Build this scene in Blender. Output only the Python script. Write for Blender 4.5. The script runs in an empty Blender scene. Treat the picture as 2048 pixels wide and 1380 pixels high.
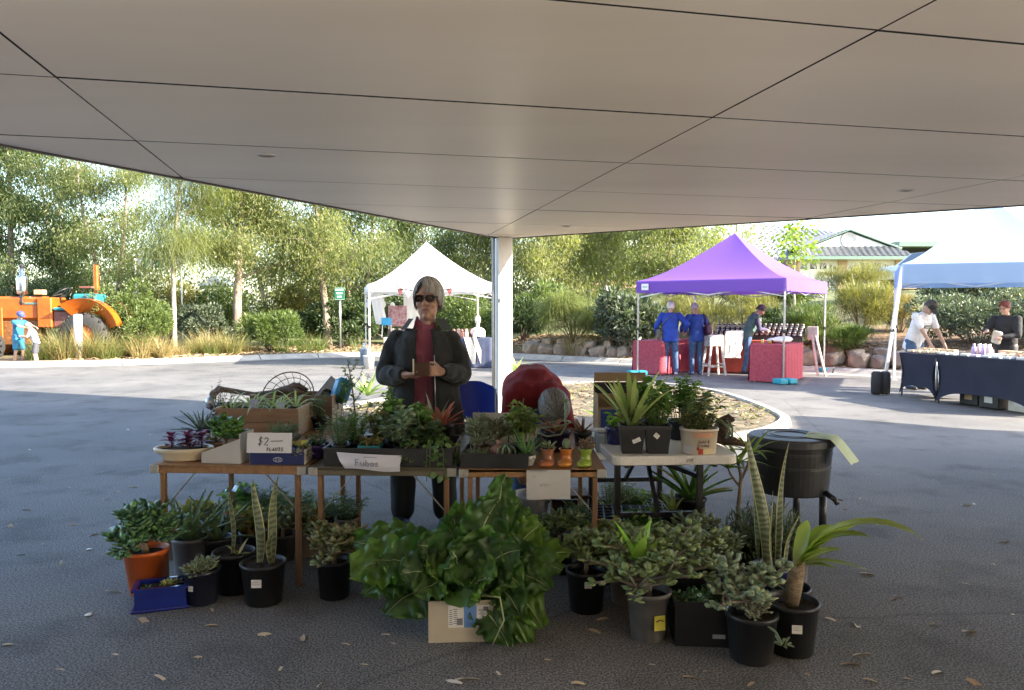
import bpy, bmesh, math, random
import numpy as np
from mathutils import Vector, Matrix, Euler, noise as mnoise

scene = bpy.context.scene
random.seed(7); RNG = np.random.default_rng(7)
R = math.radians

# ------------------------------------------------------------------ camera
FPX, HOR, CAMH = 1479.0, 618.0, 1.5
PITCH = math.atan((690.0 - HOR) / FPX)
cam_d = bpy.data.cameras.new('camera'); cam = bpy.data.objects.new('camera', cam_d)
scene.collection.objects.link(cam); scene.camera = cam
cam_d.sensor_width = 36.0; cam_d.lens = 36.0 * FPX / 2048.0
cam_d.clip_start = 0.05; cam_d.clip_end = 2000
cam.location = (0, 0, CAMH); cam.rotation_euler = (R(90) - PITCH, 0, 0)

# ------------------------------------------------------------------ sky, sun, exposure
SUN_AZ, SUN_EL = R(-20), R(26.5)          # the sun stands to the right, a little behind the camera
SUN = Vector((math.cos(SUN_EL) * math.cos(SUN_AZ), math.cos(SUN_EL) * math.sin(SUN_AZ), math.sin(SUN_EL)))
world = bpy.data.worlds.new('World'); scene.world = world; world.use_nodes = True
wn = world.node_tree; bg = wn.nodes['Background']
sky = wn.nodes.new('ShaderNodeTexSky'); sky.sky_type = 'NISHITA'; sky.sun_disc = False
sky.sun_elevation = SUN_EL; sky.sun_rotation = R(90) - SUN_AZ
sky.air_density = 1.0; sky.dust_density = 1.5; sky.ozone_density = 1.0
wn.links.new(sky.outputs[0], bg.inputs[0]); bg.inputs[1].default_value = 0.15
sd = bpy.data.lights.new('sun', 'SUN'); sd.energy = 4.4; sd.angle = R(0.53); sd.color = (1.0, 0.90, 0.74)
so = bpy.data.objects.new('sun', sd); scene.collection.objects.link(so)
so.rotation_euler = (-SUN).to_track_quat('-Z', 'Y').to_euler(); so.location = (20, -8, 30)
vs = scene.view_settings
vs.view_transform = 'Standard'; vs.look = 'None'; vs.gamma = 1.0; vs.use_curve_mapping = False
vs.exposure = 2.4
cy = scene.cycles
cy.max_bounces = 7; cy.diffuse_bounces = 4; cy.glossy_bounces = 3; cy.transmission_bounces = 4; cy.transparent_max_bounces = 6
cy.use_denoising = True
try: cy.denoiser = 'OPENIMAGEDENOISE'
except Exception: pass
cy.caustics_reflective = False; cy.caustics_refractive = False
cy.sample_clamp_indirect = 6.0

# ------------------------------------------------------------------ pixel helpers: where on the ground / at a depth a point of the photo stands
def ray(px, py):
    u = (px - 1024.0) / FPX; v = (690.0 - py) / FPX
    return Vector((u, math.cos(PITCH) + v * math.sin(PITCH), -math.sin(PITCH) + v * math.cos(PITCH)))
def on_z(px, py, z=0.0):
    d = ray(px, py); t = (z - CAMH) / d.z
    return Vector((d.x * t, d.y * t, z))
def at(px, py, Y):
    d = ray(px, py); t = Y / d.y
    return Vector((d.x * t, Y, CAMH + d.z * t))

# ------------------------------------------------------------------ object helpers
col = scene.collection
def link(o, parent=None):
    col.objects.link(o)
    if parent is not None: o.parent = parent
    return o
def tag(o, label=None, cat=None, group=None, kind=None):
    if label: o['label'] = label
    if cat: o['category'] = cat
    if group: o['group'] = group
    if kind: o['kind'] = kind
    return o
def thing(name, label, cat, loc=(0, 0, 0), rz=0.0, group=None):
    o = bpy.data.objects.new(name, None); o.empty_display_size = 0.1
    link(o); o.location = loc; o.rotation_euler = (0, 0, rz)
    return tag(o, label, cat, group)
ORD = 'first second third fourth fifth sixth seventh eighth ninth tenth eleventh twelfth thirteenth fourteenth fifteenth sixteenth seventeenth'.split()
def nth(i, n, end='left', other='right'):
    """place words for item i of n counted from one end"""
    if i == 0: return end + 'most'
    if i == n - 1: return other + 'most'
    return '%s from %s' % (ORD[i], end) if i < n / 2 or n - 1 - i >= len(ORD) else '%s from %s' % (ORD[n - 1 - i], other)
def copy_tree(o, parent=None):
    c = o.copy(); col.objects.link(c); c.parent = parent
    for ch in o.children: copy_tree(ch, c)
    return c

class MB:
    """collects shapes; build() links them as one mesh object"""
    def __init__(s): s.v = []; s.f = []; s.sm = []; s.mi = []; s.cur = 0
    def add(s, vs_, fs, smooth=False):
        n = len(s.v); s.v.extend([tuple(p) for p in vs_])
        for f in fs: s.f.append([i + n for i in f]); s.sm.append(smooth); s.mi.append(s.cur)
        return s
    def box(s, c, size, rot=None, bev=0.0, taper=1.0):
        x, y, z = size[0] / 2, size[1] / 2, size[2] / 2
        if bev <= 0:
            P = [(sx * x * (taper if sz > 0 else 1), sy * y * (taper if sz > 0 else 1), sz * z) for sz in (-1, 1) for sx, sy in ((-1, -1), (1, -1), (1, 1), (-1, 1))]
            F = [(3, 2, 1, 0), (4, 5, 6, 7), (0, 1, 5, 4), (1, 2, 6, 5), (2, 3, 7, 6), (3, 0, 4, 7)]
        else:
            b = min(bev, x * .9, y * .9, z * .9)
            ringd = []
            def ring(zz, ins):
                X, Y = x - ins, y - ins
                k = max(b - ins, 0.0)
                return [(-X + k, -Y, zz), (X - k, -Y, zz), (X, -Y + k, zz), (X, Y - k, zz), (X - k, Y, zz), (-X + k, Y, zz), (-X, Y - k, zz), (-X, -Y + k, zz)]
            rs = [ring(-z, b), ring(-z + b, 0), ring(z - b, 0), ring(z, b)]
            # inner rings with k=0 degenerate to corners doubled; keep tiny
            P = [p for r in rs for p in r]
            F = [tuple(reversed(range(8)))]
            for i in range(3):
                for j in range(8):
                    a = i * 8 + j; c2 = i * 8 + (j + 1) % 8
                    F.append((a, c2, c2 + 8, a + 8))
            F.append(tuple(range(24, 32)))
        M = rot.to_matrix() if isinstance(rot, Euler) else rot
        out = []
        for p in P:
            q = Vector(p)
            if M is not None: q = M @ q
            out.append((q.x + c[0], q.y + c[1], q.z + c[2]))
        return s.add(out, F)
    def bar(s, a, b, w, d=None, up=(0, 0, 1)):
        a = Vector(a); b = Vector(b); d = d or w
        z = (b - a); L = z.length; z.normalize()
        u = Vector(up)
        if abs(z.dot(u)) > .98: u = Vector((0, 1, 0))
        x = u.cross(z).normalized(); y = z.cross(x)
        M = Matrix((x, y, z)).transposed()
        return s.box((a + b) / 2, (w, d, L), rot=M)
    def tube(s, path, rad, seg=8, caps=True, smooth=True, flat=1.0, jit=0.0, rnd=None):
        P = [Vector(p) for p in path]; n = len(P)
        if not hasattr(rad, '__len__'): rad = [rad] * n
        T = []
        for i in range(n):
            t = P[min(i + 1, n - 1)] - P[max(i - 1, 0)]
            T.append(t.normalized() if t.length > 1e-9 else Vector((0, 0, 1)))
        u = Vector((0, 0, 1)) if abs(T[0].z) < .9 else Vector((1, 0, 0))
        x = (u - T[0] * u.dot(T[0])).normalized()
        vs_ = []; fs = []
        for i in range(n):
            x = (x - T[i] * x.dot(T[i]))
            x = x.normalized() if x.length > 1e-6 else T[i].orthogonal().normalized()
            y = T[i].cross(x)
            for k in range(seg):
                a = 2 * math.pi * k / seg
                r = rad[i]
                if jit and rnd: r *= 1 + jit * (rnd.random() - .5)
                vs_.append(P[i] + x * (math.cos(a) * r) + y * (math.sin(a) * r * flat))
        for i in range(n - 1):
            for k in range(seg):
                a = i * seg + k; b = i * seg + (k + 1) % seg
                fs.append((a, b, b + seg, a + seg))
        s.add(vs_, fs, smooth)
        if caps:
            m = len(s.v) - n * seg
            for ring, rev in ((0, True), (n - 1, False)):
                idx = [m + ring * seg + k for k in range(seg)]
                s.f.append(idx[::-1] if rev else idx); s.sm.append(False); s.mi.append(s.cur)
        return s
    def lathe(s, prof, c=(0, 0, 0), seg=24, sx=1.0, sy=1.0, smooth=True, closed_ends=True, rot=None):
        vs_ = []; fs = []; n = len(prof)
        for r, z in prof:
            for k in range(seg):
                a = 2 * math.pi * k / seg
                q = Vector((r * math.cos(a) * sx, r * math.sin(a) * sy, z))
                if rot is not None: q = rot @ q
                vs_.append((c[0] + q.x, c[1] + q.y, c[2] + q.z))
        for i in range(n - 1):
            for k in range(seg):
                a = i * seg + k; b = i * seg + (k + 1) % seg
                fs.append((a, b, b + seg, a + seg))
        if closed_ends:
            if prof[0][0] > 1e-5: fs.append(tuple(reversed(range(seg))))
            if prof[-1][0] > 1e-5: fs.append(tuple(range((n - 1) * seg, n * seg)))
        return s.add(vs_, fs, smooth)
    def ball(s, c, r, seg=12, rings=8, rot=None, smooth=True):
        if not hasattr(r, '__len__'): r = (r, r, r)
        vs_ = []; fs = []
        for i in range(1, rings):
            th = math.pi * i / rings
            for k in range(seg):
                a = 2 * math.pi * k / seg
                q = Vector((r[0] * math.sin(th) * math.cos(a), r[1] * math.sin(th) * math.sin(a), -r[2] * math.cos(th)))
                if rot is not None: q = rot @ q
                vs_.append((c[0] + q.x, c[1] + q.y, c[2] + q.z))
        lo = Vector((0, 0, -r[2])); hi = Vector((0, 0, r[2]))
        if rot is not None: lo = rot @ lo; hi = rot @ hi
        vs_.append((c[0] + lo.x, c[1] + lo.y, c[2] + lo.z)); vs_.append((c[0] + hi.x, c[1] + hi.y, c[2] + hi.z))
        nb = (rings - 1) * seg
        for i in range(rings - 2):
            for k in range(seg):
                a = i * seg + k; b = i * seg + (k + 1) % seg
                fs.append((a, b, b + seg, a + seg))
        for k in range(seg):
            fs.append((nb, (k + 1) % seg, k)); m = (rings - 2) * seg
            fs.append((nb + 1, m + k, m + (k + 1) % seg))
        return s.add(vs_, fs, smooth)
    def prism(s, poly, z0, z1):
        n = len(poly)
        vs_ = [(p[0], p[1], z0) for p in poly] + [(p[0], p[1], z1) for p in poly]
        fs = [tuple(reversed(range(n))), tuple(range(n, 2 * n))]
        for i in range(n): j = (i + 1) % n; fs.append((i, j, j + n, i + n))
        return s.add(vs_, fs)
    def sheet(s, pts_grid, smooth=True):
        n = len(pts_grid); m = len(pts_grid[0])
        vs_ = [p for r in pts_grid for p in r]
        fs = [(i * m + j, i * m + j + 1, (i + 1) * m + j + 1, (i + 1) * m + j) for i in range(n - 1) for j in range(m - 1)]
        return s.add(vs_, fs, smooth)
    def leaf(s, base, d, L, W, droop=0.3, up=None, seg=5, fold=0.25, tip=0.0, shape='lance', twist=0.0, thick=0.0):
        """one curved leaf blade starting at base along d, bending down by droop radians"""
        d = Vector(d).normalized(); u = Vector(up) if up is not None else Vector((0, 0, 1))
        side = d.cross(u)
        if side.length < 1e-3: side = Vector((math.cos(W * 999), math.sin(W * 999), 0))
        side.normalize(); nrm = side.cross(d).normalized()
        P = Vector(base); rows = []
        step = L / seg
        for i in range(seg + 1):
            t = i / seg
            if shape == 'lance': w = W * (math.sin(math.pi * (0.12 + 0.88 * t) ** 0.75)) if t < 1 else tip * W
            elif shape == 'strap': w = W * (1 - max(0, (t - .72) / .28) ** 2) * (0.8 + .2 * min(1, t * 4))
            elif shape == 'taper': w = W * (1 - t) ** 0.7
            elif shape == 'obov': w = W * max(0.12, math.sin(math.pi * min(1, (t * .93 + .02)) ** 1.6))
            else: w = W * math.sin(math.pi * min(.999, t * .96 + .04)) ** .7
            w = max(w, W * 0.03) * .5
            sd_ = side
            if twist: sd_ = (Matrix.Rotation(twist * t, 3, d) @ side)
            n2 = sd_.cross(d).normalized()
            rows.append((P - sd_ * w + n2 * (fold * w), P.copy() - n2 * 0.0, P + sd_ * w + n2 * (fold * w)))
            ang = -droop / seg
            Rm = Matrix.Rotation(ang, 3, side)
            d = Rm @ d
            P = P + d * step
        s.sheet(rows)
        if thick:
            rows2 = [(a, b - side.cross(d).normalized() * thick, c) for a, b, c in rows]
            s.sheet([r[::-1] for r in rows2])
        return P, d
    def build(s, name, mat, parent=None, loc=None, smooth=None):
        me = bpy.data.meshes.new(name)
        me.from_pydata(s.v, [], s.f)
        mats = mat if isinstance(mat, (list, tuple)) else [mat]
        for m in mats: me.materials.append(m)
        sm = s.sm if smooth is None else [smooth] * len(s.f)
        me.polygons.foreach_set('use_smooth', sm)
        if len(mats) > 1: me.polygons.foreach_set('material_index', s.mi)
        me.update()
        o = link(bpy.data.objects.new(name, me), parent)
        if loc is not None: o.location = loc
        return o

def np_mesh(name, V, F, mat, parent=None, smooth=False):
    """fast mesh from arrays, F is (n,3) or (n,4)"""
    me = bpy.data.meshes.new(name); n, k = F.shape
    me.vertices.add(len(V)); me.vertices.foreach_set('co', np.ascontiguousarray(V, dtype=np.float32).ravel())
    me.loops.add(n * k); me.loops.foreach_set('vertex_index', np.ascontiguousarray(F, dtype=np.int32).ravel())
    me.polygons.add(n); me.polygons.foreach_set('loop_start', np.arange(0, n * k, k, dtype=np.int32))
    if smooth: me.polygons.foreach_set('use_smooth', np.ones(n, dtype=bool))
    me.materials.append(mat); me.update(calc_edges=True); me.validate()
    return link(bpy.data.objects.new(name, me), parent)

def unit(a): return a / np.maximum(np.linalg.norm(a, axis=1, keepdims=True), 1e-9)
def leaf_cloud(P, D, L, W, fold=0.25):
    """diamond leaves: base P, direction D, length L, width W -> V, F"""
    n = len(P); D = unit(D)
    up = RNG.normal(size=(n, 3)); S = unit(np.cross(D, up)); N = np.cross(S, D)
    L = np.asarray(L).reshape(-1, 1) * np.ones((n, 1)); W = np.asarray(W).reshape(-1, 1) * np.ones((n, 1))
    m = P + D * L * .42
    V = np.stack([P, m + S * W * .5 + N * W * fold, P + D * L, m - S * W * .5 + N * W * fold], axis=1).reshape(-1, 3)
    F = np.arange(n * 4).reshape(n, 4)
    return V, F
def blades(P, D, L, W, droop, seg=3):
    """arching grass blades: base P, direction D"""
    n = len(P); D = unit(D); L = np.asarray(L).reshape(-1, 1) * np.ones((n, 1)); W = np.asarray(W).reshape(-1, 1) * np.ones((n, 1))
    droop = np.asarray(droop).reshape(-1, 1) * np.ones((n, 1))
    S = np.cross(D, np.array([[0, 0, 1.0]])); S = unit(S + RNG.normal(size=(n, 3)) * .15)
    rows = []; p = P.copy(); d = D.copy()
    for i in range(seg + 1):
        w = W * (1 - (i / seg) ** 1.5) * .5 + W * .04
        rows.append(np.stack([p - S * w, p + S * w], axis=1))
        p = p + d * L / seg
        d = unit(d + np.array([[0, 0, -1.0]]) * droop / seg)
    V = np.concatenate(rows, axis=1).reshape(-1, 3)
    b = np.arange(n) * (2 * (seg + 1)); fs = []
    for i in range(seg):
        fs.append(np.stack([b + 2 * i, b + 2 * i + 1, b + 2 * i + 3, b + 2 * i + 2], axis=1))
    return V, np.concatenate(fs, axis=0)

# ------------------------------------------------------------------ materials
MATS = {}
def _nt(name):
    m = bpy.data.materials.new(name); m.use_nodes = True
    nt = m.node_tree; b = nt.nodes['Principled BSDF']; return m, nt, b
def setin(b, k, v):
    if k in b.inputs: b.inputs[k].default_value = v
def c4(c): return (c[0], c[1], c[2], 1.0)
def mat(name, c1, c2=None, rough=0.6, scale=8.0, bump=0.0, bscale=None, metal=0.0, detail=6.0, spec=0.5, coord='Object', stretch=None, coat=0.0, c3=None, sheen=0.0, alpha=None, trans=0.0):
    if name in MATS: return MATS[name]
    m, nt, b = _nt(name); L = nt.links
    c2 = c2 or tuple(min(1, x * 0.82) for x in c1)
    tc = nt.nodes.new('ShaderNodeTexCoord'); src = tc.outputs[coord]
    if stretch:
        mp = nt.nodes.new('ShaderNodeMapping'); mp.inputs['Scale'].default_value = stretch; L.new(src, mp.inputs[0]); src = mp.outputs[0]
    nz = nt.nodes.new('ShaderNodeTexNoise'); nz.inputs['Scale'].default_value = scale; nz.inputs['Detail'].default_value = detail; L.new(src, nz.inputs['Vector'])
    cr = nt.nodes.new('ShaderNodeValToRGB'); cr.color_ramp.elements[0].position = .35; cr.color_ramp.elements[1].position = .65
    cr.color_ramp.elements[0].color = c4(c2); cr.color_ramp.elements[1].color = c4(c1)
    if c3: e = cr.color_ramp.elements.new(.8); e.color = c4(c3)
    L.new(nz.outputs['Fac'], cr.inputs[0]); L.new(cr.outputs[0], b.inputs['Base Color'])
    b.inputs['Roughness'].default_value = rough; b.inputs['Metallic'].default_value = metal
    setin(b, 'Specular IOR Level', spec); setin(b, 'Coat Weight', coat); setin(b, 'Sheen Weight', sheen)
    setin(b, 'Transmission Weight', trans)
    if bump:
        n2 = nt.nodes.new('ShaderNodeTexNoise'); n2.inputs['Scale'].default_value = bscale or scale * 3; n2.inputs['Detail'].default_value = 4
        L.new(src, n2.inputs['Vector'])
        bp = nt.nodes.new('ShaderNodeBump'); bp.inputs['Strength'].default_value = min(1.0, bump); bp.inputs['Distance'].default_value = 0.02
        L.new(n2.outputs['Fac'], bp.inputs['Height']); L.new(bp.outputs[0], b.inputs['Normal'])
    MATS[name] = m; return m
def leafmat(name, cols, rough=0.45, transl=0.35, spec=0.4, nscale=0.0, tcol=None):
    """leaf: each blade takes its own tint; light shines through thin blades"""
    if name in MATS: return MATS[name]
    m, nt, b = _nt(name); L = nt.links
    g = nt.nodes.new('ShaderNodeNewGeometry'); cr = nt.nodes.new('ShaderNodeValToRGB')
    while len(cr.color_ramp.elements) < len(cols): cr.color_ramp.elements.new(.5)
    for i, c in enumerate(cols):
        e = cr.color_ramp.elements[i]; e.position = i / max(1, len(cols) - 1); e.color = c4(c)
    oi = nt.nodes.new('ShaderNodeObjectInfo'); ad = nt.nodes.new('ShaderNodeMath'); ad.operation = 'ADD'
    L.new(g.outputs['Random Per Island'], ad.inputs[0]); L.new(oi.outputs['Random'], ad.inputs[1])
    fr = nt.nodes.new('ShaderNodeMath'); fr.operation = 'FRACT'; L.new(ad.outputs[0], fr.inputs[0])
    L.new(fr.outputs[0], cr.inputs[0]); colr = cr.outputs[0]
    if nscale:
        tc = nt.nodes.new('ShaderNodeTexCoord'); nz = nt.nodes.new('ShaderNodeTexNoise'); nz.inputs['Scale'].default_value = nscale; L.new(tc.outputs['Object'], nz.inputs['Vector'])
        mx = nt.nodes.new('ShaderNodeMix'); mx.data_type = 'RGBA'; mx.blend_type = 'MULTIPLY'; mx.inputs[0].default_value = 1.0
        c2 = nt.nodes.new('ShaderNodeValToRGB'); c2.color_ramp.elements[0].position = .3; c2.color_ramp.elements[1].position = .7
        c2.color_ramp.elements[0].color = (.62, .62, .6, 1); c2.color_ramp.elements[1].color = (1.15, 1.15, 1.05, 1)
        L.new(nz.outputs['Fac'], c2.inputs[0]); L.new(colr, mx.inputs[6]); L.new(c2.outputs[0], mx.inputs[7]); colr = mx.outputs[2]
    L.new(colr, b.inputs['Base Color']); b.inputs['Roughness'].default_value = rough; setin(b, 'Specular IOR Level', spec)
    if transl:
        tr = nt.nodes.new('ShaderNodeBsdfTranslucent'); mx2 = nt.nodes.new('ShaderNodeMixShader'); mx2.inputs[0].default_value = transl
        br = nt.nodes.new('ShaderNodeMix'); br.data_type = 'RGBA'; br.blend_type = 'MULTIPLY'; br.inputs[0].default_value = 1.0
        br.inputs[7].default_value = c4(tcol or (1.35, 1.45, .7)); L.new(colr, br.inputs[6]); L.new(br.outputs[2], tr.inputs[0])
        out = nt.nodes['Material Output']
        L.new(b.outputs[0], mx2.inputs[1]); L.new(tr.outputs[0], mx2.inputs[2]); L.new(mx2.outputs[0], out.inputs[0])
    MATS[name] = m; return m
def woodmat(name, c1, c2, sc=(1, 14, 14), rough=.6):
    return mat(name, c1, c2, rough=rough, scale=3.0, detail=8, stretch=sc, bump=.15, bscale=6)
# ================================================================== materials in use
def asphalt():
    m, nt, b = _nt('asphalt'); L = nt.links
    tc = nt.nodes.new('ShaderNodeTexCoord')
    n1 = nt.nodes.new('ShaderNodeTexNoise'); n1.inputs['Scale'].default_value = .55; n1.inputs['Detail'].default_value = 5
    n2 = nt.nodes.new('ShaderNodeTexNoise'); n2.inputs['Scale'].default_value = 110; n2.inputs['Detail'].default_value = 3
    vo = nt.nodes.new('ShaderNodeTexVoronoi'); vo.inputs['Scale'].default_value = 170
    for n in (n1, n2, vo): L.new(tc.outputs['Object'], n.inputs['Vector'])
    r1 = nt.nodes.new('ShaderNodeValToRGB'); r1.color_ramp.elements[0].position = .3; r1.color_ramp.elements[1].position = .72
    r1.color_ramp.elements[0].color = (.115, .115, .117, 1); r1.color_ramp.elements[1].color = (.19, .185, .18, 1)
    L.new(n1.outputs['Fac'], r1.inputs[0])
    r2 = nt.nodes.new('ShaderNodeValToRGB'); r2.color_ramp.elements[0].position = .40; r2.color_ramp.elements[1].position = .64
    r2.color_ramp.elements[0].color = (.42, .42, .42, 1); r2.color_ramp.elements[1].color = (1.75, 1.72, 1.68, 1)
    L.new(n2.outputs['Fac'], r2.inputs[0])
    mx = nt.nodes.new('ShaderNodeMix'); mx.data_type = 'RGBA'; mx.blend_type = 'MULTIPLY'; mx.inputs[0].default_value = 1
    n3 = nt.nodes.new('ShaderNodeTexNoise'); n3.inputs['Scale'].default_value = 1.7; n3.inputs['Detail'].default_value = 8; n3.inputs['Roughness'].default_value = .65; L.new(tc.outputs['Object'], n3.inputs['Vector'])
    r3 = nt.nodes.new('ShaderNodeValToRGB'); r3.color_ramp.elements[0].position = .33; r3.color_ramp.elements[1].position = .5; r3.color_ramp.elements[0].color = (.62, .61, .6, 1); r3.color_ramp.elements[1].color = (1, 1, 1, 1); L.new(n3.outputs['Fac'], r3.inputs[0])
    v2 = nt.nodes.new('ShaderNodeTexVoronoi'); v2.feature = 'DISTANCE_TO_EDGE'; v2.inputs['Scale'].default_value = .22; wp_ = nt.nodes.new('ShaderNodeMix'); wp_.data_type = 'RGBA'; wp_.inputs[0].default_value = .12; L.new(tc.outputs['Object'], wp_.inputs[6]); L.new(n3.outputs['Color'], wp_.inputs[7]); L.new(wp_.outputs[2], v2.inputs['Vector'])
    r4 = nt.nodes.new('ShaderNodeValToRGB'); r4.color_ramp.elements[0].position = .0006; r4.color_ramp.elements[1].position = .0016; r4.color_ramp.elements[0].color = (.72, .72, .72, 1); r4.color_ramp.elements[1].color = (1, 1, 1, 1); L.new(v2.outputs['Distance'], r4.inputs[0])
    ma = nt.nodes.new('ShaderNodeMix'); ma.data_type = 'RGBA'; ma.blend_type = 'MULTIPLY'; ma.inputs[0].default_value = 1; L.new(r1.outputs[0], ma.inputs[6]); L.new(r3.outputs[0], ma.inputs[7])
    mc = nt.nodes.new('ShaderNodeMix'); mc.data_type = 'RGBA'; mc.blend_type = 'MULTIPLY'; mc.inputs[0].default_value = 1; L.new(ma.outputs[2], mc.inputs[6]); L.new(r4.outputs[0], mc.inputs[7])
    L.new(mc.outputs[2], mx.inputs[6]); L.new(r2.outputs[0], mx.inputs[7]); L.new(mx.outputs[2], b.inputs['Base Color'])
    b.inputs['Roughness'].default_value = .82; setin(b, 'Specular IOR Level', .35)
    bp = nt.nodes.new('ShaderNodeBump'); bp.inputs['Strength'].default_value = .18; bp.inputs['Distance'].default_value = .003
    L.new(vo.outputs['Distance'], bp.inputs['Height']); L.new(bp.outputs[0], b.inputs['Normal'])
    MATS['asphalt'] = m; return m
M_asph = asphalt()
M_conc = mat('concrete', (.42, .40, .36), (.30, .285, .26), rough=.85, scale=4, bump=.25, bscale=60)
M_mulch = mat('mulch', (.20, .12, .07), (.09, .055, .035), rough=.95, scale=9, bump=1.0, bscale=30, c3=(.33, .22, .13))
def ground_mat():
    """bark mulch in the beds, dry grass on the slopes farther back"""
    m, nt, b = _nt('ground_cover_soil'); L = nt.links; tc = nt.nodes.new('ShaderNodeTexCoord'); n1 = nt.nodes.new('ShaderNodeTexNoise'); n1.inputs['Scale'].default_value = 9; n1.inputs['Detail'].default_value = 7
    n2 = nt.nodes.new('ShaderNodeTexNoise'); n2.inputs['Scale'].default_value = .5; sx = nt.nodes.new('ShaderNodeSeparateXYZ'); L.new(tc.outputs['Object'], sx.inputs[0]); L.new(tc.outputs['Object'], n1.inputs['Vector']); L.new(tc.outputs['Object'], n2.inputs['Vector'])
    ra = nt.nodes.new('ShaderNodeValToRGB'); rb = nt.nodes.new('ShaderNodeValToRGB'); rm = nt.nodes.new('ShaderNodeValToRGB')
    for r_, c0, c1 in ((ra, (.09, .055, .035, 1), (.30, .19, .11, 1)), (rb, (.07, .09, .03, 1), (.20, .21, .09, 1))): r_.color_ramp.elements[0].color = c0; r_.color_ramp.elements[1].color = c1; r_.color_ramp.elements[0].position = .3; r_.color_ramp.elements[1].position = .7; L.new(n1.outputs['Fac'], r_.inputs[0])
    ad = nt.nodes.new('ShaderNodeMath'); ad.operation = 'MULTIPLY_ADD'; ad.inputs[1].default_value = 8; L.new(n2.outputs['Fac'], ad.inputs[0]); L.new(sx.outputs['Y'], ad.inputs[2])
    mr = nt.nodes.new('ShaderNodeMapRange'); mr.inputs[1].default_value = 22; mr.inputs[2].default_value = 29; L.new(ad.outputs[0], mr.inputs[0])
    mx = nt.nodes.new('ShaderNodeMix'); mx.data_type = 'RGBA'; L.new(mr.outputs[0], mx.inputs[0]); L.new(ra.outputs[0], mx.inputs[6]); L.new(rb.outputs[0], mx.inputs[7]); L.new(mx.outputs[2], b.inputs['Base Color']); b.inputs['Roughness'].default_value = .95
    bp = nt.nodes.new('ShaderNodeBump'); bp.inputs['Distance'].default_value = .03; L.new(n1.outputs['Fac'], bp.inputs['Height']); L.new(bp.outputs[0], b.inputs['Normal']); return m
M_bed = mat('island_litter', (.22, .17, .11), (.08, .075, .045), rough=.95, scale=6, bump=1.0, bscale=45, c3=(.30, .25, .17))
M_soff = mat('soffit_panel', (.87, .785, .685), (.80, .715, .62), rough=.40, scale=.9, bump=.02, bscale=4, spec=.4, detail=9, stretch=(.35, 1.6, 1), c3=(.89, .81, .71))
M_dark = mat('dark_gap', (.03, .03, .03), rough=.9)
M_wallp = mat('render_wall', (.55, .52, .48), (.48, .46, .43), rough=.8, scale=3)
M_white = mat('white_paint', (.80, .79, .76), (.74, .73, .70), rough=.5, scale=5)
M_metal = mat('galv_steel', (.55, .56, .57), (.42, .43, .44), rough=.35, metal=.8, scale=20)
M_silver = mat('silver_tube', (.72, .72, .72), (.62, .62, .62), rough=.25, metal=1.0)
M_blackp = mat('black_plastic', (.018, .018, .02), (.012, .012, .014), rough=.42, scale=12, bump=.05)
M_blackm = mat('black_metal', (.02, .02, .021), (.03, .03, .03), rough=.4, scale=12)
M_soil = mat('potting_soil', (.045, .03, .02), (.02, .014, .01), rough=.98, scale=60, bump=1.0, bscale=120)
M_stone = mat('sandstone_rock', (.42, .33, .24), (.22, .18, .15), rough=.9, scale=3.5, bump=.8, bscale=9, c3=(.55, .46, .36))
M_bark = mat('gum_bark', (.34, .27, .21), (.17, .13, .10), rough=.9, scale=5, stretch=(3, 3, .6), bump=.6, bscale=10, c3=(.45, .38, .30))
M_barkp = mat('pale_bark', (.48, .41, .33), (.28, .22, .17), rough=.85, scale=4, stretch=(3, 3, .6), bump=.4, bscale=10, c3=(.6, .54, .46))

# ================================================================== the setting
def kerb_y(x):
    K = [(-200, 22), (-60, 20), (-20, 18.6), (-13.1, 19.1), (-10.9, 19.7), (-9.6, 20.2), (-8.6, 21.1), (-7.6, 22.0), (-4.5, 23.6), (-2.0, 23.9), (0.1, 22.8), (1.8, 21.3), (3.6, 19.9), (5.5, 18.6), (7.3, 17.4), (8.3, 16.6), (11, 14.2), (14, 12.0), (20, 9.5), (60, 2), (200, -20)]
    for (a, b), (c, d) in zip(K, K[1:]):
        if x <= c:
            t = (x - a) / (c - a); return b + (d - b) * t
    return K[-1][1]
_KX = np.linspace(-200, 200, 1601); _KY = np.array([kerb_y(x) for x in _KX])
for _ in range(3): _KY = np.convolve(np.pad(_KY, 3, mode='edge'), np.ones(7) / 7, 'valid')
def ky(x): return float(np.interp(x, _KX, _KY))
def sstep(a, b, x):
    t = max(0.0, min(1.0, (x - a) / (b - a))); return t * t * (3 - 2 * t)
def gz(x, y):
    """height of the planted bank beyond the kerb"""
    t = y - ky(x)
    if t <= 0.2: return 0.12
    left = .12 + .012 * min(t, 30) + .1 * sstep(1, 6, t)
    right = .12 + .42 * sstep(.75, 1.05, t) + .105 * max(0, min(t - 1.0, 17)) + .01 * max(0, t - 18)
    k = sstep(-.8, 1.2, x)
    return left * (1 - k) + right * k + .05 * math.sin(x * 1.3) * math.sin(y * .9) * sstep(1.5, 4, t)

# road: one sheet reaching past the kerb line, under the kerb
xs = [-200, -90, -50, -30] + list(np.arange(-20, 20.1, .5)) + [30, 50, 90, 200]
mb = MB(); mb.sheet([[(x, -90, 0) for x in xs], [(x, -5, 0) for x in xs], [(x, 3.0, 0) for x in xs], [(x, min(9, ky(x) - 1) if ky(x) > 9 else ky(x) - .5, 0) for x in xs], [(x, ky(x) + .28, 0) for x in xs]], smooth=False)
tag(mb.build('road', M_asph), kind='structure')
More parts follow.
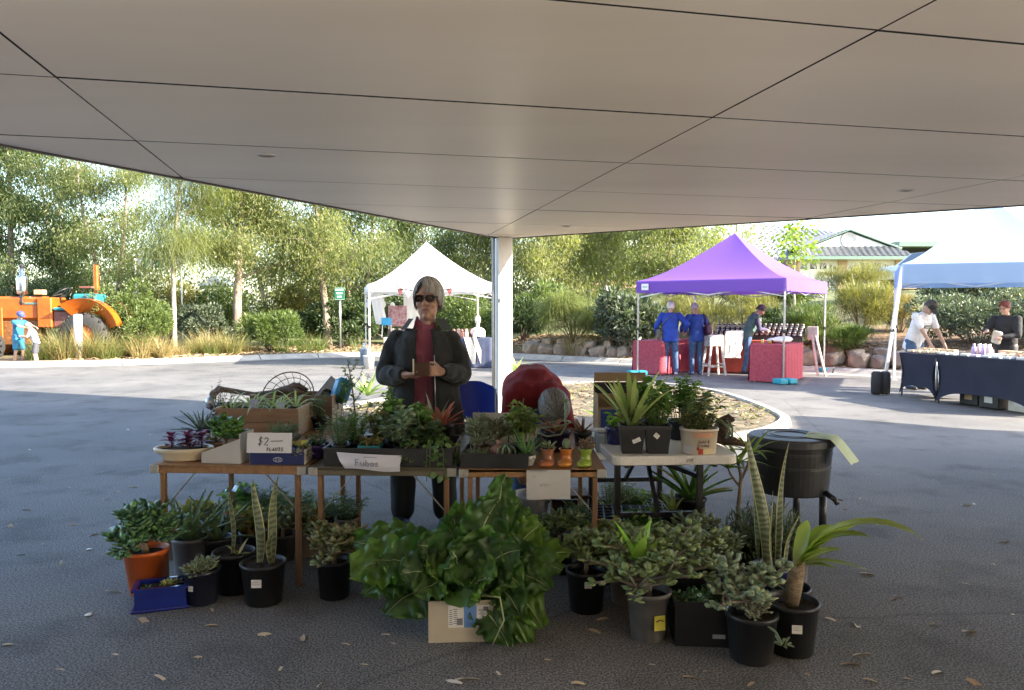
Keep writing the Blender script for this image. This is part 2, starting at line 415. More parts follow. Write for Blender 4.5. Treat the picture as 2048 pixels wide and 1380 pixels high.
# planted ground and far terrain, one sheet to the horizon
ts = [.24, .5, .74, .9, 1.06, 1.4, 2, 3, 4.5, 6.5, 9, 12, 16, 20, 26, 34, 50, 90, 200, 700]
xs2 = [-700, -300, -140, -80, -50, -36, -28] + list(np.arange(-24, 24.1, .6)) + [28, 36, 50, 80, 140, 300, 700]
mb = MB(); mb.sheet([[(x, ky(x) + t, gz(x, ky(x) + t)) for x in xs2] for t in ts])
tag(mb.build('planted_ground', ground_mat()), kind='structure')

# kerb along the road edge, cast in lengths: each length is a piece of its own
kroot = thing('road_kerb', 'pale concrete kerb curving along the far edge of the road', 'kerb')
prof = [(-.42, .004), (-.10, .014), (.0, .10), (.05, .128), (.20, .132), (.26, .128), (.27, -.02)]
def kerb_piece(x0, x1, root, yfun=ky, n=6):
    rows = []
    for i in range(n + 1):
        x = x0 + (x1 - x0) * i / n; e = .02
        t = Vector((2 * e, yfun(x + e) - yfun(x - e), 0)).normalized(); nn = Vector((-t.y, t.x, 0))
        rows.append([Vector((x, yfun(x), 0)) + nn * a + Vector((0, 0, z)) for a, z in prof])
    m = MB(); m.sheet([list(r) for r in zip(*rows)], smooth=False)
    k = len(prof)
    m.add(rows[0], [tuple(range(k))]); m.add(rows[-1], [tuple(reversed(range(k)))])
    return m.build('kerb_length', M_conc, root)
x = -24.0
while x < 18:
    kerb_piece(x + .012, x + 1.5 - .012, kroot); x += 1.5

# ------------------------------------------------------------------ canopy: building overhead, soffit panels, column
HC = 2.47                                     # soffit height
COR = at(1004, 478, 10.25); COR.z = HC
def on_c(px, py): return on_z(px, py, HC)
eL = on_c(0, 288); eR = on_c(2048, 410)
dL = (eL - COR).normalized(); dR = (eR - COR).normalized()
pL = COR + dL * 19; pR = COR + dR * 9.2
_k = (COR.y + 1.3) / -dL.y; pL = COR + dL * _k                      # the canopy ends a few steps behind the camera
roofpoly = [COR.xy, pL.xy, Vector((pR.x + 3.0, -1.3)), Vector((pR.x + 1.6, pR.y - 4.0)), pR.xy]
broot = thing('canopy_building', 'building with panelled beige soffit overhanging the plant stall', 'building')
def clip(poly, a, b):
    """keep the part of poly left of a->b"""
    out = []; d = b - a
    side = lambda p: d.x * (p.y - a.y) - d.y * (p.x - a.x)
    for i in range(len(poly)):
        p, q = poly[i], poly[(i + 1) % len(poly)]; sp, sq = side(p), side(q)
        if sp >= 0: out.append(p)
        if sp * sq < 0: out.append(p + (q - p) * (sp / (sp - sq)))
    return out
GA = R(12.5); gB = Vector((-math.sin(GA), math.cos(GA))); gA = Vector((math.cos(GA), math.sin(GA)))
g0 = on_c(1425, 235).xy
for i in range(-4, 5):
    for j in range(-11, 8):
        o = g0 + gA * (3.0 * i) + gB * (1.2 * j); g = .0045
        h = .008; P = [o + gA * g + gB * h, o + gA * (3.0 - g) + gB * h, o + gA * (3.0 - g) + gB * (1.2 - h), o + gA * g + gB * (1.2 - h)]
        ins = .012
        for a, b in zip(roofpoly, roofpoly[1:] + roofpoly[:1]):
            dd = (b - a).normalized(); nn = Vector((-dd.y, dd.x)) * ins
            P = clip(P, a + nn, b + nn)
            if len(P) < 3: break
        if len(P) < 3: continue
        area = abs(sum(P[k].x * P[(k + 1) % len(P)].y - P[(k + 1) % len(P)].x * P[k].y for k in range(len(P)))) / 2
        if area < .003: continue
        pm_ = MB().prism(P, HC + random.uniform(0, .0025), HC + .012); pm_.mi[2:] = [1] * (len(pm_.f) - 2); pm_.build('panel', [M_soff, M_dark], broot)
MB().prism(roofpoly, HC + .016, HC + .03).build('joint_backing', M_dark, broot)
MB().prism(roofpoly, HC + .034, HC + 7.0).build('upper_wall', M_wallp, broot)
MB().box((-6, -8.0, 4.5), (40, .4, 9)).build('rear_wing_wall', mat('sky_block_brick', (.22, .15, .11), (.17, .115, .085), rough=.9, scale=5), broot)  # unseen wall added behind the camera to block sky light
m = MB()
for a, b in ((COR, pL), (COR, pR)):
    q = Vector((a.x, a.y, HC + .02)); r = Vector((b.x, b.y, HC + .02)); dd = (r - q).normalized(); nn = Vector((-dd.y, dd.x, 0)) * (1 if b is pL else -1) * -.012
    m.bar(q + nn, r + nn, .022, .06)
m.build('edge_trim', mat('bronze_trim', (.16, .14, .12), rough=.45, metal=.4), broot)
for px, py in ((533, 310), (1813, 380), (1133, 452)):
    c = on_c(px, py); s_ = MB().lathe([(.045, -.006), (.062, -.006), (.066, -.001), (.066, .006), (.045, .006)], (c.x, c.y, HC), 24, closed_ends=False).build('downlight_ring', M_white, broot)
    MB().lathe([(0, .004), (.046, .003), (.046, .012)], (c.x, c.y, HC), 20).build('lens', mat('frosted_lens', (.7, .69, .66), rough=.3), s_)
# unseen wing added on the right, its roof shaped to cast the shade there
wingA = Vector((9.6, 8.3)); wd = Vector((.80, -.60)); wl = Vector((-.30, -.954))
wing = [wingA, wingA + wl * 5.2, wingA + wl * 5.2 + wd * 16, wingA + wd * 16]
MB().prism(wing, 2.75, 3.0).build('unseen_wing_roof', M_wallp, broot)
wc_ = wingA + wd * 5 + wl * 2.4
MB().prism([wc_, wc_ + wl * 2.6, wc_ + wl * 2.6 + wd * 10, wc_ + wd * 10], 0, 2.748).build('wing_wall', M_wallp, broot)
for q in (wingA + wd * .5 + wl * .4, wingA + wd * .5 + wl * 4.8, wingA + wd * 6 + wl * .4): MB().tube([(q.x, q.y, 0), (q.x, q.y, 2.748)], .06, 10).build('unseen_wing_post', M_white, broot)
tag(MB().prism([Vector((-40, -.4)), Vector((-40, -40)), Vector((40, -40)), Vector((40, -.4))], .0, .03).build('bounce_forecourt', mat('bounce_paving', (.66, .62, .55), (.58, .54, .48), rough=.85, scale=3)), kind='structure')  # pale slab added behind the camera to bounce sunlight onto the soffit

cx = (on_z(987, 836) + on_z(1022, 836)) / 2
croot = thing('canopy_column', 'white square column carrying the point of the canopy soffit', 'column', (cx.x, cx.y, 0))
ang = math.atan2(.98, .2)
rotc = Euler((0, 0, R(14)))
MB().box((0.02, 0, (HC + .0) / 2), (.20, .20, HC - .004), rot=rotc, bev=.006).build('shaft', M_white, croot)
MB().tube([(-.117, -.06, 0), (-.117, -.06, HC - .004)], .022, 12).build('downpipe', mat('grey_paint', (.48, .46, .43), rough=.6), croot)
MB().tube([(-.135, -.02, 0), (-.135, -.02, HC - .004)], .008, 8).build('conduit', MATS['grey_paint'], croot)
MB().box((-.02, -.125, 1.62), (.035, .03, .05), rot=rotc, bev=.004).build('bracket', M_metal, croot)
MB().box((0.02, 0, .03), (.30, .30, .06), rot=rotc, bev=.004).build('base_plate', M_conc, croot)

# ------------------------------------------------------------------ planted island at the foot of the column
IS = [on_z(*p) for p in ((620, 842), (760, 806), (960, 786), (1130, 772), (1300, 772), (1420, 786), (1500, 808), (1560, 832), (1583, 850), (1545, 872), (1440, 893), (1300, 915), (1100, 918), (900, 890), (720, 868))]
def smooth_loop(P, n=6):
    out = []
    for i in range(len(P)):
        p0, p1, p2, p3 = P[i - 1], P[i], P[(i + 1) % len(P)], P[(i + 2) % len(P)]
        for k in range(n):
            t = k / n
            out.append(.5 * ((2 * p1) + (p2 - p0) * t + (2 * p0 - 5 * p1 + 4 * p2 - p3) * t * t + (3 * p1 - p0 - 3 * p2 + p3) * t ** 3))
    return out
ISL = smooth_loop(IS, 4); isc = sum(ISL, Vector()) / len(ISL)
def shrink(p, d):
    v = isc - p; return p + v.normalized() * d
iroot = thing('island_kerb', 'pale concrete kerb ringing the small planted island', 'kerb')
kp = [(0, .002), (.02, .075), (.04, .09), (.14, .09), (.16, .03)]
n = len(ISL); step = 4
for i in range(0, n, step):
    rows = []
    for k in range(step + 1):
        p = ISL[(i + k) % n]
        if k == 0: p = p.lerp(ISL[(i + 1) % n], .02)
        if k == step: p = p.lerp(ISL[(i + step - 1) % n], .02)
        rows.append([shrink(p, a) + Vector((0, 0, z)) for a, z in kp])
    m = MB(); m.sheet([list(r) for r in zip(*rows)], smooth=False); m.add(rows[0], [tuple(range(5))]); m.add(rows[-1], [tuple(reversed(range(5)))])
    m.build('kerb_length', M_conc, iroot)
m = MB(); ring0 = [shrink(p, .145) + Vector((0, 0, .06)) for p in ISL]; ring1 = [p.lerp(isc, .35) + Vector((0, 0, .03)) for p in ring0]; ring2 = [p.lerp(isc, .7) + Vector((0, 0, .05)) for p in ring0]
rr = [ring0 + ring0[:1], ring1 + ring1[:1], ring2 + ring2[:1], [isc + Vector((0, 0, .12))] * (n + 1)]
m.sheet(rr); tag(m.build('island_bed', M_bed), kind='structure')
def in_island(x, y, sh=.25):
    inside = False; P = [shrink(p, sh) for p in ISL]
    for a, b in zip(P, P[1:] + P[:1]):
        if (a.y > y) != (b.y > y) and x < (b.x - a.x) * (y - a.y) / (b.y - a.y) + a.x: inside = not inside
    return inside
isl_pts = []
while len(isl_pts) < 2600:
    x = RNG.uniform(-4, 5.5); y = RNG.uniform(6.5, 15)
    if in_island(x, y): isl_pts.append((x, y, .085))
isl_pts = np.array(isl_pts)
M_litter = leafmat('leaf_litter', [(.20, .15, .10), (.28, .21, .14), (.12, .08, .055), (.34, .29, .22)], rough=.8, transl=0)
a = RNG.uniform(0, 6.28, len(isl_pts)); D = np.stack([np.cos(a), np.sin(a), RNG.uniform(-.1, .35, len(a))], 1)
V, F = leaf_cloud(isl_pts + [0, 0, .01], D, RNG.uniform(.05, .12, len(a)), RNG.uniform(.012, .03, len(a)))
tag(np_mesh('leaf_litter', V, F, M_litter), 'dry leaf litter scattered over the column island', 'leaf litter', kind='stuff')
pts = isl_pts[(isl_pts[:, 1] > 9.3)][:260]; pts = np.repeat(pts, 4, 0) + RNG.normal(0, .06, (len(pts) * 4, 3)) * [1, 1, 0]
a = RNG.uniform(0, 6.28, len(pts)); D = np.stack([np.cos(a), np.sin(a), RNG.uniform(.3, 1.2, len(a))], 1)
V, F = leaf_cloud(pts, D, RNG.uniform(.04, .11, len(a)), RNG.uniform(.015, .035, len(a)))
tag(np_mesh('ground_cover', V, F, leafmat('cover_leaf', [(.16, .18, .07), (.22, .22, .09), (.28, .25, .13)], transl=.3)), 'low yellow green ground cover on the sunlit island', 'ground cover', kind='stuff')
# ================================================================== trees and shrubs beyond the road
LM_gum = leafmat('gum_leaves', [(.10, .13, .05), (.16, .19, .075), (.22, .245, .10), (.30, .30, .14), (.14, .17, .07)], transl=.55)
LM_gumd = leafmat('dark_gum_leaves', [(.07, .11, .05), (.11, .15, .065), (.16, .2, .085), (.22, .24, .11)], transl=.5)
LM_gumy = leafmat('yellow_gum_leaves', [(.17, .2, .08), (.25, .27, .11), (.33, .32, .15), (.17, .2, .08)], transl=.55)
LM_cas = leafmat('casuarina_needles', [(.13, .16, .05), (.18, .21, .07), (.24, .26, .10)], transl=.35)
LM_bright = leafmat('bright_leaves', [(.13, .22, .03), (.2, .3, .05), (.28, .36, .08)], transl=.5)
LM_grey = leafmat('grey_green_leaves', [(.06, .085, .055), (.10, .13, .085), (.16, .19, .13), (.05, .07, .04)], transl=.25)
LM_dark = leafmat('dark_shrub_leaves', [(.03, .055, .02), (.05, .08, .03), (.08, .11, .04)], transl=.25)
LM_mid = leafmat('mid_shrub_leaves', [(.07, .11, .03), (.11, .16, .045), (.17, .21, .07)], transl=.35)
LM_yel = leafmat('yellow_shrub_leaves', [(.16, .17, .05), (.23, .22, .07), (.3, .27, .1), (.12, .14, .05)], transl=.35)
LM_gold = leafmat('golden_grass', [(.38, .30, .13), (.48, .39, .19), (.28, .25, .10), (.3, .2, .09)], transl=.3, tcol=(1.2, 1.15, .8))
LM_grass = leafmat('green_grass_blades', [(.1, .15, .04), (.16, .2, .06), (.24, .24, .09)], transl=.3)

def limb(rnd, a, d, L, r0, r1, n=6, wob=.12, rise=0.0):
    P = [Vector(a)]; d = Vector(d).normalized(); st = L / n
    for i in range(n):
        d = (d + Vector((rnd.uniform(-wob, wob), rnd.uniform(-wob, wob), rnd.uniform(-wob * .5, wob * .5) + rise))).normalized()
        P.append(P[-1] + d * st)
    return P, [r0 + (r1 - r0) * i / n for i in range(n + 1)]

def tree(name, label, px, pyb, Y, top, spread, leaf=LM_gum, bark=None, kind='gum', nleaf=9000, seed=1, r0=.13, lean=0.0, low=.35, trunks=1, group='trees beyond the road', llen=.17, lw=.035, x=None, nl=11):
    """trunk with limbs; foliage hangs in clumps round the limb ends"""
    rnd = random.Random(seed); bark = bark or M_bark
    X = (px - 1024) / FPX * Y if x is None else x
    z0 = gz(X, Y) - .05; root = thing(name, label, 'tree', (X, Y, z0), 0, group)
    H = top - z0; tr = MB(); tips = []
    for k in range(trunks):
        d = Vector((lean + (rnd.uniform(-.25, .25) if trunks > 1 else 0), rnd.uniform(-.05, .05), 1))
        P, rr = limb(rnd, (rnd.uniform(-.15, .15) * (trunks > 1), 0, 0), d, H * .92, r0, r0 * .25, n=9, wob=.07, rise=.05)
        rr[0] *= 1.35
        tr.tube(P, rr, 9)
        for i in range(nl):
            f = low + (1 - low) * (i + .5) / nl
            q = P[min(8, int(f * 9))].lerp(P[min(9, int(f * 9) + 1)], (f * 9) % 1)
            a = i * 2.4 + rnd.uniform(-.5, .5); el = rnd.uniform(.1, .9)
            LB = spread * (1.15 - .65 * f) * rnd.uniform(.6, 1.0)
            Pb, rb = limb(rnd, q, (math.cos(a), math.sin(a), el), LB, r0 * .38 * (1.1 - f * .6), r0 * .07, n=5, wob=.22)
            tr.tube(Pb, rb, 5)
            for s_ in range(3):
                j = rnd.randint(2, 5); a2 = rnd.uniform(0, 6.28)
                Pc, rc_ = limb(rnd, Pb[j], (math.cos(a2), math.sin(a2), rnd.uniform(-.2, .7)), LB * rnd.uniform(.3, .55), r0 * .1, r0 * .03, n=3, wob=.3)
                tr.tube(Pc, rc_, 4); tips += [Pc[-1], Pc[1]]
            tips += [Pb[-1], Pb[3]]
        tips.append(P[-1])
    tr.build('trunk', bark, root)
    nleaf = int(nleaf * (2.3 if kind == 'gum' else 1.3)); llen *= .8; lw *= .9
    T = np.array([tuple(t) for t in tips]); nt_ = len(T)
    w = RNG.uniform(.3, 1.3, nt_); idx = RNG.choice(nt_, nleaf, p=w / w.sum())
    if kind == 'gum':
        sc = RNG.uniform(.22, .5, nt_)[idx][:, None] * (spread / 2.4) ** .6
        C = T[idx] + RNG.normal(size=(nleaf, 3)) * sc * [1, 1, .8] - [0, 0, .12]
        D = RNG.normal(size=(nleaf, 3)) * [.6, .6, .45] + [0, 0, -.9]
        V, F = leaf_cloud(C, D, RNG.uniform(.6, 1.25, nleaf) * llen, RNG.uniform(.7, 1.3, nleaf) * lw)
    elif kind == 'cas':
        C = T[idx] + RNG.normal(size=(nleaf, 3)) * .30
        out = unit(C - np.array([[0, 0, H * .6]])) * [1, 1, .2]
        D = out * .7 + RNG.normal(size=(nleaf, 3)) * .35 + [0, 0, .1]
        V, F = blades(C, D, RNG.uniform(.35, .75, nleaf), .011, 1.6, seg=3)
    else:
        C = T[idx] + RNG.normal(size=(nleaf, 3)) * .28
        V, F = leaf_cloud(C, RNG.normal(size=(nleaf, 3)) + [0, 0, .2], RNG.uniform(.7, 1.2, nleaf) * llen, RNG.uniform(.8, 1.2, nleaf) * lw)
    np_mesh('crown', V, F, leaf, root)
    return root

def shrub(name, label, px, Y, top, rx, ry=None, leaf=LM_mid, n=5000, kind='leaf', llen=.09, lw=.035, seed=1, group='shrubs beyond the road', cat='shrub', x=None, bot=None):
    ry = ry or rx; rnd = random.Random(seed); X = (px - 1024) / FPX * Y if x is None else x
    z0 = gz(X, Y) - .03 if bot is None else bot; root = thing(name, label, cat, (X, Y, z0), 0, group); H = top - z0
    st = MB(); lob = []
    for i in range(9 + int(rx * 5)):
        a = rnd.uniform(0, 6.28); rr = math.sqrt(rnd.random()); el = rnd.uniform(.15, 1.0)
        tip = Vector((math.cos(a) * rx * rr * .8, math.sin(a) * ry * rr * .8, H * (.25 + .62 * el * (1 - .35 * rr * rr))))
        P = [Vector((tip.x * .15, tip.y * .15, 0)), Vector((tip.x * .5, tip.y * .5, tip.z * .55)), tip]
        st.tube(P, [.022, .014, .006], 4); lob.append((tip, rnd.uniform(.28, .46)))
    st.build('stems', M_bark, root)
    T = np.array([tuple(t) for t, _ in lob]); S = np.array([s_ for _, s_ in lob]); idx = RNG.integers(0, len(T), n)
    dirs = unit(RNG.normal(size=(n, 3)))
    sc = S[idx][:, None] * np.array([[rx, ry, H * .55]]) * .95
    C = T[idx] + dirs * sc * (RNG.uniform(.45, 1.0, (n, 1)) ** .5)
    C[:, 2] = np.clip(C[:, 2], .03, H * 1.02)
    if kind == 'leaf':
        V, F = leaf_cloud(C, dirs + RNG.normal(size=(n, 3)) * .6 + [0, 0, .35], RNG.uniform(.6, 1.3, n) * llen, RNG.uniform(.7, 1.3, n) * lw)
    elif kind == 'weep':
        V, F = blades(C, dirs * [1, 1, .3] + RNG.normal(size=(n, 3)) * .3 + [0, 0, .5], RNG.uniform(.3, .7, n), .013, 2.0, seg=3)
    else:
        V, F = blades(C, dirs + RNG.normal(size=(n, 3)) * .5 + [0, 0, .5], RNG.uniform(.6, 1.3, n) * llen * 2, lw, .5, seg=2)
    np_mesh('foliage', V, F, leaf, root)
    return root

def tuft(name, label, x, y, h, r, n, leaf, group=None, cat='grass clump', droop=1.2, w=.012, z=None):
    root = thing(name, label, cat, (x, y, (gz(x, y) if z is None else z) - .01), 0, group)
    a = RNG.uniform(0, 6.28, n); q = np.sqrt(RNG.random(n)) * r * .45
    P = np.stack([np.cos(a) * q, np.sin(a) * q, np.zeros(n)], 1)
    a2 = a + RNG.normal(0, .6, n); t = RNG.uniform(.15, .9, n)
    D = np.stack([np.cos(a2) * t, np.sin(a2) * t, np.ones(n)], 1)
    V, F = blades(P, D, RNG.uniform(.6, 1.15, n) * h, w, RNG.uniform(.5, 1.5, n) * droop, seg=4)
    np_mesh('blades', V, F, leaf, root); return root

# left group
tree('gum_tree', 'tall dark gum tree with loose crown at the far left edge', 20, 0, 30, 9.2, 3.0, LM_gumd, seed=11, nleaf=11000, r0=.16, low=.15, llen=.22, lw=.05)
tree('gum_tree', 'dark gum tree with slim leaning trunks behind the tractor', 120, 0, 31, 8.8, 2.6, LM_gumd, bark=M_barkp, seed=12, nleaf=9000, trunks=2, r0=.10, low=.2, llen=.21, lw=.045, nl=8)
tree('gum_tree', 'gum tree between the tractor seat and the weeping she-oak', 215, 0, 29, 8.4, 2.5, LM_gum, seed=13, nleaf=9000, trunks=2, r0=.10, low=.3, llen=.2, lw=.04, nl=8)
tree('she_oak_tree', 'wispy pale she-oak with one straight slender trunk in the grass', 347, 0, 22.6, 6.3, 2.0, LM_cas, bark=M_barkp, kind='cas', seed=14, nleaf=11000, r0=.085, low=.42)
tree('gum_tree', 'gum tree with a thick grey trunk left of the green sign', 474, 0, 24.2, 7.0, 2.5, LM_gum, seed=15, nleaf=11000, r0=.17, low=.34, lean=.01, llen=.2, lw=.035)
tree('gum_tree', 'gum tree with crooked trunk just left of the green sign', 655, 0, 25.2, 6.6, 2.2, LM_gum, seed=16, nleaf=9500, r0=.14, low=.36, lean=-.03, llen=.2, lw=.035)
tree('gum_tree', 'pale barked gum with forked trunk standing far behind the sign', 555, 0, 31, 8.2, 2.6, LM_gumy, bark=M_barkp, seed=17, nleaf=9500, trunks=2, r0=.11, low=.3, llen=.2, lw=.04)
tree('gum_tree', 'twin stemmed dark gum right behind the white marquee', 720, 0, 29, 6.6, 2.4, LM_gumd, seed=18, nleaf=9000, trunks=2, r0=.1, low=.3, llen=.2, lw=.04, nl=8)
tree('gum_tree', 'gum tree whose crown rises over the white marquee peak', 850, 0, 31, 6.3, 2.8, LM_gumd, seed=19, nleaf=10000, r0=.13, low=.3, llen=.21, lw=.04)
tree('gum_tree', 'gum tree with bare twigs left of the canopy column', 955, 0, 30, 5.8, 2.2, LM_gum, seed=20, nleaf=6500, r0=.12, low=.3, llen=.2, lw=.04)
# right of the column
tree('gum_tree', 'yellow green gum crowding the right side of the column', 1085, 0, 29, 6.2, 2.3, LM_gumy, seed=21, nleaf=9500, r0=.1, low=.25, llen=.22, lw=.035)
tree('gum_tree', 'weeping gum tree in front of the pink flats', 1215, 0, 30, 6.0, 2.1, LM_gumy, bark=M_barkp, seed=22, nleaf=7000, r0=.1, low=.25, llen=.22, lw=.035)
tree('gum_tree', 'gum tree left of the purple marquee peak', 1335, 0, 29, 5.9, 2.2, LM_gum, seed=23, nleaf=8500, r0=.1, low=.25, llen=.22, lw=.035)
tree('young_tree', 'young tree with fresh lime leaves before the tiled roof', 1590, 0, 23.5, 4.3, .8, LM_bright, bark=M_barkp, kind='leaf', seed=24, nleaf=260, r0=.045, low=.55, llen=.2, lw=.12, nl=9)
# shrubs and grasses, left
shrub('bright_shrub', 'broad bright green shrub beside the tractor tail', 268, 21.6, 2.35, 1.15, 1.0, LM_mid, 9000, llen=.11, lw=.03, seed=31)
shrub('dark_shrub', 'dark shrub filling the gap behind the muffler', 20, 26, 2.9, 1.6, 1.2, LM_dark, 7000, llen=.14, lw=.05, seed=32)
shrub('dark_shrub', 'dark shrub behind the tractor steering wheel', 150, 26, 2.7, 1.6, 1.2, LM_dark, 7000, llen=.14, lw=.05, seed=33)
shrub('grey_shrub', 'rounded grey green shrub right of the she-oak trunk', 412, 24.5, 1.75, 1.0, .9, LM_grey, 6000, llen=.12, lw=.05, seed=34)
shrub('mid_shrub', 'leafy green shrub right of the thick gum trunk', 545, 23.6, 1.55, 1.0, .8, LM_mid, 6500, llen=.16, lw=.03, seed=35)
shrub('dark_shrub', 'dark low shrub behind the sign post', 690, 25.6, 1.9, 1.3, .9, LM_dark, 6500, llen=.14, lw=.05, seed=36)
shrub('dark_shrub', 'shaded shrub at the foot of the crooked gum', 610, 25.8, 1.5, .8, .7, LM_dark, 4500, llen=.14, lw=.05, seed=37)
shrub('mid_shrub', 'yellow tinged shrub far behind between gum trunks', 600, 30, 2.9, 1.6, 1.0, LM_yel, 6000, llen=.15, lw=.05, seed=38)
shrub('mid_shrub', 'sunlit shrub seen through the white marquee', 935, 26.5, 2.2, 1.6, 1.0, LM_mid, 7500, llen=.14, lw=.04, seed=39)
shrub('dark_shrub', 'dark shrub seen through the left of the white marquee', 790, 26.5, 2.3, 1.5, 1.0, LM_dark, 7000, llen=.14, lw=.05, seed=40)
shrub('mid_shrub', 'far green shrub left of the white marquee', 735, 29.5, 2.4, 1.4, 1.0, LM_mid, 5000, llen=.15, lw=.05, seed=41)
shrub('mid_shrub', 'far shrub filling behind the grey green shrub', 440, 29, 2.6, 1.7, 1.0, LM_mid, 6000, llen=.15, lw=.05, seed=42)
shrub('yellow_shrub', 'far yellow green shrub behind the she-oak', 330, 28.5, 2.7, 1.5, 1.0, LM_yel, 6000, llen=.15, lw=.05, seed=43)
k = 0
gl = ['golden grass clump at the kerb among its neighbours left of the thick gum']
for i in range(34):
    px = 95 + 335 * (i / 33) + RNG.uniform(-8, 8); X = (px - 1024) / FPX * 20.6
    y = ky(X) + RNG.uniform(.55, 2.2)
    tuft('grass_clump', 'dry %s grass clump by the left kerb, %s along the row' % ('golden' if i % 4 else 'greenish', nth(i, 34)), X, y, RNG.uniform(.55, .95), .5, 150, LM_gold if i % 4 else LM_grass, 'dry golden grass clumps by the kerb')
for i, px in enumerate((112, 132, 150, 170, 188, 206, 224)):
    X = (px - 1024) / FPX * 20.4; tuft('grass_clump', 'tall feathery grass clump before the tractor wheel, %s' % nth(i, 7), X, ky(X) + .75, RNG.uniform(.85, 1.15), .5, 150, LM_gold if i % 2 else LM_grass, 'tall grass before the tractor', droop=.8)
for i, px in enumerate((560, 600, 625)):
    X = (px - 1024) / FPX * 23; tuft('grass_clump', 'long green grass clump, %s of three under the leafy shrub' % ('leftmost', 'middle', 'rightmost')[i], X, ky(X) + RNG.uniform(.9, 1.4), .75, .45, 150, LM_grass, 'long green grass clumps')
X = (712 - 1024) / FPX * 24; tuft('grass_clump', 'thin upright grass clump right of the sign post', X, ky(X) + .8, .6, .3, 50, LM_grass, droop=.5)
# right bank
shrub('weeping_shrub', 'weeping straw green shrub with tawny base above the rock wall', 1150, 22.3, 1.95, .95, .8, LM_cas, 5500, kind='weep', seed=51)
tuft('grass_clump', 'tawny dry grass at the base of the weeping shrub', (1150 - 1024) / FPX * 21.9, 21.9, 1.0, .5, 220, LM_gold)
shrub('dark_shrub', 'dark shrub beside the column above the rock wall', 1048, 24.2, 1.9, .8, .7, LM_dark, 5500, llen=.16, lw=.035, seed=52)
shrub('mid_shrub', 'green shrub behind the weeping shrub', 1085, 25.5, 2.6, 1.0, .8, LM_mid, 6000, llen=.16, lw=.03, seed=53)
shrub('leafy_shrub', 'large leaved shrub behind the left leg of the purple marquee', 1262, 20.9, 2.25, 1.0, .8, LM_grey, 4200, llen=.2, lw=.07, seed=54)
shrub('yellow_shrub', 'airy yellow green shrub between the two blue jackets', 1385, 21.5, 2.05, 1.1, .9, LM_yel, 5500, kind='blade', llen=.13, lw=.012, seed=55)
shrub('yellow_shrub', 'airy yellow shrub behind the woman in the green vest', 1490, 21.0, 2.1, 1.0, .9, LM_yel, 5500, kind='blade', llen=.13, lw=.012, seed=56)
shrub('mid_shrub', 'mounded green shrub behind the jam jar shelf', 1620, 18.7, 1.62, .75, .7, LM_mid, 6500, kind='blade', llen=.09, lw=.012, seed=57)
shrub('yellow_shrub', 'tall yellow green shrub right of the purple marquee', 1722, 19.6, 2.35, .9, .8, LM_yel, 8000, kind='blade', llen=.12, lw=.011, seed=58)
shrub('mid_shrub', 'low green shrub above the rock wall beside the marquee leg', 1690, 18.0, 1.1, .65, .5, LM_mid, 4500, kind='blade', llen=.09, lw=.012, seed=59)
shrub('yellow_shrub', 'reddish yellow shrub left of the clipped hedge', 1800, 19.5, 2.0, .55, .5, leafmat('russet_leaves', [(.24, .17, .08), (.3, .24, .11), (.18, .16, .07)]), 3500, kind='blade', llen=.12, lw=.012, seed=60)
shrub('hedge', 'rounded grey green hedge behind the right stall', 1960, 17.2, 2.05, 1.9, 1.2, LM_grey, 16000, llen=.075, lw=.035, seed=61, cat='hedge', bot=.5)
shrub('hedge', 'grey green hedge running out of the right frame edge', 2150, 16.0, 2.05, 1.5, 1.2, LM_grey, 9000, llen=.075, lw=.035, seed=62, cat='hedge', bot=.5)
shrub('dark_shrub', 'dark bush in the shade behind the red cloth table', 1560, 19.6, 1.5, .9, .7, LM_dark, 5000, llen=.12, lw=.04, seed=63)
shrub('grey_shrub', 'grey green bush behind the top of the right hedge', 1930, 21, 2.75, 1.5, 1.0, LM_grey, 7000, llen=.12, lw=.05, seed=66)
shrub('mid_shrub', 'green bush filling behind the hedge at the right frame edge', 2060, 21.5, 2.85, 1.5, 1.0, LM_mid, 6500, llen=.12, lw=.05, seed=67)
shrub('yellow_shrub', 'pale yellow shrub before the garage doors', 1700, 26, 3.1, 1.4, .9, LM_yel, 6500, kind='blade', llen=.13, lw=.013, seed=68)
shrub('mid_shrub', 'green shrub below the garage house left corner', 1590, 25.5, 2.7, 1.3, .9, LM_mid, 6000, llen=.13, lw=.04, seed=69)
shrub('mid_shrub', 'green bush behind the purple marquee roof', 1420, 27, 3.3, 1.9, 1.0, LM_mid, 7000, llen=.16, lw=.04, seed=64)
shrub('dark_shrub', 'dark clipped bush beside the parked white car', 1850, 28, 3.25, .8, .6, LM_dark, 4000, llen=.1, lw=.04, seed=65)

# chips and fallen bark on the beds
def scatter(n, xr, tr_, name, label, m, ln, wd, zoff=.015):
    x_ = RNG.uniform(xr[0], xr[1], n); t_ = RNG.uniform(tr_[0], tr_[1], n)
    P = np.array([(a, ky(a) + b, gz(a, ky(a) + b) + zoff) for a, b in zip(x_, t_)])
    an = RNG.uniform(0, 6.28, n); D = np.stack([np.cos(an), np.sin(an), RNG.uniform(-.1, .4, n)], 1)
    V, F = leaf_cloud(P, D, RNG.uniform(.5, 1.2, n) * ln, RNG.uniform(.5, 1.2, n) * wd)
    return tag(np_mesh(name, V, F, m), label, 'leaf litter', kind='stuff')
M_chip = leafmat('bark_chips', [(.32, .21, .12), (.44, .32, .2), (.2, .12, .07), (.5, .4, .28)], rough=.9, transl=0)
scatter(5000, (-12, .5), (.28, 3.5), 'bark_litter', 'brown bark and leaf litter covering the left bank', M_chip, .16, .04)
scatter(3500, (0, 4.2), (.3, 2.2), 'bark_litter', 'orange bark litter above the rock wall by the column', M_chip, .16, .04)
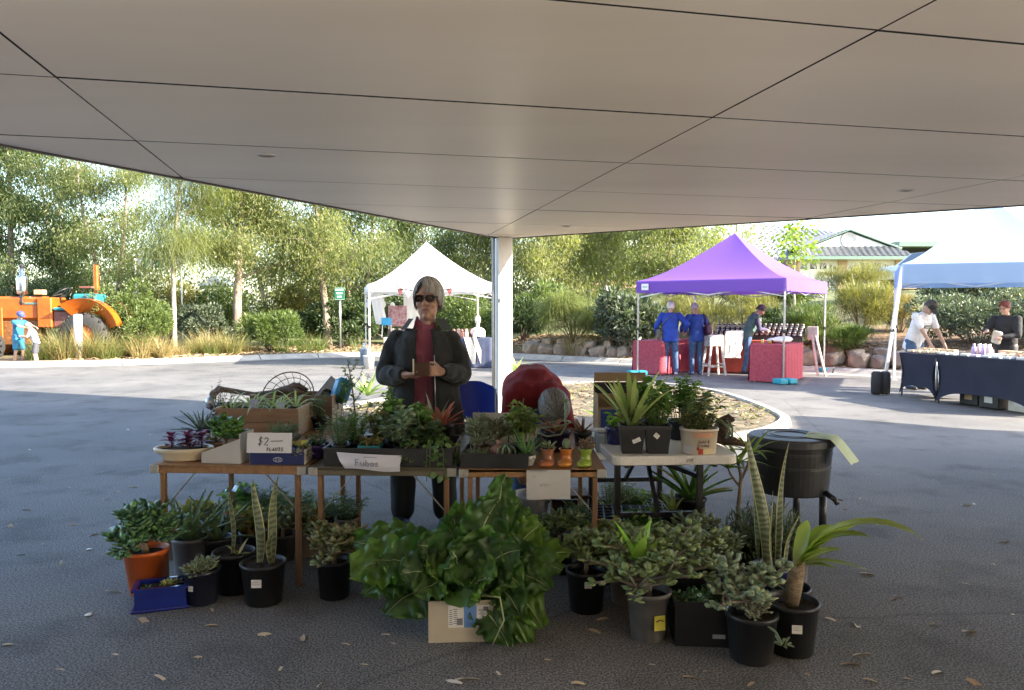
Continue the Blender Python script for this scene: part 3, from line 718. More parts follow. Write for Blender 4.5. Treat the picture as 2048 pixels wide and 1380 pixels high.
scatter(2500, (4.2, 12), (.3, 2.2), 'bark_litter', 'bark litter under the shrubs behind the stalls', M_chip, .14, .035)

# rock wall: every stone a piece of its own
wroot = thing('rock_wall', 'low wall of rough sandstone rocks behind the kerb', 'rock wall')
def rock(c, r, seed):
    rnd = random.Random(seed); bm = bmesh.new(); bmesh.ops.create_icosphere(bm, subdivisions=2, radius=1)
    off = Vector((rnd.uniform(0, 90), rnd.uniform(0, 90), 0))
    for v in bm.verts:
        q = v.co.normalized(); k = 1 + .32 * mnoise.noise(q * 1.4 + off) + .14 * mnoise.noise(q * 3.3 + off)
        q = Vector((max(-.72, min(.72, q.x * k)), max(-.75, min(.75, q.y * k)), max(-.7, min(.7, q.z * k)))) * 1.3
        v.co = Vector((q.x * r[0], q.y * r[1], q.z * r[2]))
    me = bpy.data.meshes.new('stone'); bm.to_mesh(me); bm.free(); me.materials.append(M_stone)
    o = link(bpy.data.objects.new('stone', me), wroot); o.location = c; o.rotation_euler = (rnd.uniform(-.3, .3), rnd.uniform(-.3, .3), rnd.uniform(-.8, .8))
    return o
x = .35; i = 0
while x < 12.5:
    w = random.uniform(.34, .62); y = ky(x + w / 2) + .72
    rock((x + w / 2, y, .22 + random.uniform(0, .08)), (w * .48, .22, random.uniform(.17, .24)), 100 + i); i += 1
    if random.random() < .8: rock((x + w * random.uniform(.1, .9), y + .2, .42 + random.uniform(0, .08)), (w * .34, .18, random.uniform(.10, .15)), 300 + i)
    x += w * .84
# ================================================================== people: helpers
TMP=bpy.data.scenes.new('workbench')
def remesh(o,vox,sm=3,dis=None):
 md=o.modifiers.new('r', 'REMESH');md.mode='VOXEL';md.voxel_size=vox;md.use_smooth_shade=True
 if sm:
  s_=o.modifiers.new('s', 'SMOOTH');s_.iterations=sm;s_.factor=.5
 par=o.parent;o.parent=None;col.objects.unlink(o);TMP.collection.objects.link(o)
 vl=TMP.view_layers[0];vl.update();ev=o.evaluated_get(vl.depsgraph)
 me=bpy.data.meshes.new_from_object(ev);old=o.data;mats=list(old.materials)
 o.modifiers.clear();me.name=old.name;me.materials.clear()
 for m in mats:me.materials.append(m)
 if dis:
  amp,sc,st=dis
  nv=len(me.vertices);co=np.empty(nv*3);nr=np.empty(nv*3)
  me.vertices.foreach_get('co',co);me.vertices.foreach_get('normal',nr);co=co.reshape(-1,3);nr=nr.reshape(-1,3)
  k_=np.array([mnoise.noise(q)+.5*mnoise.noise(q*2.1)for q in(Vector((c[0]*st[0],c[1]*st[1],c[2]*st[2]))*sc for c in co)])
  me.vertices.foreach_set('co',(co+nr*(amp*k_)[:,None]).ravel())
 me.polygons.foreach_set('use_smooth',[True]*len(me.polygons));me.update()
 o.data=me;TMP.collection.objects.unlink(o);col.objects.link(o);o.parent=par
 bpy.data.meshes.remove(old);return o
def rc(m,a,b,ra,rb,seg=12):
 a=Vector(a);b=Vector(b)
 m.ball(a,ra,seg,8);m.ball(b,rb,seg,8)
 if(b-a).length>1e-4:m.tube([a,b],[ra,rb],seg)
def ik(S,W,l1,l2,pole):
 S=Vector(S);W=Vector(W);d=W-S;L=min(d.length,(l1+l2)*.999);u=d.normalized()
 a=(l1*l1-l2*l2+L*L)/(2*L);h=math.sqrt(max(0,l1*l1-a*a))
 p=Vector(pole);p=(p-u*p.dot(u)).normalized()
 return S+u*a+p*h,S+u*L
def hand(m,w,d,nrm,side,s=1.0,curl=.6):
 """palm, four unequal bent fingers and a thumb off the palm's side"""
 d=Vector(d).normalized();nrm=Vector(nrm);nrm=(nrm-d*nrm.dot(d)).normalized();x=d.cross(nrm)*side
 w=Vector(w);palm=w+d*(.045*s)
 rc(m,w,w+d*.02*s,.024*s,.026*s)
 for k in(-1,0,1):rc(m,w+d*.02*s+x*(k*.016*s),w+d*.082*s+x*(k*.024*s),.015*s,.0135*s,8)
 for k,L in((-1.5,.062),(-.5,.076),(.5,.08),(1.5,.07)):
  p=w+d*.085*s+x*(k*.0195*s);dd=d.copy();r=.0092*s
  for j,f in enumerate((.42,.32,.26)):
   dd=(dd+nrm*(curl*(.45+.35*j))).normalized();q=p+dd*L*f*s
   rc(m,p,q,r,r*.9,8);p=q;r*=.9
 p=w+d*.03*s+x*.026*s;dd=(d*.6+x*.75+nrm*.35).normalized()
 q=p+dd*.042*s;rc(m,p,q,.012*s,.0105*s,8);q2=q+(d*.8+nrm*(.3+curl*.4)).normalized()*.032*s;rc(m,q,q2,.0105*s,.009*s,8)
def hair(parent,c,r,rot,cols,ends=(55,105,125),n=800,wid=.012,lift=1.06,seed=3,name='hair',wave=.02,part=0.0):
 """strands combed from the crown over the skull; ends = polar angle reached at front, sides, back (degrees)"""
 rnd=np.random.default_rng(seed);m=leafmat(name+'_%d'%int(cols[0][0]*1e4+cols[0][1]*1e5+seed),cols,rough=.5,transl=0,spec=.3)
 def endang(ph):
  t=(1-np.cos(ph+part*np.exp(-(ph/.9)**2)))/2
  return np.radians(np.where(t<.5,ends[0]+(ends[1]-ends[0])*np.clip(t*2,0,1)**.8,ends[1]+(ends[2]-ends[1])*(t*2-1)))
 fl=lambda th:np.where(th>np.pi/2,1-.28*(1-np.sin(th)),np.sin(th));K=7;ph=rnd.uniform(-np.pi,np.pi,n);e=endang(ph)*rnd.uniform(.75,1.05,n);st=rnd.uniform(0,.5,n)*e*.8
 rows=[];lf=lift*rnd.uniform(.985,1.035,n);tw=rnd.normal(0,.25,n);M=np.array(rot)if rot is not None else np.eye(3)
 for i in range(K+1):
  t=i/K;th=st+(e-st)*t;p2=ph+tw*t*.5+wave*np.sin(t*9+ph*7)
  k=lf*(1+.035*np.sin(t*3.1))
  for sgn in(-1,1):
   w=wid/r[0]*(1-.7*t**3)*.5*sgn;pp=p2+w/np.maximum(np.sin(th),.25)
   rows.append(np.stack([fl(th)*np.sin(pp)*r[0]*k,-fl(th)*np.cos(pp)*r[1]*k,np.cos(th)*r[2]*k],1))
 V=np.stack(rows,1).reshape(-1,3)@M.T+np.array(c);b=np.arange(n)*2*(K+1)
 F=np.concatenate([np.stack([b+2*i,b+2*i+1,b+2*i+3,b+2*i+2],1)for i in range(K)])
# closed under-shell so no scalp shows
 g=[];A=28
 for i in range(9):
  t=i/8;row=[]
  for a in range(A+1):
   p=-np.pi+2*np.pi*a/A;th=float(endang(np.array([p]))[0])*.93*t
   q=Vector((float(fl(th))*math.sin(p)*r[0],-float(fl(th))*math.cos(p)*r[1],math.cos(th)*r[2]))*(lift*.975)
   row.append(q)
  g.append(row)
 V2=np.array([tuple(q)for row in g for q in row])@M.T+np.array(c);k0=len(V)
 F2=np.array([[k0+i*(A+1)+j,k0+i*(A+1)+j+1,k0+(i+1)*(A+1)+j+1,k0+(i+1)*(A+1)+j]for i in range(8)for j in range(A)])
 return np_mesh(name,np.concatenate([V,V2]),np.concatenate([F,F2]),m,parent,smooth=True)
SKIN=mat('skin',(.56,.34,.25),(.50,.29,.21),rough=.5,scale=9,bump=.06,bscale=80)
SKIN2=mat('aged_skin',(.50,.31,.235),(.42,.24,.18),rough=.52,scale=14,bump=.22,bscale=55)
def person(label,loc,rz,H,lean=0.0,nod=0.0,wl=None,wr=None,top=None,legs=None,shoes=None,haircol=None,hairends=(55,105,125),hairn=800,sleeve=1.0,skin=SKIN,stance=.10,bulk=1.0,shorts=False,step=0.0,bend=0.0,vox=.011,hem=.47,faces=True,turn=0.0,lift=1.13):
 """one figure: body (one skin), top, trousers, hair and shoes; faces -y before rz"""
 k=H/1.65;root=thing('person',label, 'person',loc,rz,None)
 hip=Vector((0,0,.885*k));Rl=Matrix.Rotation(lean,3, 'X')
 def T(p):return hip+Rl@(Vector(p)*k-hip)
 sh=[T((s*.175*bulk,0,1.345))for s in(-1,1)];chest=T((0,0,1.20));neck=T((0,.01,1.40));nb=T((0,-.01,1.47))
 Rh=Matrix.Rotation(turn,3, 'Z')@Matrix.Rotation(lean+nod,3, 'X');hc=nb+Rh@Vector((0,-.015,.085*k))
 J={}
 body=MB();topm=MB();leg=MB()
# head
 rs=(.072*k,.092*k,.105*k);body.ball(hc,rs,20,14,Rh)
 H_=lambda p:hc+Rh@(Vector(p)*k)
 body.ball(H_((0,-.03,-.055)),(.052*k,.06*k,.062*k),14,10,Rh)
 rc(body,H_((0,-.085,.012)),H_((0,-.106,-.022)),.010*k,.014*k,8)
 for s in(-1,1):
  body.ball(H_((s*.074,.01,-.005)),(.010*k,.02*k,.03*k),8,8,Rh);body.ball(H_((s*.035,-.07,-.03)),(.024*k,.02*k,.022*k),8,6,Rh)
  body.ball(H_((s*.03,-.084,.03)),(.026*k,.012*k,.009*k),8,6,Rh)
 body.ball(H_((0,-.088,-.055)),(.024*k,.012*k,.008*k),8,6,Rh);body.ball(H_((0,-.078,-.092)),(.022*k,.02*k,.018*k),8,6,Rh)
 rc(body,neck,nb+Rh@Vector((0,0,.02*k)),.052*k,.05*k)
 rc(body,T((0,0,1.0)),T((0,0,1.30)),.09*k,.075*k);rc(body,sh[0]*.8+sh[1]*.2,sh[1]*.8+sh[0]*.2,.035*k,.035*k);rc(topm,sh[0],sh[1],.062*k,.062*k)
# torso garment
 zh=hem+.34
 pr=[(.0,zh),(.150,zh+.005),(.168,zh+.05),(.168,.98),(.163,1.08),(.172,1.2),(.172,1.28),(.145,1.345),(.085,1.395),(.06,1.42),(.0,1.425)]
 topm.lathe([(r_*k*bulk,(z_-.885)*k)for r_,z_ in pr],hip,20,1.0,.74,rot=Rl)
 arms=[]
 for i,(s,W)in enumerate(((-1,wl),(1,wr))):
  W=Vector(W)*1.0 if W is not None else sh[i]+Vector((s*.06,-.02,-.52*k))
  E,W=ik(sh[i],W,.285*k,.25*k,(s*.7,.6,-.5));arms.append((sh[i],E,W))
  rc(topm,sh[i],sh[i].lerp(E,min(1,sleeve*2)),.068*k*bulk,.056*k*bulk)
  if sleeve>.5:rc(topm,E,E.lerp(W,(sleeve-.5)*2*.96),.055*k,.043*k)
  rc(body,sh[i],E,.04*k,.038*k);rc(body,E,W,.038*k,.026*k)
  hd=(W-E).normalized();hand(body,W,hd,Vector((0,0,-1))+Vector((-s*.6,0,0)),s,.95*k,.5)
# legs
 for s in(-1,1):
  hp=Vector((s*.085*k,0,.86*k));an=Vector((s*stance,-s*step,.075*k));kn=hp.lerp(an,.5)+Vector((0,-.03-bend,0))
  if shorts:
   rc(leg,hp,hp.lerp(kn,.85),.095*k,.085*k);rc(body,hp,kn,.07*k,.052*k);rc(body,kn,an,.052*k,.034*k)
  else:
   rc(leg,hp,kn,.098*k*bulk,.07*k);rc(leg,kn,an+Vector((0,0,.01)),.068*k,.058*k);rc(body,hp,kn,.06*k,.045*k);rc(body,kn,an,.045*k,.033*k)
  sm_=MB();rc(sm_,an+Vector((0,.035,-.03)),an+Vector((s*.02,-.15*k,-.045)),.04,.03);sm_.ball(an+Vector((s*.01,-.09*k,-.035)),(.046,.085,.036),12,8)
  so_=sm_.build('shoe',shoes,root);remesh(so_,.011,2)
  for v in so_.data.vertices:v.co.z=max(v.co.z,.002)
 leg.ball((0,.005,.90*k),(.155*k*bulk,.115*k*bulk,.11*k),16,10);rc(body,(0,0,.9*k),T((0,0,1.0)),.09*k,.09*k)
 b=body.build('body',skin,root);remesh(b,min(vox,.009),2)
 t_=topm.build('top',top,root);remesh(t_,vox,3,(.007*k,9,(1,1,1.6)))
 l_=leg.build('shorts' if shorts else 'trousers',legs,root);remesh(l_,vox,3,(.006*k,9,(1,1,.6)))
 if haircol:hair(root,tuple(hc+Rh@Vector((0,.008*k,.008*k))),(rs[0]*1.06,rs[1]*1.04,rs[2]*1.05),Rh,haircol,hairends,hairn,seed=int(abs(loc[0]*97+loc[1]*13))%1000,lift=lift)
 J.update(root=root,hc=hc,Rh=Rh,sh=sh,arms=arms,T=T,k=k,H_=H_);return J
def gpt(px,py):p=on_z(px,py,0);return(p.x,p.y,0)
M_denim=mat('blue_denim',(.07,.13,.26),(.04,.08,.17),rough=.85,scale=14,bump=.15,bscale=300)
M_bluej=mat('royal_blue_fleece',(.025,.07,.42),(.02,.05,.32),rough=.9,scale=10,bump=.2,bscale=120)
M_bluej2=mat('cobalt_jacket',(.03,.08,.36),(.02,.055,.27),rough=.85,scale=10,bump=.2,bscale=90)
M_shoe_w=mat('white_trainer',(.62,.63,.65),(.5,.51,.54),rough=.6)
M_shoe_b=mat('blue_trainer',(.05,.1,.3),(.25,.3,.42),rough=.6,scale=25)
M_shoe_d=mat('dark_shoe',(.03,.03,.035),rough=.6)
GREY_H=[(.46,.44,.41),(.62,.6,.57),(.3,.29,.27),(.55,.53,.5)]
# ================================================================== marquees
def fabric(name,c,tr=.25):
 m=leafmat(name,[c,tuple(x*.97 for x in c)],rough=.75,transl=tr,spec=.2,tcol=(1,1,1));return m
def marquee(name,label,C,ze,val,zp,fab,logo=None,leg_lean=None,frame=M_metal,fabs=None,legw=.04):
 """C: ground corners front-left, front-right, rear-right, rear-left"""
 c=sum((Vector(p)for p in C),Vector())/4;root=thing(name,label, 'marquee',(c.x,c.y,0))
 L=[Vector((p[0]-c.x,p[1]-c.y,0))for p in C];apex=Vector((0,0,zp));N=10
 for i in range(4):
  a,b=L[i],L[(i+1)%4];f=(fabs or[fab]*4)[i]
  g=[]
  for r_ in range(9):
   t=r_/8;row=[]
   for k in range(N+1):
    s=k/N;e=a.lerp(b,s);e.z=ze
    p=e.lerp(apex,t);p.z=ze+(zp-ze)*(t**1.35)-.05*math.sin(math.pi*s)*(1-t)*t*4*.6
    row.append(p)
   g.append(row)
  MB().sheet(g).build('canopy_panel',f,root)
  out=Vector(((a+b).y*0,0,0));mid=(a+b)/2;nn=Vector((mid.x,mid.y,0)).normalized()
  g=[]
  for r_ in range(4):
   t=r_/3;g.append([a.lerp(b,k/16)*1.0+nn*(.012+.012*math.sin(k*2.1+i)*t)+Vector((0,0,ze-val*t))for k in range(17)])
  MB().sheet(g).build('valance',f,root)
  a=a*.965;b=b*.965;m=MB();m.bar(a+Vector((0,0,ze-.10)),(a+b)/2+Vector((0,0,ze-.32)),.022);m.bar((a+b)/2+Vector((0,0,ze-.32)),b+Vector((0,0,ze-.10)),.022)
  m.bar(a+Vector((0,0,ze-.36)),(a+b)/2+Vector((0,0,ze-.06)),.022);m.bar((a+b)/2+Vector((0,0,ze-.06)),b+Vector((0,0,ze-.36)),.022)
  m.build('truss',frame,root)
 for i in range(4):
  m=MB();top=L[i]*.985+Vector((0,0,ze-.02));ft=L[i]*.985
  if leg_lean and i in leg_lean:ft=ft+Vector(leg_lean[i])
  midp=ft.lerp(top,.5);m.bar(ft,midp,legw*.8);m.bar(midp,top,legw);lg=m.build('leg',frame,root)
  MB().box(ft+Vector((0,0,.006)),(.11,.11,.012)).build('foot_plate',frame,lg)
  MB().box(ft.lerp(top,.5),(.055,.055,.07),bev=.008).build('clamp',M_blackp,lg)
 m=MB();m.bar((0,0,zp-.03),(0,0,zp-.55),.035)
 for i in range(4):m.bar((0,0,zp-.52),L[i]*.5+Vector((0,0,ze+(zp-ze)*.39-.14)),.022);m.bar(L[i]*.5+Vector((0,0,ze+(zp-ze)*.39-.14)),L[i]*.98+Vector((0,0,ze-.25)),.022)
 m.build('roof_frame',frame,root)
 return root,L
FW=fabric('white_canvas',(.82,.82,.82),.3);FP=fabric('purple_canvas',(.21,.10,.50),.2);FB=fabric('pale_blue_canvas',(.30,.44,.68),.25)
# purple marquee
pFR=on_z(1568,768);pRR=on_z(1650,745);pFL=on_z(1272,751);pRL=pFL+pRR-pFR
root,L=marquee('purple_marquee', 'purple marquee with concave peak over the red cloth jam stall',[pFL,pFR,pRR,pRL],2.12,.26,3.24,FP)
fl,fr=L[0],L[1];dd=(fr-fl).normalized();nn=Vector((dd.y,-dd.x,0));q=fl+dd*.22+nn*.04+Vector((0,0,1.99))
MB().box(q,(.17,.006,.14),rot=Euler((0,0,math.atan2(dd.y,dd.x)))).build('brand_patch',M_white,root)
MB().box(q+nn*.005,(.11,.004,.03),rot=Euler((0,0,math.atan2(dd.y,dd.x)))).build('patch_print',mat('pale_green_print',(.35,.5,.42)),root)
M_teal=mat('teal_plastic',(.02,.32,.42),(.015,.26,.36),rough=.45)
for i,(p,nm)in enumerate(((pFL, 'turquoise leg weight below the red flowers'),(pFR, 'turquoise leg weight in front of the pink cloth corner'),(pRR, 'turquoise leg weight on the kerb side rear leg'))):
 r_=thing('leg_weight',nm, 'tent weight',(p.x,p.y,0),.3, 'marquee leg weights')
 for s in(-1,1):MB().box((s*.11,-.03,.06),(.20,.26,.11),bev=.02).build('weight_half',M_teal,r_)
# white marquee
wFL=on_z(738,737);wFR=Vector((wFL.x+3.25,wFL.y-.1,0));wRR=Vector((wFR.x-.62,wFR.y+3.15,0));wRL=Vector((wFL.x-.72,wFL.y+3.15,0))
rootw,Lw=marquee('white_marquee', 'white marquee with tall peak left of the column',[wFL,wFR,wRR,wRL],2.12,.19,3.32,FW,frame=M_white)
for p,nm in((wRL, 'pale blue plastic tub weighting the rear left white marquee leg'),(wFL, 'white block weight at the front left white marquee leg')):
 r_=thing('leg_weight',nm, 'tent weight',(p.x+(.0 if p is wFL else-.02),p.y,0),0,None)
 MB().lathe([(.12,0),(.14,.3),(.155,.31),(.155,.33),(.13,.33)],(0,0,0),18).build('tub',mat('pale_blue_plastic',(.5,.62,.8),rough=.4)if p is wRL else M_white,r_)
 MB().tube([(0,0,.3),(0,0,.5)],.045,10).build('sleeve',M_white,r_)
# blue-white marquee
bFL=on_z(1762,789);bFR=Vector((bFL.x+3.0,bFL.y-1.0,0));bRR=Vector((bFR.x+1.4,bFR.y+2.75,0));bRL=Vector((bFL.x+1.62,bFL.y+2.75,0))
rootb,Lb=marquee('blue_marquee', 'pale blue marquee at the right edge over the black clothed tables',[bFL+Vector((.30,0,0)),bFR,bRR,bRL],2.28,.34,3.6,FB,leg_lean={0:(-.30,0,0)},legw=.055,frame=M_white)
r_=thing('leg_bag', 'black weight bag strapped round the right stall marquee leg', 'weight bag',(bFL.x-.02,bFL.y,0))
for s in(-1,1):
 m=MB();m.lathe([(.06,.01),(.085,.03),(.09,.2),(.085,.38),(.055,.41)],(s*.075,-.02,0),14);m.build('bag_tube',mat('black_canvas',(.03,.03,.035),rough=.9,bump=.2),r_)
# ================================================================== jam stall
M_red=mat('red_damask_cloth',(.42,.07,.10),(.32,.045,.07),rough=.85,scale=16,bump=.5,bscale=22)
M_redo=mat('orange_red_cloth',(.55,.10,.06),(.46,.08,.05),rough=.85,scale=10)
def cloth_table(name,label,c,w,d,h,rz,m,wav=.015,cat='table',group=None,clear=.02):
 root=thing(name,label,cat,(c[0],c[1],0),rz,group)
 MB().box((0,0,h),(w,d,.02),bev=.006).build('table_top',M_white,root)
 n=60;g=[[],[],[],[]];per=2*(w+d)
 for i in range(n+1):
  s=per*i/n
  if s<w:p=Vector((-w/2+s,-d/2,0));o=Vector((0,-1,0))
  elif s<w+d:p=Vector((w/2,-d/2+s-w,0));o=Vector((1,0,0))
  elif s<2*w+d:p=Vector((w/2-(s-w-d),d/2,0));o=Vector((0,1,0))
  else:p=Vector((-w/2,d/2-(s-2*w-d),0));o=Vector((-1,0,0))
  a=math.sin(i*1.9)*wav
  for j,(zz,k)in enumerate(((h+.014,.005),(h-.04,.012),(h*.5,.02+a*.6),(clear,.03+a))):g[j].append(p+o*k+Vector((0,0,zz)))
 MB().sheet(g).build('cloth_skirt',m,root)
 MB().box((0,0,h+.014),(w+.012,d+.012,.006),bev=.002).build('cloth_top',m,root)
 for sx in(-1,1):
  for sy in(-1,1):MB().bar((sx*(w/2-.08),sy*(d/2-.08),0),(sx*(w/2-.08),sy*(d/2-.08),h-.012),.03).build('leg',M_metal,root)
 return root
th=math.atan2(pFR.y-pFL.y,pFR.x-pFL.x);ux=Vector((math.cos(th),math.sin(th),0));uy=Vector((-math.sin(th),math.cos(th),0))
def pst(px,py,fwd=0):return on_z(px,py)
a=on_z(1498,752);b=on_z(1600,752)
t1c=pFR+uy*.75+ux*-.36;cloth_table('jam_table', 'table in red damask cloth at the right front leg of the purple marquee',t1c,.70,1.35,.76,th,M_red)
t2c=pFL+uy*1.15+ux*.12;cloth_table('jam_table', 'table in red damask cloth at the left side of the purple marquee',t2c,.72,1.6,.76,th,M_red)
t3c=(pFL+pFR)/2+uy*2.25;cloth_table('jam_table', 'orange red clothed table along the rear of the purple marquee',t3c,2.0,.7,.76,th,M_redo)
# jar shelf with rows of jam jars
sr=thing('jar_rack', 'black stepped rack of jam jars on the rear table', 'rack',tuple(t3c+ux*.1+Vector((0,0,.78))),th)
for k in range(3):MB().box((.25,.05+.11*k,.045+.09*k),(2.1,.10,.09)).build('step',M_blackm,sr)
M_jam=mat('jam',(.12,.012,.015),(.07,.008,.01),rough=.15,scale=8);M_lab=mat('jar_label',(.5,.5,.5),(.4,.4,.42),rough=.6,scale=40);M_lidd=mat('jar_lid',(.6,.58,.55),(.1,.1,.1),rough=.35,scale=30)
jar0=None;mrot=Matrix.Rotation(th,3, 'Z')
rown=('front row', 'middle row', 'top row')
for k in range(3):
 for i in range(17):
  loc=Vector(sr.location)+mrot@Vector((-.72+i*.122,.05+.11*k,.091+.09*k))
  lab='small jam jar, %s on the %s of the stepped rack'%(nth(i,17),rown[k])
  if jar0 is None:
   jar0=thing('jam_jar',lab, 'jar',loc,th, 'jam jars on the %s'%rown[k])
   MB().lathe([(.03,0),(.038,.005),(.038,.075),(.032,.085)],(0,0,0),10).build('glass',M_jam,jar0)
   MB().lathe([(.0392,.02),(.0392,.062)],(0,0,0),10,closed_ends=False).build('paper_label',M_lab,jar0)
   MB().lathe([(.037,.083),(.037,.1),(.034,.103)],(0,0,0),10).build('lid',M_lidd,jar0);j_=jar0
  else:j_=copy_tree(jar0)
  j_.location=loc;j_['label']=lab;j_['group']='jam jars on the %s'%rown[k]
tz=.782
for i in range(7):
 q=t1c+ux*random.uniform(-.25,.3)+uy*(-.45+.15*i)
 r_=thing('preserve_jar', 'small preserve jar on the front red table, %s by depth'%nth(i,7, 'front', 'rear'), 'jar',(q.x,q.y,tz),0, 'jars on the front red table')
 MB().lathe([(.025,0),(.032,.005),(.032,.06),(.027,.07)],(0,0,0),10).build('glass',random.choice([mat('honey',(.5,.28,.05),rough=.15),M_jam,mat('lemon_curd',(.6,.5,.08),rough=.2)]),r_)
 MB().lathe([(.031,.068),(.031,.083)],(0,0,0),10).build('lid',M_white,r_)
q=t1c+uy*.1
r_=thing('folded_cloths', 'heap of folded white cloths on the front red table', 'cloth',(q.x,q.y,tz),th)
m=MB();m.ball((0,0,.05),(.26,.24,.06),16,8);m.ball((.05,.15,.08),(.2,.16,.06),14,8);o_=m.build('cloth_heap',M_white,r_);remesh(o_,.02,1,(.015,9,(1,1,1)))
# white stool, tray on it, flowers
q=on_z(1433,752);q=Vector((q.x,q.y+.25,0));sroot=thing('white_stool', 'chipped white wooden stool with a wire tray beside the red table', 'stool',(q.x,q.y,0),.2)
for sx in(-1,1):
 for sy in(-1,1):MB().bar((sx*.21,sy*.17,0),(sx*.13,sy*.12,.66),.042).build('leg',mat('chipped_white',(.75,.73,.68),(.35,.3,.25),rough=.7,scale=12),sroot)
m=MB();m.bar((-.19,-.155,.2),(.19,-.155,.2),.03);m.bar((-.19,.155,.2),(.19,.155,.2),.03);m.bar((-.19,-.155,.25),(-.19,.155,.25),.03);m.bar((.19,-.155,.25),(.19,.155,.25),.03);m.build('rung',MATS['chipped_white'],sroot)
MB().box((0,0,.675),(.34,.3,.03),bev=.01).build('seat',MATS['chipped_white'],sroot)
r_=thing('paper_crate', 'grey tray of papers standing on the white stool', 'tray',(q.x,q.y,.69),.2)
MB().box((0,0,.1),(.34,.26,.2),bev=.01).build('tray_body',mat('newsprint',(.55,.54,.52),(.25,.25,.26),rough=.8,scale=16),r_)
MB().box((.02,0,.21),(.3,.24,.03),bev=.008).build('paper_stack',M_white,r_)
q=on_z(1272,745);r_=thing('flower_stand', 'red paper flowers on a white stem at the left purple marquee leg', 'flowers',(q.x,q.y-.15,.1))
MB().tube([(0,0,0),(0,0,.42)],.02,8).build('stem',M_white,r_)
m=MB()
for i in range(26):a=random.uniform(0,6.28);m.leaf((0,0,.42),(math.cos(a),math.sin(a),random.uniform(-.3,.9)),random.uniform(.12,.24),.12,droop=1.0,seg=3)
m.build('petals',leafmat('red_petals',[(.4,.02,.02),(.5,.04,.03),(.3,.01,.01)],transl=.2),r_)
q=pRR+ux*-.25+uy*-.9;r_=thing('folding_easel', 'pinkish white folding easel leaning at the right end of the jam stall', 'easel',(q.x+.2,q.y-.2,0),th)
for s in(-1,1):MB().bar((s*.08+.14,-.1,0),(s*.03-.12,.12,1.02),.04).build('leg',mat('pink_white_wood',(.7,.58,.55),rough=.7),r_)
MB().box((-.12,.1,.95),(.22,.05,.3),rot=Euler((.1,0,0)),bev=.006).build('board',MATS['pink_white_wood'],r_)
# shoppers at the jam stall
d0=Vector((.35,1,0)).normalized()
J=person('shopper in royal blue fleece and jeans, leftmost at the jam stall',gpt(1340,750),R(180-12),1.66,lean=.10,nod=.25,wl=(-.33,-.12,1.0),wr=(.30,-.25,.92),top=M_bluej,legs=M_denim,shoes=M_shoe_w,haircol=[(.78,.76,.72),(.9,.88,.85),(.6,.58,.55)],hairends=(50,100,130),bulk=1.08,stance=.13,hem=.40)
b_=thing('shoulder_bag', 'small olive handbag hanging on the leftmost shopper in royal blue', 'bag',gpt(1340,750),R(180-12))
MB().box((.26,-.02,.93),(.1,.24,.24),bev=.03).build('bag_body',mat('olive_leather',(.12,.11,.08),rough=.5,bump=.2),b_);MB().tube([(.24,-.08,1.03),(.12,.14,1.25),(-.1,.08,1.43),(-.17,-.05,1.40),(.06,-.16,1.2),(.26,-.1,1.03)],.009,6).build('strap',MATS['olive_leather'],b_)
J=person('shopper in cobalt jacket with shoulder bag, second at the jam stall',gpt(1392,749),R(180+10),1.62,lean=.12,nod=.3,wl=(-.22,-.32,1.05),wr=(.24,-.3,1.0),top=M_bluej2,legs=M_denim,shoes=M_shoe_b,haircol=GREY_H,hairends=(50,90,118),bulk=1.05,stance=.10,hem=.42)
b_=thing('shoulder_bag', 'maroon and cream shoulder bag of the second blue jacketed shopper', 'bag',gpt(1392,749),R(180+10))
MB().box((-.23,.1,1.02),(.12,.3,.26),bev=.04,rot=Euler((.3,0,0))).build('bag_body',mat('maroon_leather',(.1,.03,.06),rough=.45),b_);MB().box((-.245,.1,.95),(.11,.302,.13),bev=.03,rot=Euler((.3,0,0))).build('cream_panel',mat('cream_leather',(.68,.62,.5),rough=.5),b_)
MB().tube([(-.23,-.02,1.12),(-.2,.02,1.34),(-.13,.03,1.42),(-.2,.12,1.3),(-.23,.2,1.14)],.009,6).build('strap',MATS['maroon_leather'],b_)
M_vest=mat('green_vest',(.10,.19,.17),(.07,.14,.13),rough=.7,scale=8,bump=.35,bscale=14)
J=person('stallholder in green padded vest with white towel, leaning over the stool',gpt(1492,747),R(85),1.66,lean=.42,nod=.35,wl=(-.12,-.42,1.02),wr=(.16,-.40,.95),top=M_vest,legs=M_denim,shoes=M_shoe_d,haircol=[(.05,.04,.04),(.1,.085,.08),(.16,.14,.13)],hairends=(62,100,120),bulk=1.08,sleeve=.12,skin=SKIN,hem=.42,step=.06)
sl=MB()
for S_,E_,W_ in J['arms']:rc(sl,S_,E_,.064,.055);rc(sl,E_,E_.lerp(W_,.92),.054,.042)
remesh(sl.build('sleeves',mat('plum_sleeve',(.07,.06,.12),(.05,.04,.09),rough=.85),J['root']),.011,3,(.006,9,(1,1,1)))
b_=thing('white_towel', 'white towel hanging over the arm of the green vested stallholder', 'towel',gpt(1462,747),0)
g=[[Vector((-.19+.4*k/10+.03*math.sin(j*2+k)*j/8-.06*j/8,-.22+.025*math.sin(k*2.3+j*.4)*(.3+j/8),1.0-.62*j/8))for k in range(11)]for j in range(9)]
g2=[[p+Vector((0,.10*min(1,j/2)+.01,-.0))for p in r_]for j,r_ in enumerate(g)]
MB().sheet(g).sheet(g2).build('towel_cloth',M_white,b_)
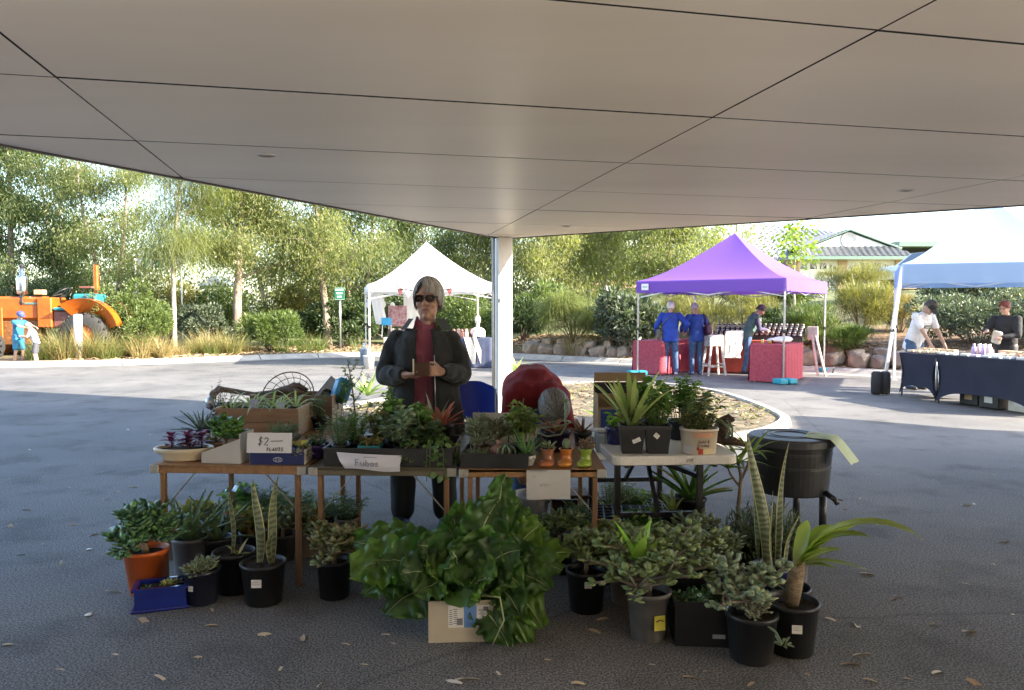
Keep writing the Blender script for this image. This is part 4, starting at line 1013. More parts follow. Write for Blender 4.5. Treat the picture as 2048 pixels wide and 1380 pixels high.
# ================================================================== right stall
M_navy=mat('black_stretch_cloth',(.022,.024,.045),(.016,.018,.035),rough=.75,scale=3,spec=.3)
def stretch_table(label,c,w,d,h,rz,side=None,ends=False):
 root=thing('clothed_table',label, 'table',(c[0],c[1],0),rz)
 MB().box((0,0,h),(w,d,.03),bev=.008).build('table_top',M_navy,root)
 for(p,q,nm)in(((-w/2,-d/2),(w/2,-d/2),0),((w/2,-d/2),(w/2,d/2),1),((w/2,d/2),(-w/2,d/2),2),((-w/2,d/2),(-w/2,-d/2),3)):
  g=[]
  for j in range(7):
   t=j/6;row=[]
   for k in range(21):
    s=k/20;pull=.10*math.sin(math.pi*t)*(1-2*abs(s-.5))*0
    x_=p[0]+(q[0]-p[0])*s;y_=p[1]+(q[1]-p[1])*s
    arch=(1-(2*s-1)**4)*.20
    zz=(h+.012)*(1-t)+t*(.01+arch)
    inset=.055*math.sin(math.pi*t)*(.25+.75*abs(2*s-1)**3)
    n_=Vector((q[1]-p[1],-(q[0]-p[0]),0)).normalized()
    cx_=x_-(x_)*inset*1.4/(w/2)*(1 if abs(2*s-1)>.7 else .6);cy_=y_-n_.y*inset*.5
    row.append(Vector((cx_,cy_,zz)))
   g.append(row)
  MB().sheet(g).build('cloth_side',M_navy if nm!=1 or side is None else side,root)
 for sx in(-1,1):
  for sy in(-1,1):MB().tube([(sx*(w/2-.04),sy*(d/2-.04),0),(sx*(w/2-.04),sy*(d/2-.04),h)],.016,8).build('leg',M_metal,root)
 return root
ta=on_z(1793,792);tb=on_z(1868,806);tc_=on_z(2026,830)
rzA=math.atan2(tc_.y-tb.y,tc_.x-tb.x)
ua=Vector((math.cos(rzA),math.sin(rzA),0));va=Vector((-math.sin(rzA),math.cos(rzA),0))
wT=1.75;T2=tb+ua*wT/2+va*.38;stretch_table('large black clothed table in front at the right stall',T2,wT,.75,.76,rzA,side=mat('grey_stretch_cloth',(.3,.29,.28),rough=.8))
T1=ta+ua*.38+va*.45;stretch_table('smaller black clothed table behind at the left of the right stall',T1,.80,.8,.74,rzA)
M_kraft=mat('kraft_paper',(.52,.38,.24),(.42,.30,.19),rough=.75,scale=10);M_pink=mat('pink_soap',(.72,.48,.5),(.6,.4,.42),rough=.4);M_lil=mat('lilac_soap',(.52,.42,.72),(.45,.36,.64),rough=.4);M_cream=mat('cream_card',(.75,.7,.6),(.66,.6,.5),rough=.7);M_pblue=mat('pale_blue_pack',(.55,.64,.78),rough=.5)
def goods(nm,lab,cat_,loc,rz,size,m,grp,kind='box',top=None):
 r_=thing(nm,lab,cat_,loc,rz,grp)
 if kind=='box':
  MB().box((0,0,size[2]/2),size,bev=.006).build('carton',m,r_);MB().box((0,-size[1]/2-.002,size[2]*.55),(size[0]*.6,.003,size[2]*.5)).build('front_label',top or M_cream,r_)
 else:
  MB().lathe([(size[0]*.85,0),(size[0],.008),(size[0],size[2]*.72),(size[0]*.5,size[2]*.86),(size[0]*.45,size[2])],(0,0,0),12).build('bottle_body',m,r_)
  MB().lathe([(size[0]*.55,size[2]*.93),(size[0]*.55,size[2]*1.05)],(0,0,0),10).build('cap',M_white,r_)
def P2(u,v,z=.78):return tuple(T2+ua*u+va*v+Vector((0,0,z)))
for i in range(9):goods('soap_pack', 'pale soap pack, %s along the front of the large black table'%nth(i,9), 'soap',P2(-.8+i*.19,-.28+random.uniform(-.03,.03)),rzA+random.uniform(-.3,.3),(.12,.09,.035),random.choice([M_pblue,M_white,M_lil]), 'soap packs along the table front')
for i in range(7):goods('bath_bottle', '%s bottle, %s in the %s row of bottles'%('pink' if i%2 else 'lilac',nth(i%4,4 if i<4 else 3), 'front' if i<4 else 'back'), 'bottle',P2(-.52+(i%4)*.085,.0+(i//4)*.12),0,(.034,.034,.17),M_pink if i%2 else M_lil, 'pink and lilac bottles', 'bottle')
for i in range(6):goods('kraft_box', 'brown kraft gift box, %s in the back row on the black table'%nth(i,6), 'box',P2(-.15+i*.19,.2+random.uniform(-.03,.03)),rzA+random.uniform(-.1,.1),(.17,.14,.09),M_kraft, 'kraft gift boxes at the back')
for i in range(6):goods('kraft_box', 'shallow kraft box, %s in the middle row on the black table'%nth(i,6), 'box',P2(-.1+i*.18,-.04+random.uniform(-.03,.03)),rzA+random.uniform(-.1,.1),(.16,.15,.05),M_kraft if i%3 else M_cream, 'shallow kraft boxes in the middle')
for i in range(4):goods('red_tin', 'small reddish tin, %s of four on the black table'%nth(i,4), 'tin',P2(.42+i*.11,-.2),rzA,(.08,.08,.07),mat('rust_tin',(.45,.2,.14),rough=.4), 'reddish tins')
def P1(u,v,z=.76):return tuple(T1+ua*u+va*v+Vector((0,0,z)))
for i in range(10):goods('paper_parcel', 'brown paper parcel, %s in the %s row on the smaller black table'%(nth(i%5,5), 'front' if i<5 else 'back'), 'parcel',P1(-.33+(i%5)*.16,-.2+(i//5)*.22),rzA+random.uniform(-.4,.4),(.13,.1,.04+.03*(i//5)),M_kraft, 'brown paper parcels')
for i,(u,v)in enumerate(((-.5,0.05),(-.1,.0),(.35,.05))):
 lab=('black crate with tan label, leftmost under the large black table', 'black crate with white label, middle one under the large black table', 'cream storage box, rightmost under the large black table')[i]
 r_=thing('storage_crate',lab, 'crate',P2(u,v,0),rzA,None)
 MB().box((0,0,.14),(.34,.3,.26),bev=.01).build('crate_body',M_blackp if i<2 else M_cream,r_);MB().box((0,-.153,.15),(.14,.004,.12)).build('crate_label',M_kraft if i==0 else M_white,r_);MB().box((0,0,.285),(.36,.32,.025),bev=.006).build('crate_lid',M_blackp if i<2 else M_cream,r_)
M_tee=mat('white_tshirt',(.80,.80,.82),(.74,.74,.77),rough=.85,scale=6)
pm=at(1828,700,13.75)
J=person('man in white T-shirt and black cap bending over the smaller table',(pm.x,pm.y,0),R(22),1.72,lean=.38,nod=.45,wl=(-.10,-.42,.86),wr=(.26,-.42,.84),top=M_tee,legs=M_denim,shoes=M_shoe_d,haircol=[(.06,.05,.04),(.1,.08,.07),(.08,.06,.05)],hairends=(55,85,105),sleeve=.34,bulk=1.06,hem=.36,skin=mat('tan_skin',(.46,.28,.2),(.4,.24,.17),rough=.5))
Hf=J['H_'];cp=MB();cp.ball(Hf((0,.0,.045)),(.088,.108,.085),18,10,J['Rh'])
g=[[Hf((x_*.085*(1-.25*t),-.09-.085*t,.045-.018*t-.02*x_*x_))for x_ in(-1,-.5,0,.5,1)]for t in(0,.5,1)]
cp.sheet(g);g=[[p-J['Rh']@Vector((0,0,.006))for p in r_]for r_ in g];cp.sheet(g)
cp.build('cap',mat('black_cap',(.02,.02,.022),rough=.8),J['root'])
T_=J['T'];q0=T_((0.02,-.142,1.20));Rl=Matrix.Rotation(.38,3, 'X')
MB().box(q0,(.17,.012,.055),rot=Rl).build('chest_print',mat('tee_print',(.04,.06,.08),rough=.7),J['root'])
t_=MB();
for i in range(7):t_.box(q0+Rl@Vector((-.06+i*.02,-.0075,0)),(.011,.002,.026 if i%2 else .02),rot=Rl)
t_.build('print_letters',M_white,J['root'])
pw=at(2012,700,12.9)
J=person('red haired woman in black jacket holding a white packet at the right edge',(pw.x,pw.y,0),R(-62),1.62,lean=.06,nod=.22,wl=(-.12,-.40,1.12),wr=(.10,-.30,1.02),top=mat('black_jacket',(.025,.025,.03),(.018,.018,.022),rough=.85,bump=.15),legs=M_shoe_d,shoes=M_shoe_d,haircol=[(.16,.035,.03),(.24,.06,.045),(.11,.03,.03)],hairends=(60,95,105),skin=SKIN,bulk=1.1)
bn=MB();bn.ball(J['H_']((0,.075,.075)),(.05,.05,.05),14,10);remesh(bn.build('hair_bun',bpy.data.materials.get(J['root'].children[-1].data.materials[0].name),J['root']),.01,1,(.006,30,(1,1,1)))
gl_=MB()
for s in(-1,1):gl_.tube([J['H_']((s*.033+.026*math.cos(a),-.098,.018+.02*math.sin(a)))for a in np.linspace(0,6.283,13)],.0025,5,caps=False);gl_.tube([J['H_']((s*.058,-.095,.02)),J['H_']((s*.076,.0,.018))],.0025,5)
gl_.build('glasses',M_blackm,J['root'])
r_=thing('white_packet', 'white paper packet held by the red haired woman', 'packet',(pw.x-.26,pw.y-.14,.9),R(-62))
m=MB();m.box((0,0,.11),(.15,.07,.22),bev=.02,rot=Euler((.1,.25,0)));o_=m.build('packet_paper',M_cream,r_)
# ================================================================== white marquee stall
wc=(wFL+wRR)/2
def W_(px,py,Y):return at(px,py,Y)
cloth_table('craft_table', 'navy and white clothed craft table under the white marquee by the column',(wFL.x+2.55,wFL.y+.55,0),1.1,.7,.74,0,mat('navy_cloth',(.05,.065,.12),(.04,.05,.10),rough=.8))
cloth_table('craft_table', 'pale clothed craft table at the left of the white marquee',(wFL.x+.62,wFL.y+1.4,0),.7,1.5,.74,0,M_cream)
b_=thing('table_runner', 'cream striped runner draped over the navy craft table', 'cloth',(wFL.x+2.4,wFL.y+.16,0))
for k,(w0,w1)in enumerate(((-.42,-.18),(-.02,.16),(.2,.3))):MB().sheet([[Vector((w0,0,.79)),Vector((w1,0,.79))],[Vector((w0+.1,-.012,.45)),Vector((w1+.13,-.012,.45))],[Vector((w0+.22,-.02,.1)),Vector((w1+.12,-.02,.1))]]).build('stripe',M_cream,b_)
def bust(loc,lab,m,s=1.0,base=True):
 r_=thing('display_bust',lab, 'mannequin',loc)
 q=MB();q.ball((0,0,.40*s),(.075*s,.09*s,.11*s),14,10);rc(q,(0,0,.2*s),(0,0,.36*s),.045*s,.045*s)
 if base:q.ball((0,0,.10*s),(.19*s,.10*s,.12*s),14,10);q.ball((0,0,.02),(.14*s,.09*s,.06*s),14,8)
 remesh(q.build('bust_form',m,r_),.014,2);MB().lathe([(.09*s,0),(.09*s,.015),(.02,.02),(.02,.1)],(0,0,-.02),14).build('stand',M_white,r_)
bust((wFL.x+2.72,wFL.y+.6,.80), 'white mannequin bust on the navy craft table',M_white,1.05)
p=W_(873-88,612,20.2);bust((p.x,p.y,p.z-.38), 'white mannequin head on a stand left in the white marquee',M_white,.95,False)
b_=thing('hanging_garment', 'long white garment hanging at the back of the white marquee', 'garment',(W_(830,600,20.7).x,20.7,0))
MB().sheet([[Vector((-.32+.64*k/12*(1+.15*j/5),.03*math.sin(k*1.8)*j/5,1.98-.28*j))for k in range(13)]for j in range(6)]).build('garment_cloth',M_white,b_);MB().tube([(-.3,0,1.98),(0,0,2.06),(.3,0,1.98)],.01,6).build('hanger',M_blackm,b_)
b_=thing('hanging_garment', 'small white garment hanging at the left leg of the white marquee', 'garment',(W_(752,640,19.6).x,19.6,0))
MB().sheet([[Vector((-.16+.3*k/8+.04*j,.025*math.sin(k*1.8)*j/5,1.9-.2*j))for k in range(9)]for j in range(5)]).build('garment_cloth',M_white,b_)
for s in(-1,1):MB().sheet([[Vector((s*.16,0,1.88)),Vector((s*.27,.01,1.62))],[Vector((s*.10,.0,1.75)),Vector((s*.22,.01,1.52))]]).build('sleeve',M_white,b_)
b_=thing('bunting', 'red and white bunting strung under the white marquee eave', 'bunting',(0,0,0))
for i in range(7):
 p=W_(800+i*16.5,578+7*math.sin(math.pi*i/6),18.35);m=MB();m.add([p+Vector((-.085,0,0)),p+Vector((.085,0,0)),p+Vector((0,.012,-.17))],[(0,1,2)])
 m.build('pennant',(M_white if i%2 else mat('red_pattern',(.45,.1,.1),(.12,.06,.06),rough=.8,scale=18)),b_)
MB().tube([W_(784,562,18.3),W_(800,577,18.34),W_(850,585,18.34),W_(900,578,18.34),W_(912,560,18.3)],.012,6).build('string',M_blackm,b_)
for i,(px,py,w_,h_,mm,lab)in enumerate(((773,643,.26,.20,mat('turquoise_card',(.05,.35,.62),rough=.5), 'turquoise picture card on the left craft table'),(795,632,.5,.55,mat('pink_frames',(.5,.32,.32),(.25,.1,.12),rough=.6,scale=14), 'pink patterned display frames behind the turquoise card'))):
 p=W_(px,py,19.4+i*.4);r_=thing('display_card',lab, 'display',(p.x,p.y,p.z-h_/2));MB().box((0,0,h_/2),(w_,.03,h_),bev=.005).build('card',mm,r_)
 m=MB();m.bar((-w_/2,0.03,-(p.z-h_/2-.76)),(-w_/2+.03,0.03,h_),.02);m.bar((w_/2,0.03,-(p.z-h_/2-.76)),(w_/2-.03,0.03,h_),.02);m.build('prop',M_white,r_)
for i in range(14):
 side=i<8;q=(wFL.x+2.1+.11*i,wFL.y+random.uniform(.3,.8),.775)if side else(wFL.x+.35+random.uniform(0,.5),wFL.y+.75+.12*(i-8),.775)
 r_=thing('craft_item', 'small craft piece on the %s craft table, %s of its row'%(('navy',nth(i,8))if side else('pale',nth(i-8,6, 'front', 'rear'))), 'craft goods',q,0, 'craft goods on the %s table'%('navy' if side else 'pale'))
 mm=random.choice([M_white,mat('brown_craft',(.2,.1,.07),(.1,.05,.04),scale=20),mat('pink_craft',(.6,.4,.38),scale=20),M_cream,M_shoe_d])
 MB().box((0,0,.07),(.1,.09,.14),bev=.015).build('goods_block',mm,r_);MB().ball((0,0,.17),(.045,.04,.045),10,8).build('knob',mm,r_)

# ================================================================== far wood, houses, car
def far_wood(name,label,x0,x1,y0,y1,n,hfun,lm,ls):
 nc=n//60;cx_=RNG.uniform(x0,x1,nc);cy_=RNG.uniform(y0,y1,nc);ch=RNG.random(nc)**.8
 C=np.stack([cx_,cy_,np.array([gz(a,b)+hfun(a)*h for a,b,h in zip(cx_,cy_,ch)])],1)
 P=np.repeat(C,60,0)+RNG.normal(size=(nc*60,3))*[.75,.6,.5]
 P[:,2]=np.maximum(P[:,2],.2)
 V,F=leaf_cloud(P,RNG.normal(size=P.shape)*[.7,.7,.5]+[0,0,-.6],RNG.uniform(.7,1.3,len(P))*ls,RNG.uniform(.7,1.3,len(P))*ls*.3)
 tag(np_mesh(name,V,F,lm),label, 'wood',kind='stuff')
far_wood('far_wood', 'far wood of gum trees closing the view on the left',-32,-9,33,40,26000,lambda x:5.2+1.2*math.sin(x*.8),LM_gum,.2)
far_wood('far_wood', 'far wood of gum trees behind the marquees and column',-9,11,33,39,32000,lambda x:4.6+.8*math.sin(x*.9),LM_gumy,.2)
far_wood('far_wood', 'dark undergrowth under the far gum trees',-32,10,31,35,30000,lambda x:2.2+.4*math.sin(x*1.3),LM_mid,.2)
M_tile=mat('roof_tile',(.26,.265,.27),(.18,.19,.20),rough=.6,scale=6,bump=.2,bscale=20)
M_brick=mat('cream_brick',(.52,.38,.28),(.44,.30,.21),rough=.9,scale=14,stretch=(1,1,3),bump=.3,bscale=20)
M_pbrick=mat('pink_brick',(.55,.36,.29),(.47,.29,.23),rough=.9,scale=10,bump=.3)
M_green=mat('green_fascia',(.13,.22,.18),rough=.5)
M_glass=mat('dark_glass',(.03,.035,.04),rough=.08,spec=.8)
def ribbed(a,b,c,d,rib=.3,amp=.035,rows=14):
 """tiled slope, a-b eave, d-c ridge: ribs run up the slope, courses step"""
 a,b,c,d=map(Vector,(a,b,c,d));W=(b-a).length;nx=max(6,int(W/rib)*4);nrm=(b-a).cross(d-a).normalized()
 if nrm.z<0:nrm=-nrm
 g=[]
 for j in range(rows):
  for e in(0,1):
   t=(j+e*.96)/rows;row=[]
   for i in range(nx+1):
    s=i/nx;p=a.lerp(b,s).lerp(d.lerp(c,s),t)
    q=(p-a).dot((b-a).normalized())
    row.append(p+nrm*(amp*math.sin(2*math.pi*q/rib)+(.03 if e==0 else 0)))
   g.append(row)
 return MB().sheet(g,smooth=False)
HY=36.0
def hx(px,Y=HY):return(px-1024)/FPX*Y
def hz(py,Y=HY):return at(1024,py,Y).z
hr=thing('garage_house', 'house with tiled roof, white gable vent and double garage', 'house',(0,0,0))
gx0,gx1=hx(1574),hx(1800);zb=1.6;ze=hz(515)
m=MB()
for x0,x1,z0,z1 in((gx0,hx(1597),zb,ze),(hx(1675),hx(1692),zb,ze),(hx(1789),gx1,zb,ze),(hx(1597),hx(1675),hz(520),ze),(hx(1692),hx(1789),hz(520),ze)):
 m.box(((x0+x1)/2,HY+.12,(z0+z1)/2),(x1-x0,.24,z1-z0))
m.box(((gx0+gx1)/2,HY+7,(zb+ze)/2),(gx1-gx0,.2,ze-zb));m.box((gx0+.1,HY+3.6,(zb+ze)/2),(.2,6.9,ze-zb));m.box((gx1-.1,HY+3.6,(zb+ze)/2),(.2,6.9,ze-zb))
m.build('wall',M_brick,hr)
m=MB();m.box((hx(1530),HY+4.2,(zb+ze)/2),(hx(1574)-hx(1486),5.5,ze-zb));m.build('wall',M_brick,hr)
for x0,x1 in((1597,1675),(1692,1789)):
 X0,X1=hx(x0),hx(x1);zt=hz(520);dr=thing('x', 'x', 'x');bpy.data.objects.remove(dr)
 dr=MB().box(((X0+X1)/2,HY+.14,(zb+zt)/2),(X1-X0,.06,zt-zb)).build('garage_door',M_white,hr)
 w=(X1-X0)/4
 for i in range(4):
  c_=X0+w*(i+.5);zc=zt-.30
  MB().add([(c_-w*.34,HY+.105,zc-.13),(c_+w*.34,HY+.105,zc-.13),(c_+w*.34,HY+.105,zc+(.16 if i in(1,2)else(.1 if i==0 else-.02))),(c_-w*.34,HY+.105,zc+(.16 if i in(1,2)else(-.02 if i==0 else .1)))],[(0,1,2,3)]).build('pane',M_glass,dr)
  k=MB()
  for q in(-.22,0,.22):k.bar((c_+(0.02 if i<2 else-.02)*4,HY+.095,zc-.13),(c_+w*q*1.3,HY+.095,zc+.15),.025)
  k.build('pane_bar',M_white,dr)
  for r_ in range(3):MB().box((c_,HY+.10,zt-.75-.42*r_),(w*.8,.03,.32),bev=.012).build('door_panel',M_white,dr)
ex0,ex1=hx(1563),hx(1812);ey=HY-.75
rp=MB()
gL,gR,gA_,gzb=hx(1618),hx(1775),hx(1693),hz(493)
ribbed((ex0,ey,ze),(ex1,ey,ze),(gR+.25,HY-.05,gzb),(gL-.25,HY-.05,gzb)).build('skirt_roof',M_tile,hr)
MB().add([(gL,HY-.02,gzb-.02),(gR,HY-.02,gzb-.02),(gA_,HY-.02,hz(464))],[(0,1,2)]).build('gable_infill',M_white,hr)
v_=MB().lathe([(.0,.02),(.30,.02),(.34,.05),(.38,.05),(.38,0)],(gA_,HY-.02,hz(480)),24,rot=Matrix.Rotation(R(90),3, 'X')).build('round_vent',mat('vent_grey',(.6,.58,.56)),hr)
m=MB()
for s,e in((gL-.5,-1),(gR+.5,1)):m.bar((s,HY-.12,gzb-.12),(gA_,HY-.12,hz(460)),.05,.2,up=(0,1,0))
m.build('bargeboard',M_green,hr)
apex=(gA_,HY-.15,hz(459));apexb=(gA_,HY+5,hz(459))
ribbed((gL-.55,HY-.15,gzb-.1),(gL-.55,HY+5,gzb-.1),apexb,apex).build('gable_roof',M_tile,hr)
ribbed((gR+.55,HY-.15,gzb-.1),(gR+.55,HY+5,gzb-.1),apexb,apex).build('gable_roof',M_tile,hr)
ridge=hz(463,41)
ribbed((hx(1440),HY+.4,ze-.2),(ex1+.1,HY+.4,ze-.0),(hx(1660,41),41,ridge),(hx(1500,41),41,ridge+.5),rib=.32).build('main_roof',M_tile,hr)
ribbed((ex1,ey,ze),(ex1,HY+8,ze),(gR+.25,HY+5,gzb),(gR+.25,HY,gzb)).build('hip_roof',M_tile,hr)
m=MB();m.bar((ex0-.05,ey-.05,ze-.06),(ex1+.05,ey-.05,ze-.06),.10,.14);m.bar((ex1+.02,ey-.05,ze-.06),(ex1+.02,HY+8,ze-.06),.10,.14);m.build('gutter',M_green,hr)
MB().box(((ex0+ex1)/2,HY-.35,ze-.1),(ex1-ex0-.1,.7,.03)).build('eave_lining',M_white,hr)
hb=thing('flat_house', 'brick house with flat green fascia behind the gabled garage', 'house',(0,0,0));Y2=46
MB().box(((hx(1784,Y2)+hx(1960,Y2))/2,Y2+3,3.4),(hx(1960,Y2)-hx(1784,Y2),6,3.0)).build('wall',M_brick,hb)
MB().box(((hx(1778,Y2)+hx(1966,Y2))/2,Y2+2.6,hz(490,Y2)),(hx(1966,Y2)-hx(1778,Y2),7.2,.32)).build('roof_fascia',M_green,hb)
for px in(1810,1850):MB().box((hx(px,Y2),Y2-.02,4.2),(1.1,.06,.9)).build('window',M_glass,hb)
hl=thing('far_house', 'pale house with blue grey hip roof seen between the gums', 'house',(0,0,0));Y3=44
xa,xb_=hx(615,Y3),hx(745,Y3);za=hz(566,Y3)
MB().box(((xa+xb_)/2,Y3+3,za/2),(xb_-xa-.8,6,za)).build('wall',mat('pale_wall',(.62,.6,.58)),hl)
M_btile=mat('blue_grey_tile',(.24,.28,.34),(.18,.21,.26),rough=.6)
ribbed((xa,Y3-.5,za),(xb_,Y3-.5,za),(hx(705,Y3),Y3+3,hz(522,Y3)),(hx(675,Y3),Y3+3,hz(522,Y3))).build('roof',M_btile,hl)
ribbed((xb_,Y3-.5,za),(xb_,Y3+6.5,za),(hx(705,Y3),Y3+3.2,hz(522,Y3)),(hx(705,Y3),Y3+3,hz(522,Y3))).build('roof',M_btile,hl)
ribbed((xa,Y3+6.5,za),(xa,Y3-.5,za),(hx(675,Y3),Y3+3,hz(522,Y3)),(hx(675,Y3),Y3+3.2,hz(522,Y3))).build('roof',M_btile,hl)
for px in(650,700):MB().box((hx(px,Y3),Y3-.03,za-1.1),(1.3,.06,1.1)).build('window',M_glass,hl)
hf=thing('brick_flats', 'pink brick flats with pale balconies half hidden by gum trees', 'flats',(0,0,0));Y4=46
xa,xb_=hx(1180,Y4),hx(1345,Y4)
MB().box(((xa+xb_)/2,Y4+3,3.6),(xb_-xa,6,7.2)).build('wall',M_pbrick,hf)
for r_,z_ in enumerate((2.2,4.6,6.3)):
 for k in range(3):
  xx=xa+.9+k*1.7;w_=MB().box((xx,Y4-.03,z_),(1.0,.06,1.2)).build('window',M_glass,hf);MB().box((xx,Y4-.12,z_-.8),(1.3,.3,.45)).build('balcony',M_white,hf)
MB().box(((xa+xb_)/2,Y4+2.8,7.3),(xb_-xa+.8,7.4,.3)).build('roof',mat('red_roof',(.35,.16,.11)),hf)
hp=thing('pale_shed', 'small white shed glimpsed behind the thick gum trunk', 'shed',(hx(440,37),37,gz(hx(440,37),37)))
MB().box((0,0,1.1),(1.4,1.4,2.2)).build('wall',M_white,hp);MB().add([(-.8,-.8,2.2),(.8,-.8,2.2),(.8,.8,2.2),(-.8,.8,2.2),(0,-.8,2.7),(0,.8,2.7)],[(0,1,4),(2,3,5),(1,2,5,4),(3,0,4,5)]).build('roof',M_btile,hp)
# parked white car
Yc=30.5;cxx=hx(1858,Yc);cz=gz(cxx,Yc);cr_=thing('parked_car', 'white car parked on the bank behind the yellow shrub', 'car',(cxx,Yc,cz),R(8))
M_car=mat('white_car_paint',(.8,.8,.8),rough=.25,coat=.5)
prof_=[(-2.1,.35),(-2.15,.7),(-2.0,.88),(-1.0,.98),(-.35,1.5),(.9,1.55),(1.7,1.1),(2.1,1.0),(2.15,.4)]
m=MB();nP=len(prof_)
m.add([(x_,s*.85*(1 if z_<1.0 else .84),z_)for s in(-1,1)for x_,z_ in prof_],[tuple(range(nP))[::-1],tuple(range(nP,2*nP))]+[(i,(i+1)%nP,(i+1)%nP+nP,i+nP)for i in range(nP)]);m.build('car_body',M_car,cr_)
MB().add([(-.92,-.735,1.03),(-.30,-.722,1.45),(.25,-.722,1.47),(.25,-.735,1.03)],[(0,1,2,3)]).build('side_window',M_glass,cr_)
MB().add([(.33,-.735,1.03),(.33,-.722,1.47),(.85,-.722,1.48),(1.45,-.735,1.08)],[(0,1,2,3)]).build('side_window',M_glass,cr_)
MB().add([(-1.0,-.66,1.0),(-1.0,.66,1.0),(-.38,.62,1.49),(-.38,-.62,1.49)],[(0,1,2,3)]).build('windscreen',M_glass,cr_)
for sx in(-1.35,1.3):
 for sy in(-.8,.8):
  t_=MB().lathe([(.16,-.09),(.31,-.09),(.33,-.05),(.33,.05),(.31,.09),(.16,.09)],(sx,sy,.33),18,rot=Matrix.Rotation(R(90),3, 'X')).build('wheel',M_blackp,cr_);MB().lathe([(0,-.07),(.17,-.075),(.17,.075),(0,.07)],(sx,sy,.33),14,rot=Matrix.Rotation(R(90),3, 'X')).build('rim',M_silver,t_)
# ================================================================== tractor, children, bollard, sign
YT=21.2;M_or=mat('tractor_orange',(.50,.11,.006),(.38,.08,.005),rough=.45,scale=4,coat=.2);M_tl=mat('tractor_teal',(.03,.25,.27),rough=.5)
def tx(px):return(px-1024)/FPX*YT
def tz_(py):return at(1024,py,YT).z
X0=tx(95);tr=thing('tractor', 'old orange tractor with silver muffler and teal seat', 'tractor',(X0,YT,0))
def bx(m,px0,px1,py0,py1,y0,y1,bev=.03):m.box(((tx(px0)+tx(px1))/2-X0,(y0+y1)/2,(tz_(py0)+tz_(py1))/2),(abs(tx(px1)-tx(px0)),y1-y0,abs(tz_(py0)-tz_(py1))),bev=bev)
m=MB();bx(m,-70,92,593,640,-.28,.35,.07);m.build('bonnet',M_or,tr)
m=MB();bx(m,-60,90,640,690,-.22,.3);m.build('engine',mat('engine_rust',(.3,.12,.03),(.12,.05,.02),rough=.7,scale=14),tr)
m=MB();bx(m,-66,-20,600,690,-.33,-.27,.02);bx(m,-15,20,615,680,-.31,-.27,.02);m.build('side_panel',M_or,tr)
m=MB();bx(m,64,90,605,609,-.30,-.285,.002);m.build('name_strip',M_green,tr)
m=MB();bx(m,90,119,595,655,-.35,.4);m.build('cowl',M_or,tr)
m=MB();bx(m,82,101,580,590,-.3,-.1,.02);m.build('lamp',mat('lamp_amber',(.6,.4,.2),rough=.3),tr)
xm=tx(56)-X0;m=MB();m.lathe([(.03,tz_(590)),(.13,tz_(588)),(.14,tz_(580)),(.14,tz_(556)),(.12,tz_(553)),(.05,tz_(551)),(.05,tz_(536))],(xm,-.2,0),18);m.build('muffler',M_silver,tr)
MB().tube([(xm,-.2,tz_(536)),(xm,-.2,tz_(533)),(xm+.06,-.2,tz_(531))],.055,12).build('stack_tip',M_blackm,tr);MB().tube([(xm,-.2,tz_(590)),(xm+.02,-.25,tz_(605)),(xm+.02,-.2,tz_(615))],.06,10).build('exhaust_pipe',M_blackm,tr)
m=MB();cw=Vector((tx(124)-X0,.05,tz_(587)));Mw=Matrix.Rotation(R(-35),3, 'Y');m.tube([cw+Mw@Vector((.27*math.cos(a),.27*math.sin(a),0))for a in np.linspace(0,6.2832,25)],.018,6,caps=False)
for a in(0,2.1,4.2):m.bar(cw,cw+Mw@Vector((.27*math.cos(a),.27*math.sin(a),0)),.02)
m.bar(cw,cw+Vector((-.15,0,-.5)),.03);m.build('steering_wheel',M_blackm,tr)
m=MB();bx(m,158,205,588,611,-.3,.3,.05);m.build('seat_back',M_tl,tr);m=MB();bx(m,122,186,615,621,-.35,.35,.02);m.build('seat',M_tl,tr)
m=MB();bx(m,120,176,622,655,-.3,.3,.03);m.build('platform',mat('maroon_steel',(.22,.08,.06),rough=.6),tr)
m=MB();bx(m,191,199,530,590,-.05,.05,.015);m.build('roll_bar',M_or,tr);m=MB();bx(m,168,194,573,577,-.2,.2,.01);m.build('tool_tray',MATS['maroon_steel'],tr)
# fender arcs and wheels
fc=Vector((tx(188)-X0,0,.78));g=[]
for s in(-.62,-.30):
 g.append([fc+Vector((1.02*math.cos(a),s,1.02*math.sin(a)))for a in np.linspace(.25,2.2,14)])
MB().sheet(g).sheet([g[0],[fc+(p-fc)*.62 for p in g[0]]]).build('fender',M_or,tr);g=[[p+Vector((0,.95,0))for p in r_]for r_ in g];MB().sheet(g).build('fender',M_or,tr)
def wheel(c,r,w,hubm):
 t_=MB().lathe([(r*.55,-w/2),(r*.9,-w/2),(r,-w*.3),(r,w*.3),(r*.9,w/2),(r*.55,w/2)],c,28,closed_ends=False,rot=Matrix.Rotation(R(90),3, 'X')).build('wheel',mat('tyre',(.03,.03,.03),rough=.85),tr)
 MB().lathe([(0,-w*.2),(r*.4,-w*.25),(r*.56,-w*.45),(r*.56,w*.45),(0,w*.2)],c,20,rot=Matrix.Rotation(R(90),3, 'X')).build('rim',hubm,t_)
 k=MB()
 for i in range(18):
  a=i*6.2832/18;k.bar(Vector(c)+Vector((r*math.cos(a),-w*.45,r*math.sin(a))),Vector(c)+Vector((r*math.cos(a+.2),w*.1,r*math.sin(a+.2))),.05)
 k.build('tread',MATS['tyre'],t_)
for s in(-.46,.5):wheel((fc.x,s,.70),.68,.36,M_or)
for s in(-.42,.45):wheel((tx(-5)-X0,s,.46),.45,.24,M_or)
q=gpt(38,730)
